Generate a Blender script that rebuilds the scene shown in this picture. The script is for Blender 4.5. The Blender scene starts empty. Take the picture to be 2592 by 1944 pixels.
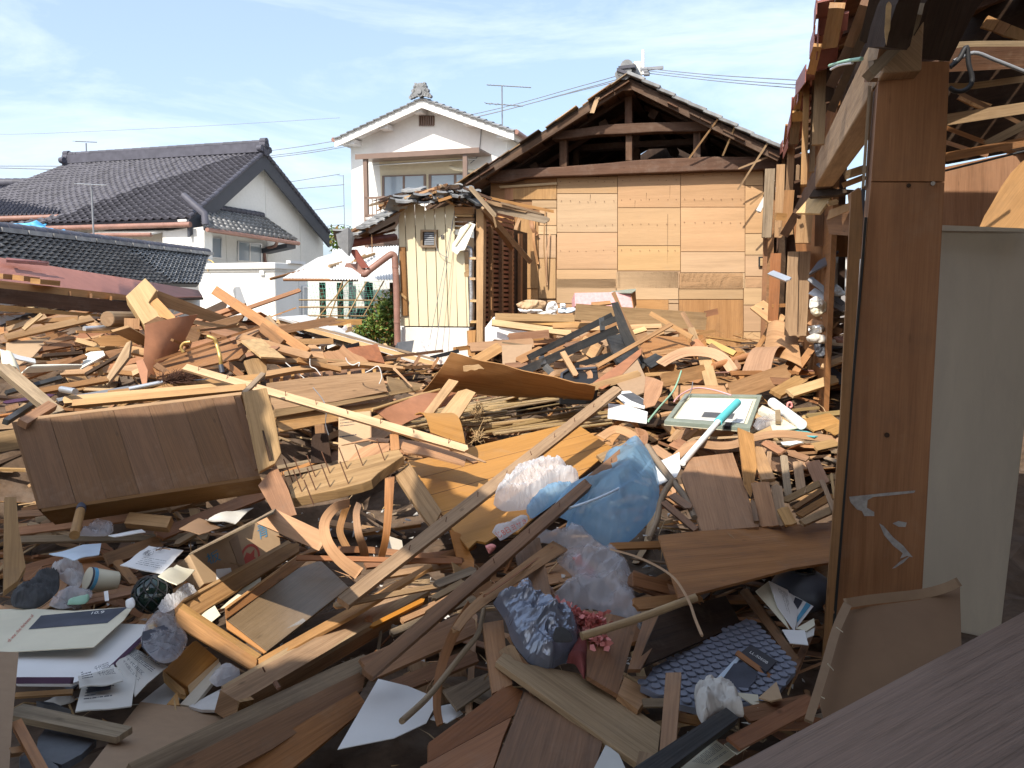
import bpy,bmesh,math,random
import numpy as np
from mathutils import Vector,Matrix,noise as mnoise
random.seed(7);np.random.seed(7)
R=math.radians
scene=bpy.context.scene
COL=scene.collection
# --- camera, sky, sun, exposure
PITCH=R(6.5);CAMZ=1.55
FPX,CX,CY=1995.6,1296.0,972.0          # focal length and centre in pixels of the 2592 x 1944 photograph
cam_d=bpy.data.cameras.new('camera');cam=bpy.data.objects.new('camera',cam_d);COL.objects.link(cam)
cam.location=(0,0,CAMZ);cam.rotation_euler=(R(90) - PITCH,0,0)
cam_d.sensor_width=36;cam_d.lens=36*FPX/2592;cam_d.clip_start=0.05;cam_d.clip_end=3000
scene.camera=cam
SUN_EL,SUN_AZ=R(46),R(27)                 # light travels forward and to the right
SDIR=Vector((math.sin(SUN_AZ)*math.cos(SUN_EL),math.cos(SUN_AZ)*math.cos(SUN_EL),-math.sin(SUN_EL)))
world=bpy.data.worlds.new('World');scene.world=world;world.use_nodes=True
nt=world.node_tree;nt.nodes.clear()
def wn(t,**k):
    n=nt.nodes.new(t)
    for a,b in k.items(): setattr(n,a,b)
    return n
out=wn('ShaderNodeOutputWorld');bg=wn('ShaderNodeBackground')
sky=wn('ShaderNodeTexSky',sky_type='NISHITA')
sky.sun_disc=False;sky.sun_elevation=SUN_EL;sky.sun_rotation=math.atan2(-SDIR.x,-SDIR.y)
sky.air_density=1.0;sky.dust_density=2.6;sky.ozone_density=1.6;sky.altitude=0
bg.inputs['Strength'].default_value=0.142
tc=wn('ShaderNodeTexCoord');mp=wn('ShaderNodeMapping');mp.inputs['Scale'].default_value=(1.6,2.2,7.0);mp.inputs['Rotation'].default_value=(0.25,0.35,0.3)
nz=wn('ShaderNodeTexNoise');nz.inputs['Scale'].default_value=1.5;nz.inputs['Detail'].default_value=9;nz.inputs['Roughness'].default_value=0.62;nz.inputs['Distortion'].default_value=0.5
rp=wn('ShaderNodeValToRGB');rp.color_ramp.elements[0].position=0.44;rp.color_ramp.elements[1].position=0.78
rp.color_ramp.elements[0].color=(0,0,0,1);rp.color_ramp.elements[1].color=(0.6,0.6,0.6,1)
mx=wn('ShaderNodeMixRGB');mx.inputs[2].default_value=(6.6,7.0,7.4,1)
hz=wn('ShaderNodeMixRGB');hz.inputs[0].default_value=0.34;hz.inputs[2].default_value=(4.3,5.4,7.0,1)
L_=nt.links.new
L_(tc.outputs['Generated'],mp.inputs['Vector']);L_(mp.outputs[0],nz.inputs['Vector']);L_(nz.outputs['Fac'],rp.inputs[0])
L_(sky.outputs[0],hz.inputs[1]);L_(hz.outputs[0],mx.inputs[1]);L_(rp.outputs[0],mx.inputs[0])
L_(mx.outputs[0],bg.inputs[0]);L_(bg.outputs[0],out.inputs[0])
sun_d=bpy.data.lights.new('sun','SUN');sun_d.energy=3.9;sun_d.angle=R(0.6);sun_d.color=(1.0,0.93,0.82)
sun=bpy.data.objects.new('sun',sun_d);COL.objects.link(sun);sun.rotation_euler=SDIR.to_track_quat('-Z','Y').to_euler();sun.location=(-20,-30,40)
vs=scene.view_settings;vs.view_transform='Standard';vs.look='None';vs.exposure=0.66;vs.gamma=1.0
scene.cycles.max_bounces=5;scene.cycles.diffuse_bounces=3;scene.cycles.glossy_bounces=2;scene.cycles.transparent_max_bounces=8;scene.cycles.caustics_reflective=False;scene.cycles.caustics_refractive=False
scene.cycles.use_denoising=True;scene.cycles.use_adaptive_sampling=True;scene.cycles.adaptive_threshold=0.015
# --- from photograph pixels to places
E1=Vector((math.cos(R(16.8)),-math.sin(R(16.8)),0));E2=Vector((math.sin(R(16.8)),math.cos(R(16.8)),0));UP=Vector((0,0,1))
CAM=Vector((0,0,CAMZ))
def UWZ(u,w,z): return E1*u+E2*w+UP*z
def ray(p):
    x=(p[0] - CX)/FPX;z=-(p[1] - CY)/FPX
    return Vector((x,math.cos(PITCH)+z*math.sin(PITCH),-math.sin(PITCH)+z*math.cos(PITCH)))
def atY(p,Y): r=ray(p);return CAM+r*(Y/r.y)
def atW(p,w): r=ray(p);return CAM+r*(w/r.dot(E2))
def atU(p,u): r=ray(p);return CAM+r*(u/r.dot(E1))
def atZ(p,z): r=ray(p);return CAM+r*((z - CAMZ)/r.z)
def atPlane(p,o,n): r=ray(p);return CAM+r*((o - CAM).dot(n)/r.dot(n))
def px(P):                                   # world ->photograph pixel
    q=P - CAM;f=q.y*math.cos(PITCH) - q.z*math.sin(PITCH);u=q.y*math.sin(PITCH)+q.z*math.cos(PITCH)
    return (CX+FPX*q.x/f,CY - FPX*u/f)
class Crop:
    def __init__(s,x0,y0,x1,w): s.x0,s.y0,s.k=x0,y0,(x1 - x0)/w
    def __call__(s,x,y): return (s.x0+x*s.k,s.y0+y*s.k)
cD=Crop(0,0,2592,2212);cA=Crop(0,300,860,2212);cB=Crop(800,100,1500,1452);cC=Crop(1200,100,2050,2212)
cE=Crop(1200,650,2200,2212);cR=Crop(1850,0,2592,2052);cT=Crop(1850,550,2592,883);cL=Crop(0,650,860,2212)
cM=Crop(600,850,1500,2212);cN=Crop(0,1200,700,1561);cO=Crop(400,1150,1200,1672);cQ=Crop(1100,1050,1800,2111)
cV=Crop(1100,1500,1900,2212);cX=Crop(1550,950,2150,1991);cY=Crop(1550,1350,2150,1676);cK=Crop(400,750,1100,2212);cJ=Crop(850,480,1400,1941)
KN=[]
for (x,y,d) in [(0,1659,2.3),(600,1659,2.25),(1200,1659,2.2),(1700,1659,2.2),(2200,1659,2.2),(0,1400,2.95),(600,1400,2.8),(1200,1400,2.75),(1700,1400,2.8),
                  (0,1200,3.75),(400,1200,3.7),(800,1200,3.5),(1200,1200,3.4),(1600,1200,3.5),(2000,1200,3.6),(0,1080,4.6),(400,1060,4.5),(900,1050,4.5),(1200,1050,4.5),(1600,1050,4.6),
                  (900,930,5.9),(1300,930,6.0),(1700,930,6.0),(1300,850,7.6),(1700,850,7.0),(1800,800,7.2),(900,820,8.0),(1200,790,8.6),(1500,790,8.3),(1700,760,8.6),
                  (1200,745,9.8),(1500,735,9.8),(1650,720,10.2),(0,850,5.4),(300,830,5.6),(560,850,5.6),(0,720,6.8),(250,700,7.0),(500,700,7.0),(700,760,7.2),(50,640,8.0),(300,650,8.0),
                  (560,690,8.4),(750,740,9.0),(1000,775,9.4),(620,740,11.0),(900,750,11.0),(1300,715,11.2),(300,690,11.5),(0,690,11.5),(1800,700,9.5),(1900,760,8.0),(2000,900,6.0)]:
    KN.append(tuple(atY(cD(x,y),d)))
KN=np.array(KN)
GX0,GX1,GY0,GY1,GN=-8.0,6.0,0.0,14.0,140
gx=np.linspace(GX0,GX1,GN);gy=np.linspace(GY0,GY1,GN);XX,YY=np.meshgrid(gx,gy)
d2=((XX[...,None] - KN[:,0])**2+(YY[...,None] - KN[:,1])**2+0.03);wgt=d2**-1.7
HF=(wgt*KN[:,2]).sum(-1)/wgt.sum(-1)
HF=HF - 0.12 - 0.07*np.clip((6.0 - YY)/1.5,0,1)
HOLES=[(tuple(atY(cK(1180,1200),5.0))[:2],0.5,0.22),(tuple(atY(cM(1130,1150),3.9))[:2],0.32,0.2),(tuple(atY(cX(1700,640),4.5))[:2],0.3,0.12),(tuple(atY(cO(560,850),3.15))[:2],0.5,0.05),(tuple(atY(cO(900,1000),2.9))[:2],0.4,0.05),(tuple(atY(cM(650,930),4.1))[:2],0.4,0.05),(tuple(atY(cM(1500,900),4.7))[:2],0.5,0.05)]
for (hx,hy),hr,hd in HOLES: HF=HF - hd*np.exp(-((XX - hx)**2+(YY - hy)**2)/hr**2)
def inhole(X,Y): return any((X - q[0])**2+(Y - q[1])**2<r_*r_ for q,r_,d_ in HOLES)
def hf(X,Y):
    a=min(max((X - GX0)/(GX1 - GX0)*(GN - 1),0),GN - 1.001);b=min(max((Y - GY0)/(GY1 - GY0)*(GN - 1),0),GN - 1.001)
    i,j=int(a),int(b);a -=i;b -=j
    return float((HF[j,i]*(1 - a)+HF[j,i+1]*a)*(1 - b)+(HF[j+1,i]*(1 - a)+HF[j+1,i+1]*a)*b)
def SF(p,dz=0.0):                            # where the line of sight meets the rubble,dz above it
    r=ray(p);r=r/r.y;Y=1.6;last=None
    while Y<13.0:
        P=CAM+r*Y
        if P.z<hf(P.x,P.y)+dz:
            lo,hi=Y - 0.08,Y
            for _ in range(8):
                m=(lo+hi)/2;P=CAM+r*m
                if P.z<hf(P.x,P.y)+dz: hi=m
                else: lo=m
            return CAM+r*hi
        Y+=0.08
    return CAM+r*11.0
def at(c,q):
    """crop point (x, y, h): h >= 0 stands h metres above the rubble, h < 0 lies at depth -h"""
    p=c(q[0],q[1])
    return atY(p,-q[2]) if q[2]<0 else SF(p,q[2])
# --- meshes
class MB:
    def __init__(s): s.v,s.f,s.uv,s.rn,s.mi,s.sm=[],[],[],[],[],[]
    def add(s,verts,faces,uvs=None,rnd=None,mi=0,smooth=False):
        b=len(s.v);rnd=random.random() if rnd is None else rnd
        s.v+=[tuple(v) for v in verts];s.rn+=[rnd]*len(verts)
        for k,f in enumerate(faces):
            s.f.append([b+i for i in f]);s.mi.append(mi);s.sm.append(smooth)
            if uvs is not None: s.uv.append(uvs[k])
            else: s.uv.append([(verts[i][0]+verts[i][1],verts[i][2]) for i in f])
    def merge(s,o,mi=0):
        b=len(s.v);s.v+=o.v;s.rn+=o.rn;s.uv+=o.uv;s.sm+=o.sm
        s.f+=[[b+i for i in f] for f in o.f];s.mi+=[mi]*len(o.f)
    def box(s,o,a,b,c,rnd=None,mi=0):
        """corner o and three edge vectors; a carries the grain"""
        o,a,b,c=map(Vector,(o,a,b,c));rnd=random.random() if rnd is None else rnd
        if a.cross(b).dot(c)<0: o=o+c;c=-c
        v=[o,o+a,o+a+b,o+b,o+c,o+a+c,o+a+b+c,o+b+c]
        f=[(3,2,1,0),(4,5,6,7),(0,1,5,4),(2,3,7,6),(1,2,6,5),(3,0,4,7)]
        la,lb,lc=a.length,b.length,c.length;ou,ov=rnd*37,rnd*91
        U=lambda x,y: (x+ou,y+ov)
        uv=[[U(0,lb),U(la,lb),U(la,0),U(0,0)],[U(0,0),U(la,0),U(la,lb),U(0,lb)],[U(0,0),U(la,0),U(la,lc),U(0,lc)],[U(la,0),U(0,0),U(0,lc),U(la,lc)],
              [U(0,0),U(0.02,0),U(0.02,lc),U(0,lc)],[U(0,0),U(0.02,0),U(0.02,lc),U(0,lc)]]
        uv[4]=[U(0,0),U(0.05,lb),U(0.05,lb+lc),U(0,lc)];uv[5]=uv[4]
        s.add(v,f,uv,rnd,mi);return s
    def strip(s,cs,ws,ns,th,jag0=0.0,jag1=0.0,rnd=None,mi=0,smooth=False,teeth=None):
        """board or ribbon: centres, half-width vectors, normals; back side th behind the front"""
        rnd=random.random() if rnd is None else rnd;m=len(cs);V=[];F=[];UV=[]
        L=[0.0]
        for i in range(1,m): L.append(L[-1]+(cs[i] - cs[i - 1]).length)
        ou,ov=rnd*37,rnd*91
        for i in range(m):
            l,r=cs[i] - ws[i],cs[i]+ws[i];n=ns[i]*th
            V+=[l,r,l - n,r - n,l,l - n,r,r - n]
        wl=[w.length for w in ws]
        for i in range(m - 1):
            a,b=8*i,8*i+8;u0,u1=L[i]+ou,L[i+1]+ou;w0,w1=wl[i],wl[i+1]
            F.append((a,a+1,b+1,b));UV.append([(u0,ov - w0),(u0,ov+w0),(u1,ov+w1),(u1,ov - w1)])
            F.append((a+2,b+2,b+3,a+3));UV.append([(u0,ov - w0+3),(u1,ov - w1+3),(u1,ov+w1+3),(u0,ov+w0+3)])
            F.append((a+4,b+4,b+5,a+5));UV.append([(u0,ov+5),(u1,ov+5),(u1,ov+5+th),(u0,ov+5+th)])
            F.append((a+6,a+7,b+7,b+6));UV.append([(u0,ov+7),(u0,ov+7+th),(u1,ov+7+th),(u1,ov+7)])
        for end,jag in ((0,jag0),(m - 1,jag1)):
            a=8*end;ax=(cs[0] - cs[1]).normalized() if end==0 else (cs[-1] - cs[-2]).normalized();n=ns[end]*th
            if jag<=0:
                k0=len(V);V+=[V[a],V[a+2],V[a+3],V[a+1]];F.append((k0,k0+1,k0+2,k0+3));UV.append([(ou,ov),(ou+th,ov),(ou+th,ov+wl[end]),(ou,ov+wl[end])])
            else:
                k=teeth or max(3,min(9,int(wl[end]*2/0.018)));b=len(V)
                for t in range(k):
                    fr=(t+0.5)/k;dd=jag*(0.1+0.9*random.random()**1.6)*(1 if t % 2 else 0.45)
                    P=cs[end] - ws[end]+ws[end]*2*fr+ax*dd;V+=[P,P - n*(0.6+0.4*random.random())]
                tp=[a]+[b+2*t for t in range(k)]+[a+1];bt=[a+2]+[b+2*t+1 for t in range(k)]+[a+3]
                e=L[end]+ou;u_=lambda j: (e+(jag*0.5 if 0<j<k+1 else 0),ov - wl[end]+2*wl[end]*j/(k+1))
                F.append(tuple(tp));UV.append([u_(j) for j in range(k+2)]);F.append(tuple(reversed(bt)));UV.append([u_(k+1 - j) for j in range(k+2)])
                for j in range(k+1):
                    F.append((tp[j],bt[j],bt[j+1],tp[j+1]));UV.append([u_(j),u_(j),u_(j+1),u_(j+1)])
        s.add(V,F,UV,rnd,mi,smooth);return s
    def prism(s,pts,n,th,grain=None,rnd=None,mi=0):
        """planar outline extruded by th against n"""
        rnd=random.random() if rnd is None else rnd;k=len(pts);n=n.normalized()
        ar=sum(((pts[i] - pts[0]).cross(pts[(i+1) % k] - pts[0]) for i in range(1,k - 1)),Vector()).dot(n)
        if ar<0: pts=pts[::-1]
        g=(grain or (pts[1] - pts[0])).normalized();h=n.cross(g).normalized();ou,ov=rnd*37,rnd*91;o=pts[0]
        uv=[((p - o).dot(g)+ou,(p - o).dot(h)+ov) for p in pts]
        V=list(pts)+[p - n*th for p in pts];F=[tuple(range(k)),tuple(range(2*k - 1,k - 1,-1))];UV=[uv,[uv[i] for i in range(k - 1,-1,-1)]]
        for i in range(k):
            j=(i+1) % k;F.append((i,k+i,k+j,j));UV.append([uv[i],(uv[i][0],uv[i][1]+th),(uv[j][0],uv[j][1]+th),uv[j]])
        s.add(V,F,UV,rnd,mi);return s
    def tube(s,pts,r,seg=8,rnd=None,mi=0,cap=True,r1=None,smooth=True):
        rnd=random.random() if rnd is None else rnd;pts=[Vector(p) for p in pts];m=len(pts);V=[];F=[];UV=[];L=0;ou=rnd*37
        t0=(pts[1] - pts[0]).normalized();a=t0.orthogonal().normalized()
        for i in range(m):
            t=(pts[min(i+1,m - 1)] - pts[max(i - 1,0)]).normalized();a=(a - t*a.dot(t)).normalized();b=t.cross(a)
            rr=r if r1 is None else r+(r1 - r)*i/(m - 1)
            for k in range(seg): V.append(pts[i]+(a*math.cos(2*math.pi*k/seg)+b*math.sin(2*math.pi*k/seg))*rr)
            if i:
                l0=L;L+=(pts[i] - pts[i - 1]).length;p,q=(i - 1)*seg,i*seg;w=2*math.pi*r/seg
                for k in range(seg):
                    k2=(k+1) % seg;F.append((p+k,p+k2,q+k2,q+k));UV.append([(l0+ou,k*w),(l0+ou,(k+1)*w),(L+ou,(k+1)*w),(L+ou,k*w)])
        if cap:
            k0=len(V);V+=V[:seg]+V[(m - 1)*seg:m*seg];F.append(tuple(range(k0+seg - 1,k0 - 1,-1)));UV.append([(ou+math.cos(i)*r,math.sin(i)*r) for i in range(seg)])
            F.append(tuple(range(k0+seg,k0+2*seg)));UV.append([(ou+math.cos(i)*r,math.sin(i)*r) for i in range(seg)])
        s.add(V,F,UV,rnd,mi,smooth);return s
    def grid(s,P,th=None,mi=0,smooth=True,rnd=None,closed=False):
        """P[i][j] points; th: thickness against the normal (du x dv)"""
        rnd=random.random() if rnd is None else rnd;n,m=len(P),len(P[0]);V=[p for row in P for p in row];F=[];UV=[];ou,ov=rnd*37,rnd*91
        lu=[0];lv=[0]
        for i in range(1,n): lu.append(lu[-1]+(P[i][m//2] - P[i - 1][m//2]).length)
        for j in range(1,m): lv.append(lv[-1]+(P[n//2][j] - P[n//2][j - 1]).length)
        q=lambda i,j: (lu[i]+ou,lv[j]+ov)
        for i in range(n - 1):
            for j in range(m - 1):
                F.append((i*m+j,(i+1)*m+j,(i+1)*m+j+1,i*m+j+1));UV.append([q(i,j),q(i+1,j),q(i+1,j+1),q(i,j+1)])
        if th:
            N=[None]*(n*m)
            for i in range(n):
                for j in range(m):
                    du=P[min(i+1,n - 1)][j] - P[max(i - 1,0)][j];dv=P[i][min(j+1,m - 1)] - P[i][max(j - 1,0)]
                    N[i*m+j]=du.cross(dv).normalized() if du.cross(dv).length>1e-12 else Vector((0,0,1))
            b=n*m;V+=[V[k] - N[k]*th for k in range(b)]
            for k in range(len(F)): F.append(tuple(b+i for i in reversed(F[k])));UV.append(list(reversed(UV[k])))
            ring=[j for j in range(m)]+[i*m+m - 1 for i in range(1,n)]+[(n - 1)*m+j for j in range(m - 2,-1,-1)]+[i*m for i in range(n - 2,0,-1)]
            for k in range(len(ring)):
                a,c=ring[k],ring[(k+1) % len(ring)];k0=len(V);V+=[V[a],V[c],V[b+c],V[b+a]];F.append((k0,k0+1,k0+2,k0+3));UV.append([q(a//m,a % m),q(c//m,c % m),(q(c//m,c % m)[0],q(c//m,c % m)[1]+th),(q(a//m,a % m)[0],q(a//m,a % m)[1]+th)])
        s.add(V,F,UV,rnd,mi,smooth);return s
def mesh_of(mb,name,mats):
    me=bpy.data.meshes.new(name);v=np.array(mb.v,dtype=np.float64);c=(v.min(0)+v.max(0))/2;c[2]=v[:,2].min()
    me.from_pydata((v - c).tolist(),[],mb.f)
    uvl=me.uv_layers.new(name='UVMap');flat=[x for f in mb.uv for p in f for x in p];uvl.data.foreach_set('uv',flat)
    at_=me.attributes.new('rnd','FLOAT','POINT');at_.data.foreach_set('value',mb.rn)
    for m in (mats if isinstance(mats,(list,tuple)) else [mats]): me.materials.append(m)
    me.polygons.foreach_set('material_index',mb.mi);me.polygons.foreach_set('use_smooth',mb.sm);me.update()
    return me,Vector(c)
def wloc(o):
    p=Vector()
    while o is not None: p=p+o.location;o=o.parent
    return p
def mk(name,mb,mats,parent=None,label=None,cat=None,group=None,kind=None,bevel=0):
    me,c=mesh_of(mb,name,mats);o=bpy.data.objects.new(name,me);COL.objects.link(o);o.parent=parent
    o.location=c - (wloc(parent) if parent else Vector())
    if label: o['label']=label
    if cat: o['category']=cat
    if group: o['group']=group
    if kind: o['kind']=kind
    if bevel:
        b=o.modifiers.new('bevel','BEVEL');b.width=bevel;b.segments=2;b.limit_method='ANGLE';b.angle_limit=R(50);b.harden_normals=False
    return o
def thing(name,loc,label,cat,group=None):
    o=bpy.data.objects.new(name,None);COL.objects.link(o);o.location=loc;o.empty_display_size=0.1;o['label']=label;o['category']=cat
    if group: o['group']=group
    return o
# --- materials
MAT={}
class NB:
    def __init__(s,name,rough=0.6,metal=0.0,spec=0.4):
        s.m=bpy.data.materials.new(name);s.m.use_nodes=True;s.t=s.m.node_tree;s.p=s.t.nodes['Principled BSDF']
        s.p.inputs['Roughness'].default_value=rough;s.p.inputs['Metallic'].default_value=metal;s.p.inputs['Specular IOR Level'].default_value=spec;MAT[name]=s.m
    def n(s,t,**k):
        n=s.t.nodes.new(t)
        for a,b in k.items(): setattr(n,a,b)
        return n
    def l(s,a,b): s.t.links.new(a,b)
    def math(s,op,a,b=None):
        n=s.n('ShaderNodeMath',operation=op)
        for i,x in enumerate((a,b)):
            if x is None: continue
            if isinstance(x,(int,float)): n.inputs[i].default_value=x
            else: s.l(x,n.inputs[i])
        return n.outputs[0]
    def noise(s,vec,scale,detail=4,rough=0.6,dist=0):
        n=s.n('ShaderNodeTexNoise');n.inputs['Scale'].default_value=scale;n.inputs['Detail'].default_value=detail;n.inputs['Roughness'].default_value=rough;n.inputs['Distortion'].default_value=dist
        if vec is not None: s.l(vec,n.inputs['Vector'])
        return n.outputs['Fac']
    def ramp(s,fac,stops):
        n=s.n('ShaderNodeValToRGB');e=n.color_ramp.elements
        while len(e)<len(stops): e.new(0.5)
        for k,(p,c) in enumerate(stops): e[k].position=p;e[k].color=(*c,1) if len(c)==3 else c
        s.l(fac,n.inputs[0]);return n.outputs[0]
    def mix(s,f,a,b,bt='MIX'):
        n=s.n('ShaderNodeMixRGB',blend_type=bt)
        for i,x in enumerate((f,a,b)):
            if isinstance(x,(int,float)): n.inputs[i].default_value=x
            elif isinstance(x,tuple): n.inputs[i].default_value=(*x,1)
            else: s.l(x,n.inputs[i])
        return n.outputs[0]
    def bump(s,h,st=0.3,dist=0.01):
        n=s.n('ShaderNodeBump');n.inputs['Strength'].default_value=st;n.inputs['Distance'].default_value=dist;s.l(h,n.inputs['Height']);s.l(n.outputs[0],s.p.inputs['Normal'])
    def scaled_uv(s,su,sv):
        uv=s.n('ShaderNodeUVMap',uv_map='UVMap');m=s.n('ShaderNodeMapping');m.inputs['Scale'].default_value=(su,sv,1);s.l(uv.outputs[0],m.inputs[0]);return m.outputs[0]
    def obj(s,sc=(1,1,1)):
        t=s.n('ShaderNodeTexCoord');m=s.n('ShaderNodeMapping');m.inputs['Scale'].default_value=sc;s.l(t.outputs['Object'],m.inputs[0]);return m.outputs[0]
    def rnd(s): a=s.n('ShaderNodeAttribute',attribute_name='rnd');return a.outputs['Fac']
def wood(name,dark,light,rough=0.62,gr=1.0,stain=0.35,var=0.35,dirt=(0.10,0.07,0.05),spec=0.3):
    dark=(dark[0]*.80,dark[1]*.78,dark[2]*.68);light=(light[0],light[1]*.98,light[2]*.90)
    b=NB(name,rough,0,spec)
    g=b.noise(b.scaled_uv(1.1*gr,24*gr),1.0,4,0.7,0.5);g2=b.noise(b.scaled_uv(0.8*gr,5.5*gr),1.0,2,0.5)
    fine=b.noise(b.scaled_uv(5,150),1.0,1,0.6)
    f=b.math('ADD',b.math('MULTIPLY',g,0.6),b.math('MULTIPLY',g2,0.4))
    mid=tuple((x*0.4+y*0.6) for x,y in zip(dark,light))
    c=b.ramp(f,[(0.32,dark),(0.46,mid),(0.62,light)])
    c=b.mix(b.math('MULTIPLY',b.ramp(fine,[(0.42,(0,0,0)),(0.66,(1,1,1))]),0.08+stain*0.4),c,tuple(x*0.45 for x in dark))
    streak=b.ramp(b.noise(b.scaled_uv(0.9,7),1.2,3,0.75),[(0.54,(0,0,0)),(0.70,(1,1,1))])
    blot=b.ramp(b.noise(b.scaled_uv(2.6,3.4),1.4,4,0.75),[(0.50,(0,0,0)),(0.74,(1,1,1))])
    c=b.mix(b.math('MULTIPLY',blot,stain),c,dirt);c=b.mix(b.math('MULTIPLY',streak,stain*0.9),c,tuple(x*0.6 for x in dark))
    spk=b.n('ShaderNodeTexVoronoi');b.l(b.scaled_uv(4.0,11.0),spk.inputs['Vector']);spk.inputs['Scale'].default_value=1.0
    c=b.mix(b.math('MULTIPLY',b.ramp(spk.outputs['Distance'],[(0.03,(1,1,1)),(0.10,(0,0,0))]),min(0.5,stain*1.4)),c,tuple(x*0.35 for x in dark))
    dust=b.ramp(b.noise(b.obj(),5.0,4,0.75),[(0.55,(0,0,0)),(0.8,(1,1,1))]);c=b.mix(b.math('MULTIPLY',dust,0.17),c,(0.36,0.29,0.22))
    r=b.rnd();hs=b.n('ShaderNodeHueSaturation');b.l(c,hs.inputs['Color'])
    b.l(b.math('ADD',1.0 - var*0.5,b.math('MULTIPLY',r,var)),hs.inputs['Value'])
    b.l(b.math('ADD',0.495,b.math('MULTIPLY',b.math('FRACT',b.math('MULTIPLY',r,7.3)),0.012)),hs.inputs['Hue'])
    b.l(b.math('ADD',0.92,b.math('MULTIPLY',b.math('FRACT',b.math('MULTIPLY',r,13.7)),0.20)),hs.inputs['Saturation'])
    b.l(hs.outputs[0],b.p.inputs['Base Color'])
    b.bump(b.math('ADD',b.math('MULTIPLY',g,0.8),b.math('MULTIPLY',fine,0.6)),0.5,0.004)
    b.l(b.math('ADD',rough - 0.10,b.math('MULTIPLY',g2,0.3)),b.p.inputs['Roughness']);return b.m
wood('pine',(0.33,0.18,0.085),(0.48,0.285,0.145),0.6,1.0,0.3)
wood('pale',(0.44,0.28,0.15),(0.59,0.41,0.24),0.6,1.0,0.2)
wood('ply',(0.34,0.175,0.085),(0.47,0.27,0.14),0.62,0.8,0.28,0.3)
wood('wallply',(0.475,0.315,0.20),(0.51,0.338,0.21),0.62,0.5,0.07,0.22,(0.38,0.22,0.13))
wood('lauan',(0.28,0.135,0.07),(0.41,0.215,0.115),0.6,0.9,0.3)
wood('redwood',(0.225,0.10,0.052),(0.35,0.17,0.09),0.55,0.9,0.3)
wood('veneer',(0.36,0.20,0.115),(0.50,0.30,0.175),0.62,1.3,0.16,0.3)
wood('orange',(0.44,0.20,0.06),(0.50,0.24,0.08),0.5,0.8,0.08,0.12,spec=0.25)
wood('brown',(0.165,0.083,0.042),(0.285,0.15,0.077),0.6,0.8,0.35)
wood('oldbeam',(0.045,0.022,0.014),(0.12,0.066,0.043),0.7,0.7,0.3,0.3,(0.19,0.145,0.115))
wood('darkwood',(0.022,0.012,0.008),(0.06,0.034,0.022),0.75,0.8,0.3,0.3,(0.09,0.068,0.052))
wood('grey',(0.17,0.12,0.083),(0.35,0.265,0.19),0.8,1.1,0.4,0.3,(0.13,0.10,0.08))
wood('weather',(0.25,0.15,0.083),(0.43,0.285,0.17),0.75,0.9,0.4,0.3,(0.17,0.11,0.07))
wood('boxwood',(0.12,0.058,0.026),(0.175,0.09,0.042),0.62,0.6,0.3,0.12,(0.08,0.045,0.025))
wood('bamboo',(0.24,0.16,0.085),(0.42,0.30,0.17),0.55,0.9,0.45,0.4,(0.16,0.11,0.07))
wood('postply',(0.28,0.128,0.07),(0.385,0.19,0.106),0.5,0.55,0.25,0.1)
wood('laminate',(0.12,0.082,0.073),(0.27,0.19,0.165),0.5,4.5,0.1,0.05,(0.2,0.15,0.15),spec=0.35)
wood('blackwood',(0.016,0.017,0.021),(0.05,0.052,0.058),0.45,1.0,0.35,0.15,(0.12,0.10,0.085))
wood('traytop',(0.14,0.098,0.062),(0.20,0.145,0.092),0.3,0.4,0.3,0.05,(0.28,0.21,0.14),spec=0.6)
def plain(name,col,rough=0.6,metal=0.0,spec=0.4,nscale=6.0,amt=0.25,bump=0.0,dirt=None,dscale=2.0,damt=0.4,var=0.0,osc=(1,1,1)):
    b=NB(name,rough,metal,spec);o=b.obj(osc)
    nf=b.noise(o,nscale,6,0.65);c=b.ramp(nf,[(0.3,tuple(x*(1 - amt) for x in col)),(0.7,tuple(min(1,x*(1+amt*0.4)) for x in col))])
    if dirt: c=b.mix(b.math('MULTIPLY',b.ramp(b.noise(o,dscale,8,0.72,0.4),[(0.48,(0,0,0)),(0.72,(1,1,1))]),damt),c,dirt)
    if var:
        hs=b.n('ShaderNodeHueSaturation');b.l(c,hs.inputs['Color']);b.l(b.math('ADD',1 - var/2,b.math('MULTIPLY',b.rnd(),var)),hs.inputs['Value']);c=hs.outputs[0]
    b.l(c,b.p.inputs['Base Color'])
    if bump: b.bump(nf,bump,0.01)
    return b.m
plain('stucco',(0.78,0.77,0.73),0.9,nscale=14,amt=0.06,bump=0.1,dirt=(0.55,0.53,0.48),dscale=0.7,damt=0.22)
plain('whitewall',(0.84,0.83,0.79),0.9,nscale=9,amt=0.05,bump=0.1,dirt=(0.6,0.58,0.53),dscale=0.6,damt=0.2)
plain('cream',(0.74,0.66,0.48),0.8,nscale=8,amt=0.06)
plain('siding',(0.66,0.575,0.385),0.5,nscale=3,amt=0.06,dirt=(0.45,0.38,0.25),dscale=2.2,damt=0.18)
plain('sidingwhite',(0.80,0.78,0.68),0.55,nscale=5,amt=0.08,dirt=(0.5,0.45,0.36),dscale=4,damt=0.25)
plain('concrete',(0.70,0.68,0.63),0.9,nscale=9,amt=0.12,bump=0.15,dirt=(0.42,0.40,0.35),dscale=1.6,damt=0.4)
plain('prefab',(0.82,0.81,0.76),0.55,nscale=2,amt=0.04,dirt=(0.6,0.57,0.5),dscale=1.2,damt=0.15)
plain('kawara',(0.085,0.084,0.105),0.55,spec=0.3,nscale=5,amt=0.3,var=0.35)
plain('kawaraold',(0.30,0.295,0.29),0.55,nscale=7,amt=0.45,dirt=(0.36,0.34,0.31),dscale=5,damt=0.5,var=0.5)
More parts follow.
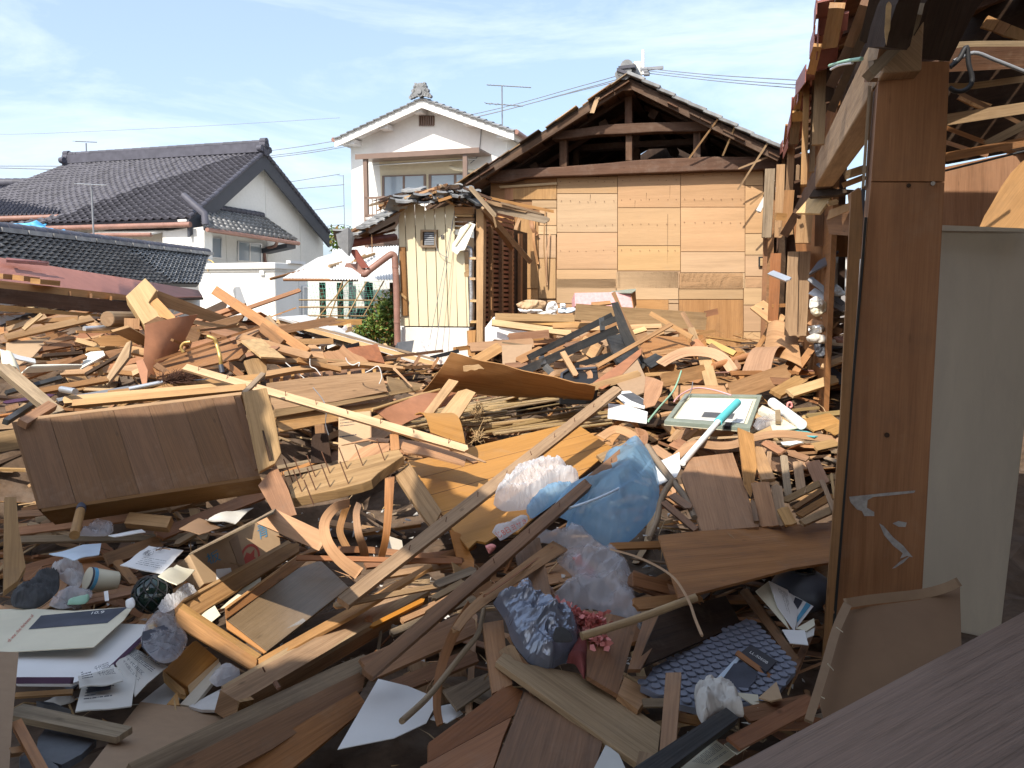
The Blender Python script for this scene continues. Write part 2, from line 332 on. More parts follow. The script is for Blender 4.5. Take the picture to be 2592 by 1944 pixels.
plain('tilegrey',(0.21,0.215,0.22),0.6,nscale=8,amt=0.3,dirt=(0.45,0.44,0.41),dscale=5,damt=0.4,var=0.4)
plain('charcoal',(0.055,0.06,0.075),0.5,nscale=4,amt=0.15)
plain('redroof',(0.44,0.19,0.145),0.5,nscale=2,amt=0.2,dirt=(0.33,0.13,0.09),dscale=1.4,damt=0.5)
plain('redmetal',(0.30,0.10,0.075),0.5,nscale=6,amt=0.3,dirt=(0.22,0.07,0.05),dscale=4,damt=0.5)
plain('copper',(0.29,0.155,0.12),0.45,nscale=6,amt=0.25,dirt=(0.45,0.25,0.18),dscale=5,damt=0.3)
plain('alubrown',(0.20,0.135,0.105),0.4,nscale=3,amt=0.1)
plain('alu',(0.62,0.63,0.64),0.35,0.7,nscale=3,amt=0.1)
plain('tin',(0.72,0.72,0.70),0.5,0.15,nscale=4,amt=0.12,dirt=(0.52,0.42,0.30),dscale=2.4,damt=0.3)
plain('foil',(0.62,0.61,0.60),0.28,0.9,nscale=16,amt=0.3,bump=0.8)
plain('white',(0.80,0.80,0.79),0.7,nscale=5,amt=0.05)
plain('paper',(0.80,0.79,0.77),0.85,nscale=4,amt=0.06)
plain('paperblue',(0.62,0.72,0.82),0.8,nscale=4,amt=0.08)
plain('creampaper',(0.72,0.66,0.50),0.85,nscale=4,amt=0.1)
plain('news',(0.62,0.60,0.55),0.85,nscale=4,amt=0.08)
plain('ink',(0.045,0.045,0.055),0.7,amt=0.1)
plain('navyprint',(0.055,0.06,0.085),0.6,nscale=6,amt=0.5)
plain('blueink',(0.10,0.33,0.52),0.8,amt=0.15)
plain('redink',(0.52,0.10,0.07),0.8,amt=0.15)
plain('cardboard',(0.50,0.34,0.20),0.85,nscale=3,amt=0.1,dirt=(0.34,0.21,0.11),dscale=9,damt=0.35)
plain('carddark',(0.25,0.15,0.085),0.85,nscale=3,amt=0.12,dirt=(0.19,0.11,0.065),dscale=4,damt=0.3)
plain('mdf',(0.34,0.225,0.135),0.75,nscale=25,amt=0.1)
plain('hardboard',(0.36,0.155,0.075),0.6,nscale=8,amt=0.25,dirt=(0.25,0.11,0.06),dscale=5,damt=0.3)
plain('leather',(0.36,0.135,0.055),0.5,nscale=20,amt=0.3,bump=0.2)
plain('slate',(0.10,0.105,0.115),0.7,nscale=10,amt=0.3)
plain('purple',(0.10,0.05,0.10),0.4,amt=0.1)
plain('cloth',(0.62,0.58,0.52),0.9,nscale=7,amt=0.2,bump=0.2,dirt=(0.30,0.22,0.15),dscale=6,damt=0.5)
plain('darkcloth',(0.07,0.07,0.072),0.95,nscale=9,amt=0.3,bump=0.2)
plain('maroon',(0.20,0.05,0.045),0.9,nscale=9,amt=0.3)
plain('pink',(0.85,0.33,0.30),0.8,nscale=20,amt=0.2)
plain('pinkbox',(0.74,0.40,0.40),0.8,nscale=30,amt=0.25)
plain('turquoise',(0.12,0.55,0.60),0.5,amt=0.1)
plain('tarp',(0.10,0.42,0.75),0.5,nscale=4,amt=0.2)
plain('dirt',(0.12,0.078,0.05),1.0,nscale=9,amt=0.5,bump=0.6,dirt=(0.20,0.16,0.13),dscale=4,damt=0.5)
plain('earth',(0.24,0.20,0.16),1.0,nscale=3,amt=0.3,bump=0.3)
plain('scuff',(0.42,0.39,0.36),0.95,nscale=40,amt=0.35)
plain('plaster',(0.62,0.60,0.57),0.95,nscale=9,amt=0.15,bump=0.3)
plain('panelgrey',(0.54,0.475,0.375),0.45,nscale=1.5,amt=0.08,dirt=(0.36,0.32,0.26),dscale=1.1,damt=0.4,osc=(5,5,1.0))
plain('knob',(0.20,0.215,0.27),0.6,nscale=6,amt=0.15,dirt=(0.2,0.19,0.2),dscale=3,damt=0.4)
plain('cable',(0.02,0.02,0.022),0.6,amt=0.1)
plain('wiregrey',(0.22,0.23,0.25),0.6,amt=0.1)
plain('steel',(0.30,0.27,0.24),0.45,0.8,amt=0.2)
plain('rust',(0.20,0.10,0.06),0.8,amt=0.3)
plain('gold',(0.55,0.36,0.12),0.35,0.5,amt=0.15)
plain('greenwire',(0.30,0.50,0.36),0.6,amt=0.1)
plain('net',(0.12,0.42,0.32),0.7,amt=0.1)
plain('pinkwire',(0.72,0.40,0.42),0.6,amt=0.1)
plain('bristle',(0.12,0.06,0.04),0.9,amt=0.3)
plain('straw',(0.50,0.33,0.16),0.8,nscale=20,amt=0.4)
plain('frame',(0.26,0.30,0.25),0.5,nscale=12,amt=0.2)
plain('tincream',(0.62,0.57,0.43),0.4,amt=0.1)
plain('insulator',(0.75,0.73,0.70),0.5,amt=0.1)
plain('lattice',(0.30,0.125,0.065),0.8,nscale=9,amt=0.35)
plain('black',(0.02,0.02,0.02),0.6,amt=0.1)
plain('curtain',(0.60,0.62,0.60),0.85,nscale=3,amt=0.2)
def glass(name,col,rough=0.06):
    b=NB(name,rough,0,0.8);b.p.inputs['Base Color'].default_value=(*col,1);return b.m
glass('pane',(0.30,0.36,0.42),0.12);glass('darkpane',(0.06,0.07,0.08));glass('greenglass',(0.012,0.03,0.024),0.1)
def film(name,col,transp,rough=0.25,trans=0.5,bump=0.5,bs=9):
    """thin plastic: part diffuse, part translucent, part see-through, creased and glossy"""
    b=NB(name,rough,0,0.8);t=b.t;o=b.obj();n1=b.n('ShaderNodeTexNoise',noise_type='RIDGED_MULTIFRACTAL');b.l(o,n1.inputs['Vector']);n1.inputs['Scale'].default_value=bs;n1.inputs['Detail'].default_value=3;n1.inputs['Distortion'].default_value=0.7
    nf=n1.outputs['Fac'];b.p.inputs['Base Color'].default_value=(*col,1);b.bump(nf,bump,0.012);b.p.inputs['Coat Weight'].default_value=0.5;b.p.inputs['Coat Roughness'].default_value=0.12
    tl=b.n('ShaderNodeBsdfTranslucent');tl.inputs[0].default_value=(*col,1);tr=b.n('ShaderNodeBsdfTransparent');tr.inputs[0].default_value=(*[0.6+0.4*x for x in col],1)
    m1=b.n('ShaderNodeMixShader');m1.inputs[0].default_value=trans;m2=b.n('ShaderNodeMixShader')
    b.l(b.p.outputs[0],m1.inputs[1]);b.l(tl.outputs[0],m1.inputs[2]);b.l(m1.outputs[0],m2.inputs[1]);b.l(tr.outputs[0],m2.inputs[2])
    b.l(b.ramp(nf,[(0.2,(min(1,transp*1.25),)*3),(0.8,(transp*0.55,)*3)]),m2.inputs[0]);b.l(m2.outputs[0],t.nodes['Material Output'].inputs[0]);return b.m
film('bluefilm',(0.42,0.66,0.86),0.30,0.2,0.6,0.3,6);film('whitefilm',(0.90,0.90,0.92),0.35);film('clearfilm',(0.84,0.82,0.84),0.55,0.16,0.4)
film('silverfilm',(0.24,0.27,0.35),0.06,0.2,0.12,0.2,7);MAT['silverfilm'].node_tree.nodes['Principled BSDF'].inputs['Metallic'].default_value=0.4;film('smokefilm',(0.66,0.67,0.69),0.5)
bl=NB('leaf',0.55);rr=bl.rnd();bl.l(bl.ramp(rr,[(0.0,(0.03,0.075,0.015)),(0.55,(0.11,0.19,0.03)),(0.8,(0.22,0.25,0.05)),(1.0,(0.26,0.11,0.04))]),bl.p.inputs['Base Color'])
M=MAT
# --- builders for pieces seen in the photograph
def nrm(mode,P):
    c=(CAM - P).normalized()
    if isinstance(mode,Vector): return mode.normalized()
    if mode=='up': return UP.copy()
    if mode=='cam': return c
    if mode=='upcam': return (c+UP*0.7).normalized()
    if mode=='left': return (c - Vector((0.9,0,0))).normalized()
    if mode=='right': return (c+Vector((0.9,0,0))).normalized()
    if mode=='upleft': return (c+UP*0.9 - Vector((0.6,0,0))).normalized()
    if mode=='upright': return (c+UP*0.9+Vector((0.6,0,0))).normalized()
    return c
def smooth_pts(P,k):
    if len(P)==2: return [P[0].lerp(P[1],i/k) for i in range(k+1)]
    out=[];n=len(P)
    for i in range(n - 1):
        a,b,c,d=P[max(i - 1,0)],P[i],P[i+1],P[min(i+2,n - 1)]
        for j in range(k):
            t=j/k;out.append(0.5*((2*b)+(c - a)*t+(2*a - 5*b+4*c - d)*t*t+(3*b - a - 3*c+d)*t**3))
    out.append(P[-1].copy());return out
def lath_mb(P,pxw,th,n='upcam',jag=(0,0),k=4,twist=0,warp=0.0,rnd=None,mb=None,k_crop=1.0,mi=0,smooth=None):
    """board along 3D points whose seen width is pxw photograph pixels (number or (start, end))"""
    C=smooth_pts(P,k);m=len(C);ws,ns=[],[]
    for i in range(m):
        t=(C[min(i+1,m - 1)] - C[max(i - 1,0)]).normalized();nn=nrm(n,C[i])
        f=i/(m - 1)
        if twist: nn=Matrix.Rotation(twist*(f - 0.5),3,t) @ nn
        w=t.cross(nn).normalized();nn=w.cross(t).normalized()
        a=px(C[i]+w*0.01);b=px(C[i] - w*0.01);tp=px(C[i]+t*0.01);t0=px(C[i])
        tx,ty=tp[0] - t0[0],tp[1] - t0[1];tl=math.hypot(tx,ty) or 1
        per=abs((a[0] - b[0])*ty - (a[1] - b[1])*tx)/tl/0.02;pw=(pxw if not isinstance(pxw,tuple) else pxw[0]+(pxw[1] - pxw[0])*f)*k_crop
        h=min(pw/max(per,40)/2,0.5)
        ws.append(w*h);ns.append(nn)
        if warp: C[i]=C[i]+nn*warp*math.sin(f*math.pi*1.0)+nn*random.uniform(-1,1)*abs(warp)*0.08
    mb=mb or MB();mb.strip(C,ws,ns,th,jag[0],jag[1],rnd,mi,smooth=(len(P)>2) if smooth is None else smooth);return mb
def lath(name,label,cat,c,pts,w,th,mat,n='upcam',jag=(0.0,0.0),k=4,twist=0,warp=0.0,parent=None,group=None,bevel=0,rnd=None):
    mb=lath_mb([at(c,q) for q in pts],w if not isinstance(w,tuple) else w,th,n,jag,k,twist,warp,rnd,k_crop=c.k)
    return mk(name,mb,M[mat],parent,label,cat,group,bevel=bevel)
def plane_of(P):
    c=sum(P,Vector())/len(P);A=np.array([tuple(p - c) for p in P]);u,s,vt=np.linalg.svd(A,full_matrices=True);n=Vector(vt[2])
    if n.dot(CAM - c)<0: n=-n
    return c,n.normalized()
def plate_pts(c,pts):
    known=[at(c,q) for q in pts if len(q)>2];o,n=plane_of(known)
    if len(known)<3: n=(CAM - o).normalized()
    return [atPlane(c(q[0],q[1]),o,n) for q in pts],n
def plate(name,label,cat,c,pts,th,mat,grain=None,parent=None,group=None,bevel=0,rnd=None,kind=None):
    """flat piece: outline in a crop; points with a third number fix its plane; grain = indices of two points"""
    P,n=plate_pts(c,pts);g=(P[grain[1]] - P[grain[0]]) if grain else None
    mb=MB().prism(P,n,th,g,rnd);return mk(name,mb,M[mat],parent,label,cat,group,kind,bevel=bevel)
def sheet(name,label,cat,c,quad,th,mat,bulge=0.0,nu=8,nv=6,wob=0.0,parent=None,group=None,axis='u',rag=0.0,rnd=None):
    """bent sheet from 4 corners TL, TR, BR, BL; bulge along its normal, rag roughens the last edge"""
    Q=[at(c,q) for q in quad];nn=(Q[1] - Q[0]).cross(Q[3] - Q[0]).normalized()
    if nn.dot(CAM - Q[0])<0: nn=-nn
    P=[]
    for i in range(nu+1):
        row=[]
        for j in range(nv+1):
            u,v=i/nu,j/nv;vv=v*(1+(rag*random.uniform(-1,0.4) if j==nv else 0))
            p=Q[0].lerp(Q[1],u).lerp(Q[3].lerp(Q[2],u),vv)
            b=math.sin(math.pi*(u if axis=='u' else v))*bulge
            row.append(p+nn*(b+wob*mnoise.noise(p*6)))
        P.append(row)
    du=P[1][0] - P[0][0];dv=P[0][1] - P[0][0]
    if du.cross(dv).dot(nn)<0: P=P[::-1]
    return mk(name,MB().grid(P,th,rnd=rnd),M[mat],parent,label,cat,group)
def rod(name,label,cat,c,pts,r,mat,seg=8,k=5,parent=None,group=None,r1=None):
    P=[at(c,q) for q in pts];P=smooth_pts(P,k) if len(P)>2 else P
    return mk(name,MB().tube(P,r,seg,r1=r1),M[mat],parent,label,cat,group)
def inside(p,poly):
    x,y=p;r=False;j=len(poly) - 1
    for i in range(len(poly)):
        a,b=poly[i],poly[j]
        if (a[1]>y) !=(b[1]>y) and x<(b[0] - a[0])*(y - a[1])/(b[1] - a[1])+a[0]: r=not r
        j=i
    return r
def blob_mb(c,pts,thick,crumple,res=26,seed=0,fq=9.0,ridges=True,back=0.5):
    """crumpled hollow body whose seen outline is pts; pts may carry h to fix its middle plane"""
    P2=[c(q[0],q[1]) for q in pts];kn=[at(c,q) for q in pts if len(q)>2]
    o,n=plane_of(kn) if len(kn)>=3 else (sum(kn,Vector())/len(kn),None)
    if n is None: n=(CAM - o).normalized()
    P2s=[(v.x,v.y) for v in smooth_pts([Vector((a,b,0)) for a,b in P2+[P2[0]]],4)[:-1]]
    bm=bmesh.new();xs=[p[0] for p in P2s];ys=[p[1] for p in P2s];st=max(max(xs) - min(xs),max(ys) - min(ys))/res
    vs=[bm.verts.new((p[0],p[1],0)) for p in P2s]
    for i in range(len(vs)): bm.edges.new((vs[i],vs[(i+1) % len(vs)]))
    bmesh.ops.triangle_fill(bm,edges=bm.edges[:],use_beauty=True)
    for _ in range(6):
        e=[e for e in bm.edges if e.calc_length()>st*1.3]
        if not e: break
        bmesh.ops.subdivide_edges(bm,edges=e,cuts=1);bmesh.ops.triangulate(bm,faces=bm.faces[:],quad_method='BEAUTY',ngon_method='BEAUTY')
        bmesh.ops.beautify_fill(bm,faces=bm.faces[:],edges=[e for e in bm.edges if not e.is_boundary])
    pa=np.array(P2s);pb=np.roll(pa,-1,0);bm.verts.index_update()
    D=[]
    for v in bm.verts:
        q=np.array([v.co.x,v.co.y]);ab=pb - pa;t=np.clip(((q - pa)*ab).sum(1)/np.maximum((ab**2).sum(1),1e-9),0,1);D.append(float(np.sqrt(((pa+ab*t[:,None] - q)**2).sum(1)).min()))
    dm=max(D) or 1;V=[];sv=Vector((seed*3.7,seed*1.9,seed*5.3));bidx={}
    for v,d in zip(bm.verts,D):
        p=atPlane((v.co.x,v.co.y),o,n);f=math.sqrt(min(1,d/dm));q=p*fq+sv
        w=mnoise.noise(q)+0.5*mnoise.noise(q*2.1)+0.3*mnoise.noise(q*4.3)
        if ridges: w=0.9 - 1.8*abs(mnoise.noise(q*0.8)) - 0.9*abs(mnoise.noise(q*2.0+sv)) - 0.45*abs(mnoise.noise(q*4.4))
        V.append(p+n*(thick*f+crumple*w*min(1,f*2)))
    F=[[x.index for x in f.verts] for f in bm.faces];nb=len(V)
    if F:
        a,b,cc=(V[i] for i in F[0]);
    W=[atPlane((v.co.x,v.co.y),o,n) - n*(thick*back*math.sqrt(min(1,d/dm))+0.002) for v,d in zip(bm.verts,D)]
    F2=[]
    for f in F:
        N=(V[f[1]] - V[f[0]]).cross(V[f[2]] - V[f[0]]);F2.append(f if N.dot(n)>0 else f[::-1])
    bd=[(e.verts[0].index,e.verts[1].index) for e in bm.edges if e.is_boundary];bm.free()
    allF=F2+[[nb+i for i in reversed(f)] for f in F2]+[[a,b,nb+b,nb+a] for a,b in bd]
    mb=MB();mb.add(V+W,allF,None,None,0,True);return mb
def blob(name,label,cat,c,pts,thick,crumple,mat,res=26,seed=0,parent=None,group=None,fq=9.0,ridges=True):
    mb=blob_mb(c,pts,thick,crumple,res,seed,fq,ridges);mb.sm=[mat not in ('foil','slate','silverfilm','whitefilm')]*len(mb.sm)
    return mk(name,mb,M[mat],parent,label,cat,group)
_txt={}
def text_mesh(s):
    if s in _txt: return _txt[s]
    cu=bpy.data.curves.new('t','FONT');cu.body=s;cu.resolution_u=3;ob=bpy.data.objects.new('t',cu);COL.objects.link(ob)
    dg=bpy.context.evaluated_depsgraph_get();me=ob.evaluated_get(dg).to_mesh();v=np.array([tuple(x.co) for x in me.vertices]).reshape(-1,3);f=[list(p.vertices) for p in me.polygons]
    ob.evaluated_get(dg).to_mesh_clear();bpy.data.objects.remove(ob);bpy.data.curves.remove(cu)
    if len(v): lo,hi=v.min(0),v.max(0);v=(v - lo)/np.maximum(hi - lo,1e-6)
    _txt[s]=(v,f);return _txt[s]
def onquad(Q,u,v): return Q[0].lerp(Q[1],u).lerp(Q[3].lerp(Q[2],u),v)
def quad_n(Q):
    n=(Q[1] - Q[0]).cross(Q[3] - Q[0]).normalized();return n if n.dot(CAM - Q[0])>0 else -n
def lettering(s,Q,u0,v0,u1,v1,mat,parent,name='lettering',off=0.002,flip=False):
    v,f=text_mesh(s)
    if not len(v): return None
    n=quad_n(Q);V=[onquad(Q,u0+(u1 - u0)*a[0],v1+(v0 - v1)*a[1])+n*off for a in v]
    mb=MB();mb.add(V,f,None,0.5);return mk(name,mb,M[mat],parent)
def printed(Q,u0,v0,u1,v1,rows,mat,parent,name='printed_text',off=0.0015,fill=0.55,seg=5,vert=False):
    n=quad_n(Q);mb=MB()
    for r in range(rows):
        a=0.0
        while a<0.97:
            l=random.uniform(0.03,0.22);b=min(1,a+l);f0,f1=(r+0.5 - fill/2)/rows,(r+0.5+fill/2)/rows
            if vert: q=[(f0,a),(f1,a),(f1,b),(f0,b)]
            else: q=[(a,f0),(b,f0),(b,f1),(a,f1)]
            mb.add([onquad(Q,u0+(u1 - u0)*x,v0+(v1 - v0)*y)+n*off for x,y in q],[(0,1,2,3)]);a=b+random.uniform(0.01,0.04)
            if random.random()<0.06: break
    return mk(name,mb,M[mat],parent)
def patch(Q,u0,v0,u1,v1,mat,parent,name,off=0.0012):
    n=quad_n(Q);mb=MB();mb.add([onquad(Q,a,b)+n*off for a,b in ((u0,v0),(u1,v0),(u1,v1),(u0,v1))],[(0,1,2,3)]);return mk(name,mb,M[mat],parent)
def tile_unit(curve=0.05,lip=0.022,nseg=8):
    V,F=[],[];prof=[]
    for i in range(nseg+1):
        x=i/nseg;z=curve*(-0.55*math.sin(min(x/0.68,1)*math.pi)+(0.85*math.sin((x - 0.68)/0.32*math.pi) if x>0.68 else 0));prof.append((x*1.03,z))
    for y,dz in ((-0.06,0.0),(1.05,-0.028)):
        for x,z in prof: V.append((x,y,z+dz+0.03))
    for x,z in prof: V.append((x,-0.06,z+0.03 - lip))
    m=nseg+1
    for i in range(nseg):
        F.append((i,i+1,m+i+1,m+i));F.append((2*m+i,2*m+i+1,i+1,i))
    return V,F
def tiled(parent,E0,E1_,R1,R0,ncol,nrow,mat,curve=0.05,lip=0.022,nsep=300,name='roof_tile',jitter=0.004):
    V,F=tile_unit(curve,lip);mb=MB();mb.add([Vector(v) for v in V],F,None,0.5,0,False)
    me=bpy.data.meshes.new(name);me.from_pydata(V,[],F);me.materials.append(M[mat])
    a_=me.attributes.new('rnd','FLOAT','POINT');a_.data.foreach_set('value',[0.5]*len(V))
    var=[]
    for k in range(5):
        m2=me.copy();m2.attributes['rnd'].data.foreach_set('value',[(k+0.5)/5]*len(V));m2.polygons.foreach_set('use_smooth',[True]*len(F));var.append(m2)
    rest=MB();cells=[];base=wloc(parent)
    for r in range(nrow):
        for c in range(ncol):
            u0,u1,v0,v1=c/ncol,(c+1)/ncol,r/nrow,(r+1)/nrow
            q=lambda u,v: E0.lerp(E1_,u).lerp(R0.lerp(R1,u),v)
            o=q(u0,v0);ax=q(u1,v0) - o;ay=q(u0,v1) - o;n=ax.cross(ay).normalized()
            if n.z<0: n=-n
            x,y=px(o+ax*0.5);vis=-20<x<2612 and y>-20
            cells.append((((o - CAM).length if vis else 999),o+n*random.uniform(-1,1)*jitter,ax,ay,n))
    cells.sort(key=lambda t: t[0])
    for k,(d,o,ax,ay,n) in enumerate(cells):
        Mx=Matrix(((ax.x,ay.x,n.x,o.x),(ax.y,ay.y,n.y,o.y),(ax.z,ay.z,n.z,o.z),(0,0,0,1)))
        if k<nsep and d<900:
            ob=bpy.data.objects.new(name,random.choice(var));COL.objects.link(ob);ob.parent=parent;ob.matrix_basis=Matrix.Translation(-base) @ Mx
        else:
            rest.add([Mx @ Vector(v) for v in V],F,None,None,0,True)
    if rest.v: mk('roof_tiles',rest,M[mat],parent,kind='stuff')
def outline_w(c,pts,w): return [atW(c(*p),w) for p in pts]
def wplate(name,c,pts,w,th,mat,parent,grain=None,label=None,cat=None,bevel=0,rnd=None):
    P=outline_w(c,pts,w);g=Vector(grain) if grain is not None else None
    return mk(name,MB().prism(P,-E2,th,g,rnd),M[mat],parent,label,cat,bevel=bevel)
def wrect(name,c,x0,y0,x1,y1,w,th,mat,parent,grain=None,**k): return wplate(name,c,[(x0,y0),(x1,y0),(x1,y1),(x0,y1)],w,th,mat,parent,grain,**k)
def window(parent,c,x0,y0,x1,y1,w,npan=2,fmat='alu',pmat='pane',name='window',sk=0):
    """sliding window on a plane w = const: frame, panes"""
    def pt(a,b): return atW(c(a,b),w)
    f=MB();t=(x1 - x0)*0.035;ww=MB()
    for (a,b,cc,d) in ((x0,y0,x1,y0+t),(x0,y1 - t,x1,y1),(x0,y0+t,x0+t,y1 - t),(x1 - t,y0+t,x1,y1 - t)):
        f.prism([pt(a,b),pt(cc,b),pt(cc,d),pt(a,d)],-E2,0.06)
    fo=mk(name,f,M[fmat],parent)
    for k in range(npan):
        a=x0+t+(x1 - x0 - 2*t)*k/npan;b=x0+t+(x1 - x0 - 2*t)*(k+1)/npan
        g=MB();g.prism([atW(c(*q),w+0.04) for q in ((a,y0+t),(b,y0+t),(b,y1 - t),(a,y1 - t))],-E2,0.01);mk('pane',g,M[pmat],fo)
        if k:
            s=MB();s.prism([pt(a - t/2,y0+t),pt(a+t/2,y0+t),pt(a+t/2,y1 - t),pt(a - t/2,y1 - t)],-E2,0.05);mk('mullion',s,M[fmat],fo)
    return fo
# --- ground
g=MB();g.add([Vector((-400,-60,0)),Vector((400,-60,0)),Vector((400,900,0)),Vector((-400,900,0))],[(0,1,2,3)]);mk('ground',g,M['earth'],kind='structure')
n=110;P=[]
for i in range(n+1):
    row=[]
    for j in range(n+1):
        X=-7.6+13.2*i/n;Y=1.0+11.2*j/n;v=Vector((X,Y,0))
        row.append(Vector((X,Y,max(0.02,hf(X,Y) - 0.10+0.07*mnoise.noise(v*2.3)+0.05*mnoise.noise(v*6.1)))))
    P.append(row)
mb=MB();mb.grid(P,smooth=False);mk('rubble_ground',mb,M['dirt'],kind='structure')
def win(parent,hit,nrm_,x0,y0,x1,y1,npan=2,fmat='alu',pmat='pane',t=None,curtain=False,name='window',q=None):
    """window whose corners are picked by hit(x, y, off); off pushes into the wall; q = 4 crop corners TL TR BR BL"""
    q=q or [(x0,y0),(x1,y0),(x1,y1),(x0,y1)];t=t or 0.04
    L2=lambda u,v: tuple((1 - v)*((1 - u)*q[0][k]+u*q[1][k])+v*((1 - u)*q[3][k]+u*q[2][k]) for k in (0,1))
    f=MB()
    for (a,b,c_,d) in ((0,0,1,t),(0,1 - t,1,1),(0,t,t,1 - t),(1 - t,t,1,1 - t)):
        f.prism([hit(*L2(*s),-0.03) for s in ((a,b),(c_,b),(c_,d),(a,d))],nrm_,0.07)
    fo=mk(name,f,M[fmat],parent)
    for k in range(npan):
        a=t+(1 - 2*t)*k/npan;b=t+(1 - 2*t)*(k+1)/npan
        m_=MB();m_.prism([hit(*L2(*s),-0.008 - 0.006*(k % 2)) for s in ((a,t),(b,t),(b,1 - t),(a,1 - t))],nrm_,0.008);mk('pane',m_,M[pmat],fo)
        if k: m_=MB();m_.prism([hit(*L2(*s),-0.02) for s in ((a - t/2,t),(a+t/2,t),(a+t/2,1 - t),(a - t/2,1 - t))],nrm_,0.04);mk('mullion',m_,M[fmat],fo)
    return fo
def ridge_tiles(parent,A,B,n,r,mat,name='ridge_tile'):
    d=(B - A)/n;ax=d.normalized()
    for k in range(n):
        m_=MB();o=A+d*k;m_.tube([o - ax*0.02,o+d*0.92],r*1.02,10,r1=r*0.92);mk(name,m_,M[mat],parent)
# --- big house with dark glazed tiles, left
W0=19.05
Rr=atW(cA(1715,225),W0);ug=Rr.dot(E1)
Rl=Rr - E1*6.7+UP*0.0
Er=atU(cA(1225,655),ug);El=Er+(Rl - Rr) - E1*2.6
Bk=atU(cA(2140,750),ug);Bl=Bk+(Rl - Rr) - E1*2.6
H=thing('tiled_house',Vector((Er.x,Er.y,0)),'large white house with glossy dark tiled gable roof, at left','house')
sl=MB();nF=(Er - Rr).cross(Rl - Rr).normalized();nF=nF if nF.z>0 else -nF
sl.prism([El,Er,Rr,Rl],nF,0.10);mk('roof_deck',sl,M['charcoal'],H)
sl=MB();nB=(Bk - Rr).cross(Rl - Rr).normalized();nB=nB if nB.z>0 else -nB
sl.prism([Bl,Bk,Rr,Rl],nB,0.10);mk('roof_deck',sl,M['charcoal'],H)
tiled(H,El+UP*0.02,Er+UP*0.02,Rr+UP*0.02,Rl+UP*0.02,40,24,'kawara',0.036,0.018)
for A,B,k in ((Er,Rr,20),(Bk,Rr,22)):
    for i in range(k):
        o=A.lerp(B,i/k);d=(B - A)/k;m_=MB();m_.tube([o+UP*0.05+E1*0.02,o+d*1.02+UP*0.03+E1*0.02],0.06,8);mk('verge_tile',m_,M['kawara'],H)
m_=MB();m_.box(Rl+UP*0.02 - E2*0.1,Rr - Rl,E2*0.2,UP*0.24);mk('ridge',m_,M['kawara'],H)
ridge_tiles(H,Rl+UP*0.28,Rr+UP*0.28,22,0.075,'kawara')
for P_ in (Rr,Rl):
    m_=MB()
    for dz,r_ in ((0.05,0.14),(0.2,0.12),(0.31,0.09)):
        m_.tube([P_+UP*dz+E1*0.12,P_+UP*dz - E1*0.06],r_,10)
    for s in (-1,1): m_.tube([P_+UP*0.1+E2*0.18*s+E1*0.1,P_+UP*0.1+E2*0.18*s - E1*0.04],0.09,8)
    mk('ridge_end_tile',m_,M['kawara'],H)
uw=ug - 0.30
gw=[atU(cA(*p),uw) for p in ((1722,262),(2128,775))];fl=atU(cA(1335,590),uw)
wf=atU(cA(1337,800),uw).dot(E2);wb=gw[1].dot(E2) - 0.25
apex=gw[0];zb=gw[1].z
f0=UWZ(uw,wf,0);f1=UWZ(uw,wf,atU(cA(1337,600),uw).z)
m_=MB();m_.prism([f0,f1,fl,apex,UWZ(uw,wb,zb),UWZ(uw,wb,0)],E1,0.2,UP);mk('gable_wall',m_,M['stucco'],H)
for xs in ((1458,480,590),(1720,300,650),(1948,570,920)):
    a=atU(cA(xs[0],xs[1]),uw);b=UWZ(a.dot(E1),a.dot(E2),0.3)
    m_=MB();m_.box(a - E2*0.006+E1*0.001,b - a,E2*0.012,E1*0.006);mk('wall_joint',m_,M['concrete'],H)
for A,B in ((Er,Rr),(Bk,Rr)):
    d=B - A;m_=MB();m_.prism([A+UP*-0.02,B+UP*-0.02,B - UP*0.42,A - UP*0.42],E1,0.06,d);o=mk('bargeboard',m_,M['charcoal'],H);o.location+=E1*0.02
m_=MB();m_.prism([Er - E1*0.05,Er - E1*0.05 - UP*0.05,UWZ(uw,wf,Er.z+0.05),UWZ(uw,wf,Er.z+0.3)],E1,0.25);mk('eave_return',m_,M['stucco'],H)
wl=atW(cA(440,780),wf).dot(E1)
m_=MB();m_.prism([UWZ(uw,wf,0),UWZ(uw,wf,f1.z),UWZ(-24,wf,f1.z),UWZ(-24,wf,0)],-E2,0.2,E1);mk('front_wall',m_,M['stucco'],H)
wl2=wf - 0.95
a=atW(cA(585,748),wl2 - 0.2);b=atW(cA(985,745),wl2 - 0.2);c2=atW(cA(1240,706),wf - 0.02);d2_=atW(cA(760,712),wf - 0.02)
m_=MB();nn=(b - a).cross(d2_ - a).normalized();nn=nn if nn.z>0 else -nn;m_.prism([a,b,c2,d2_],nn,0.04);mk('lean_to_roof',m_,M['tin'],H)
c3=cA
for (x0,y0,x1,y1) in ((645,770,1055,905),):
    m_=MB();q=[atW(cA(*p),wl2+0.25) for p in ((645,775),(1055,745),(1055,960),(645,960))];m_.prism(q,-E2,0.15,E1);mk('lean_to_wall',m_,M['concrete'],H)
m_=MB();q=[atW(cA(*p),wl2+0.1) for p in ((1058,738),(1330,703),(1330,990),(1058,990))];m_.prism(q,-E2,0.3,E1);mk('annex_wall',m_,M['stucco'],H)
def gut(parent,A,B,r,mat,drop=None,name='gutter'):
    m_=MB();m_.tube([A,B],r,8);o=mk(name,m_,M[mat],parent)
gut(H,atW(cA(290,716),Er.dot(E2) - 0.05),atW(cA(1240,690),Er.dot(E2) - 0.05),0.065,'copper')
gut(H,a - UP*0.04,b - UP*0.04,0.05,'copper')
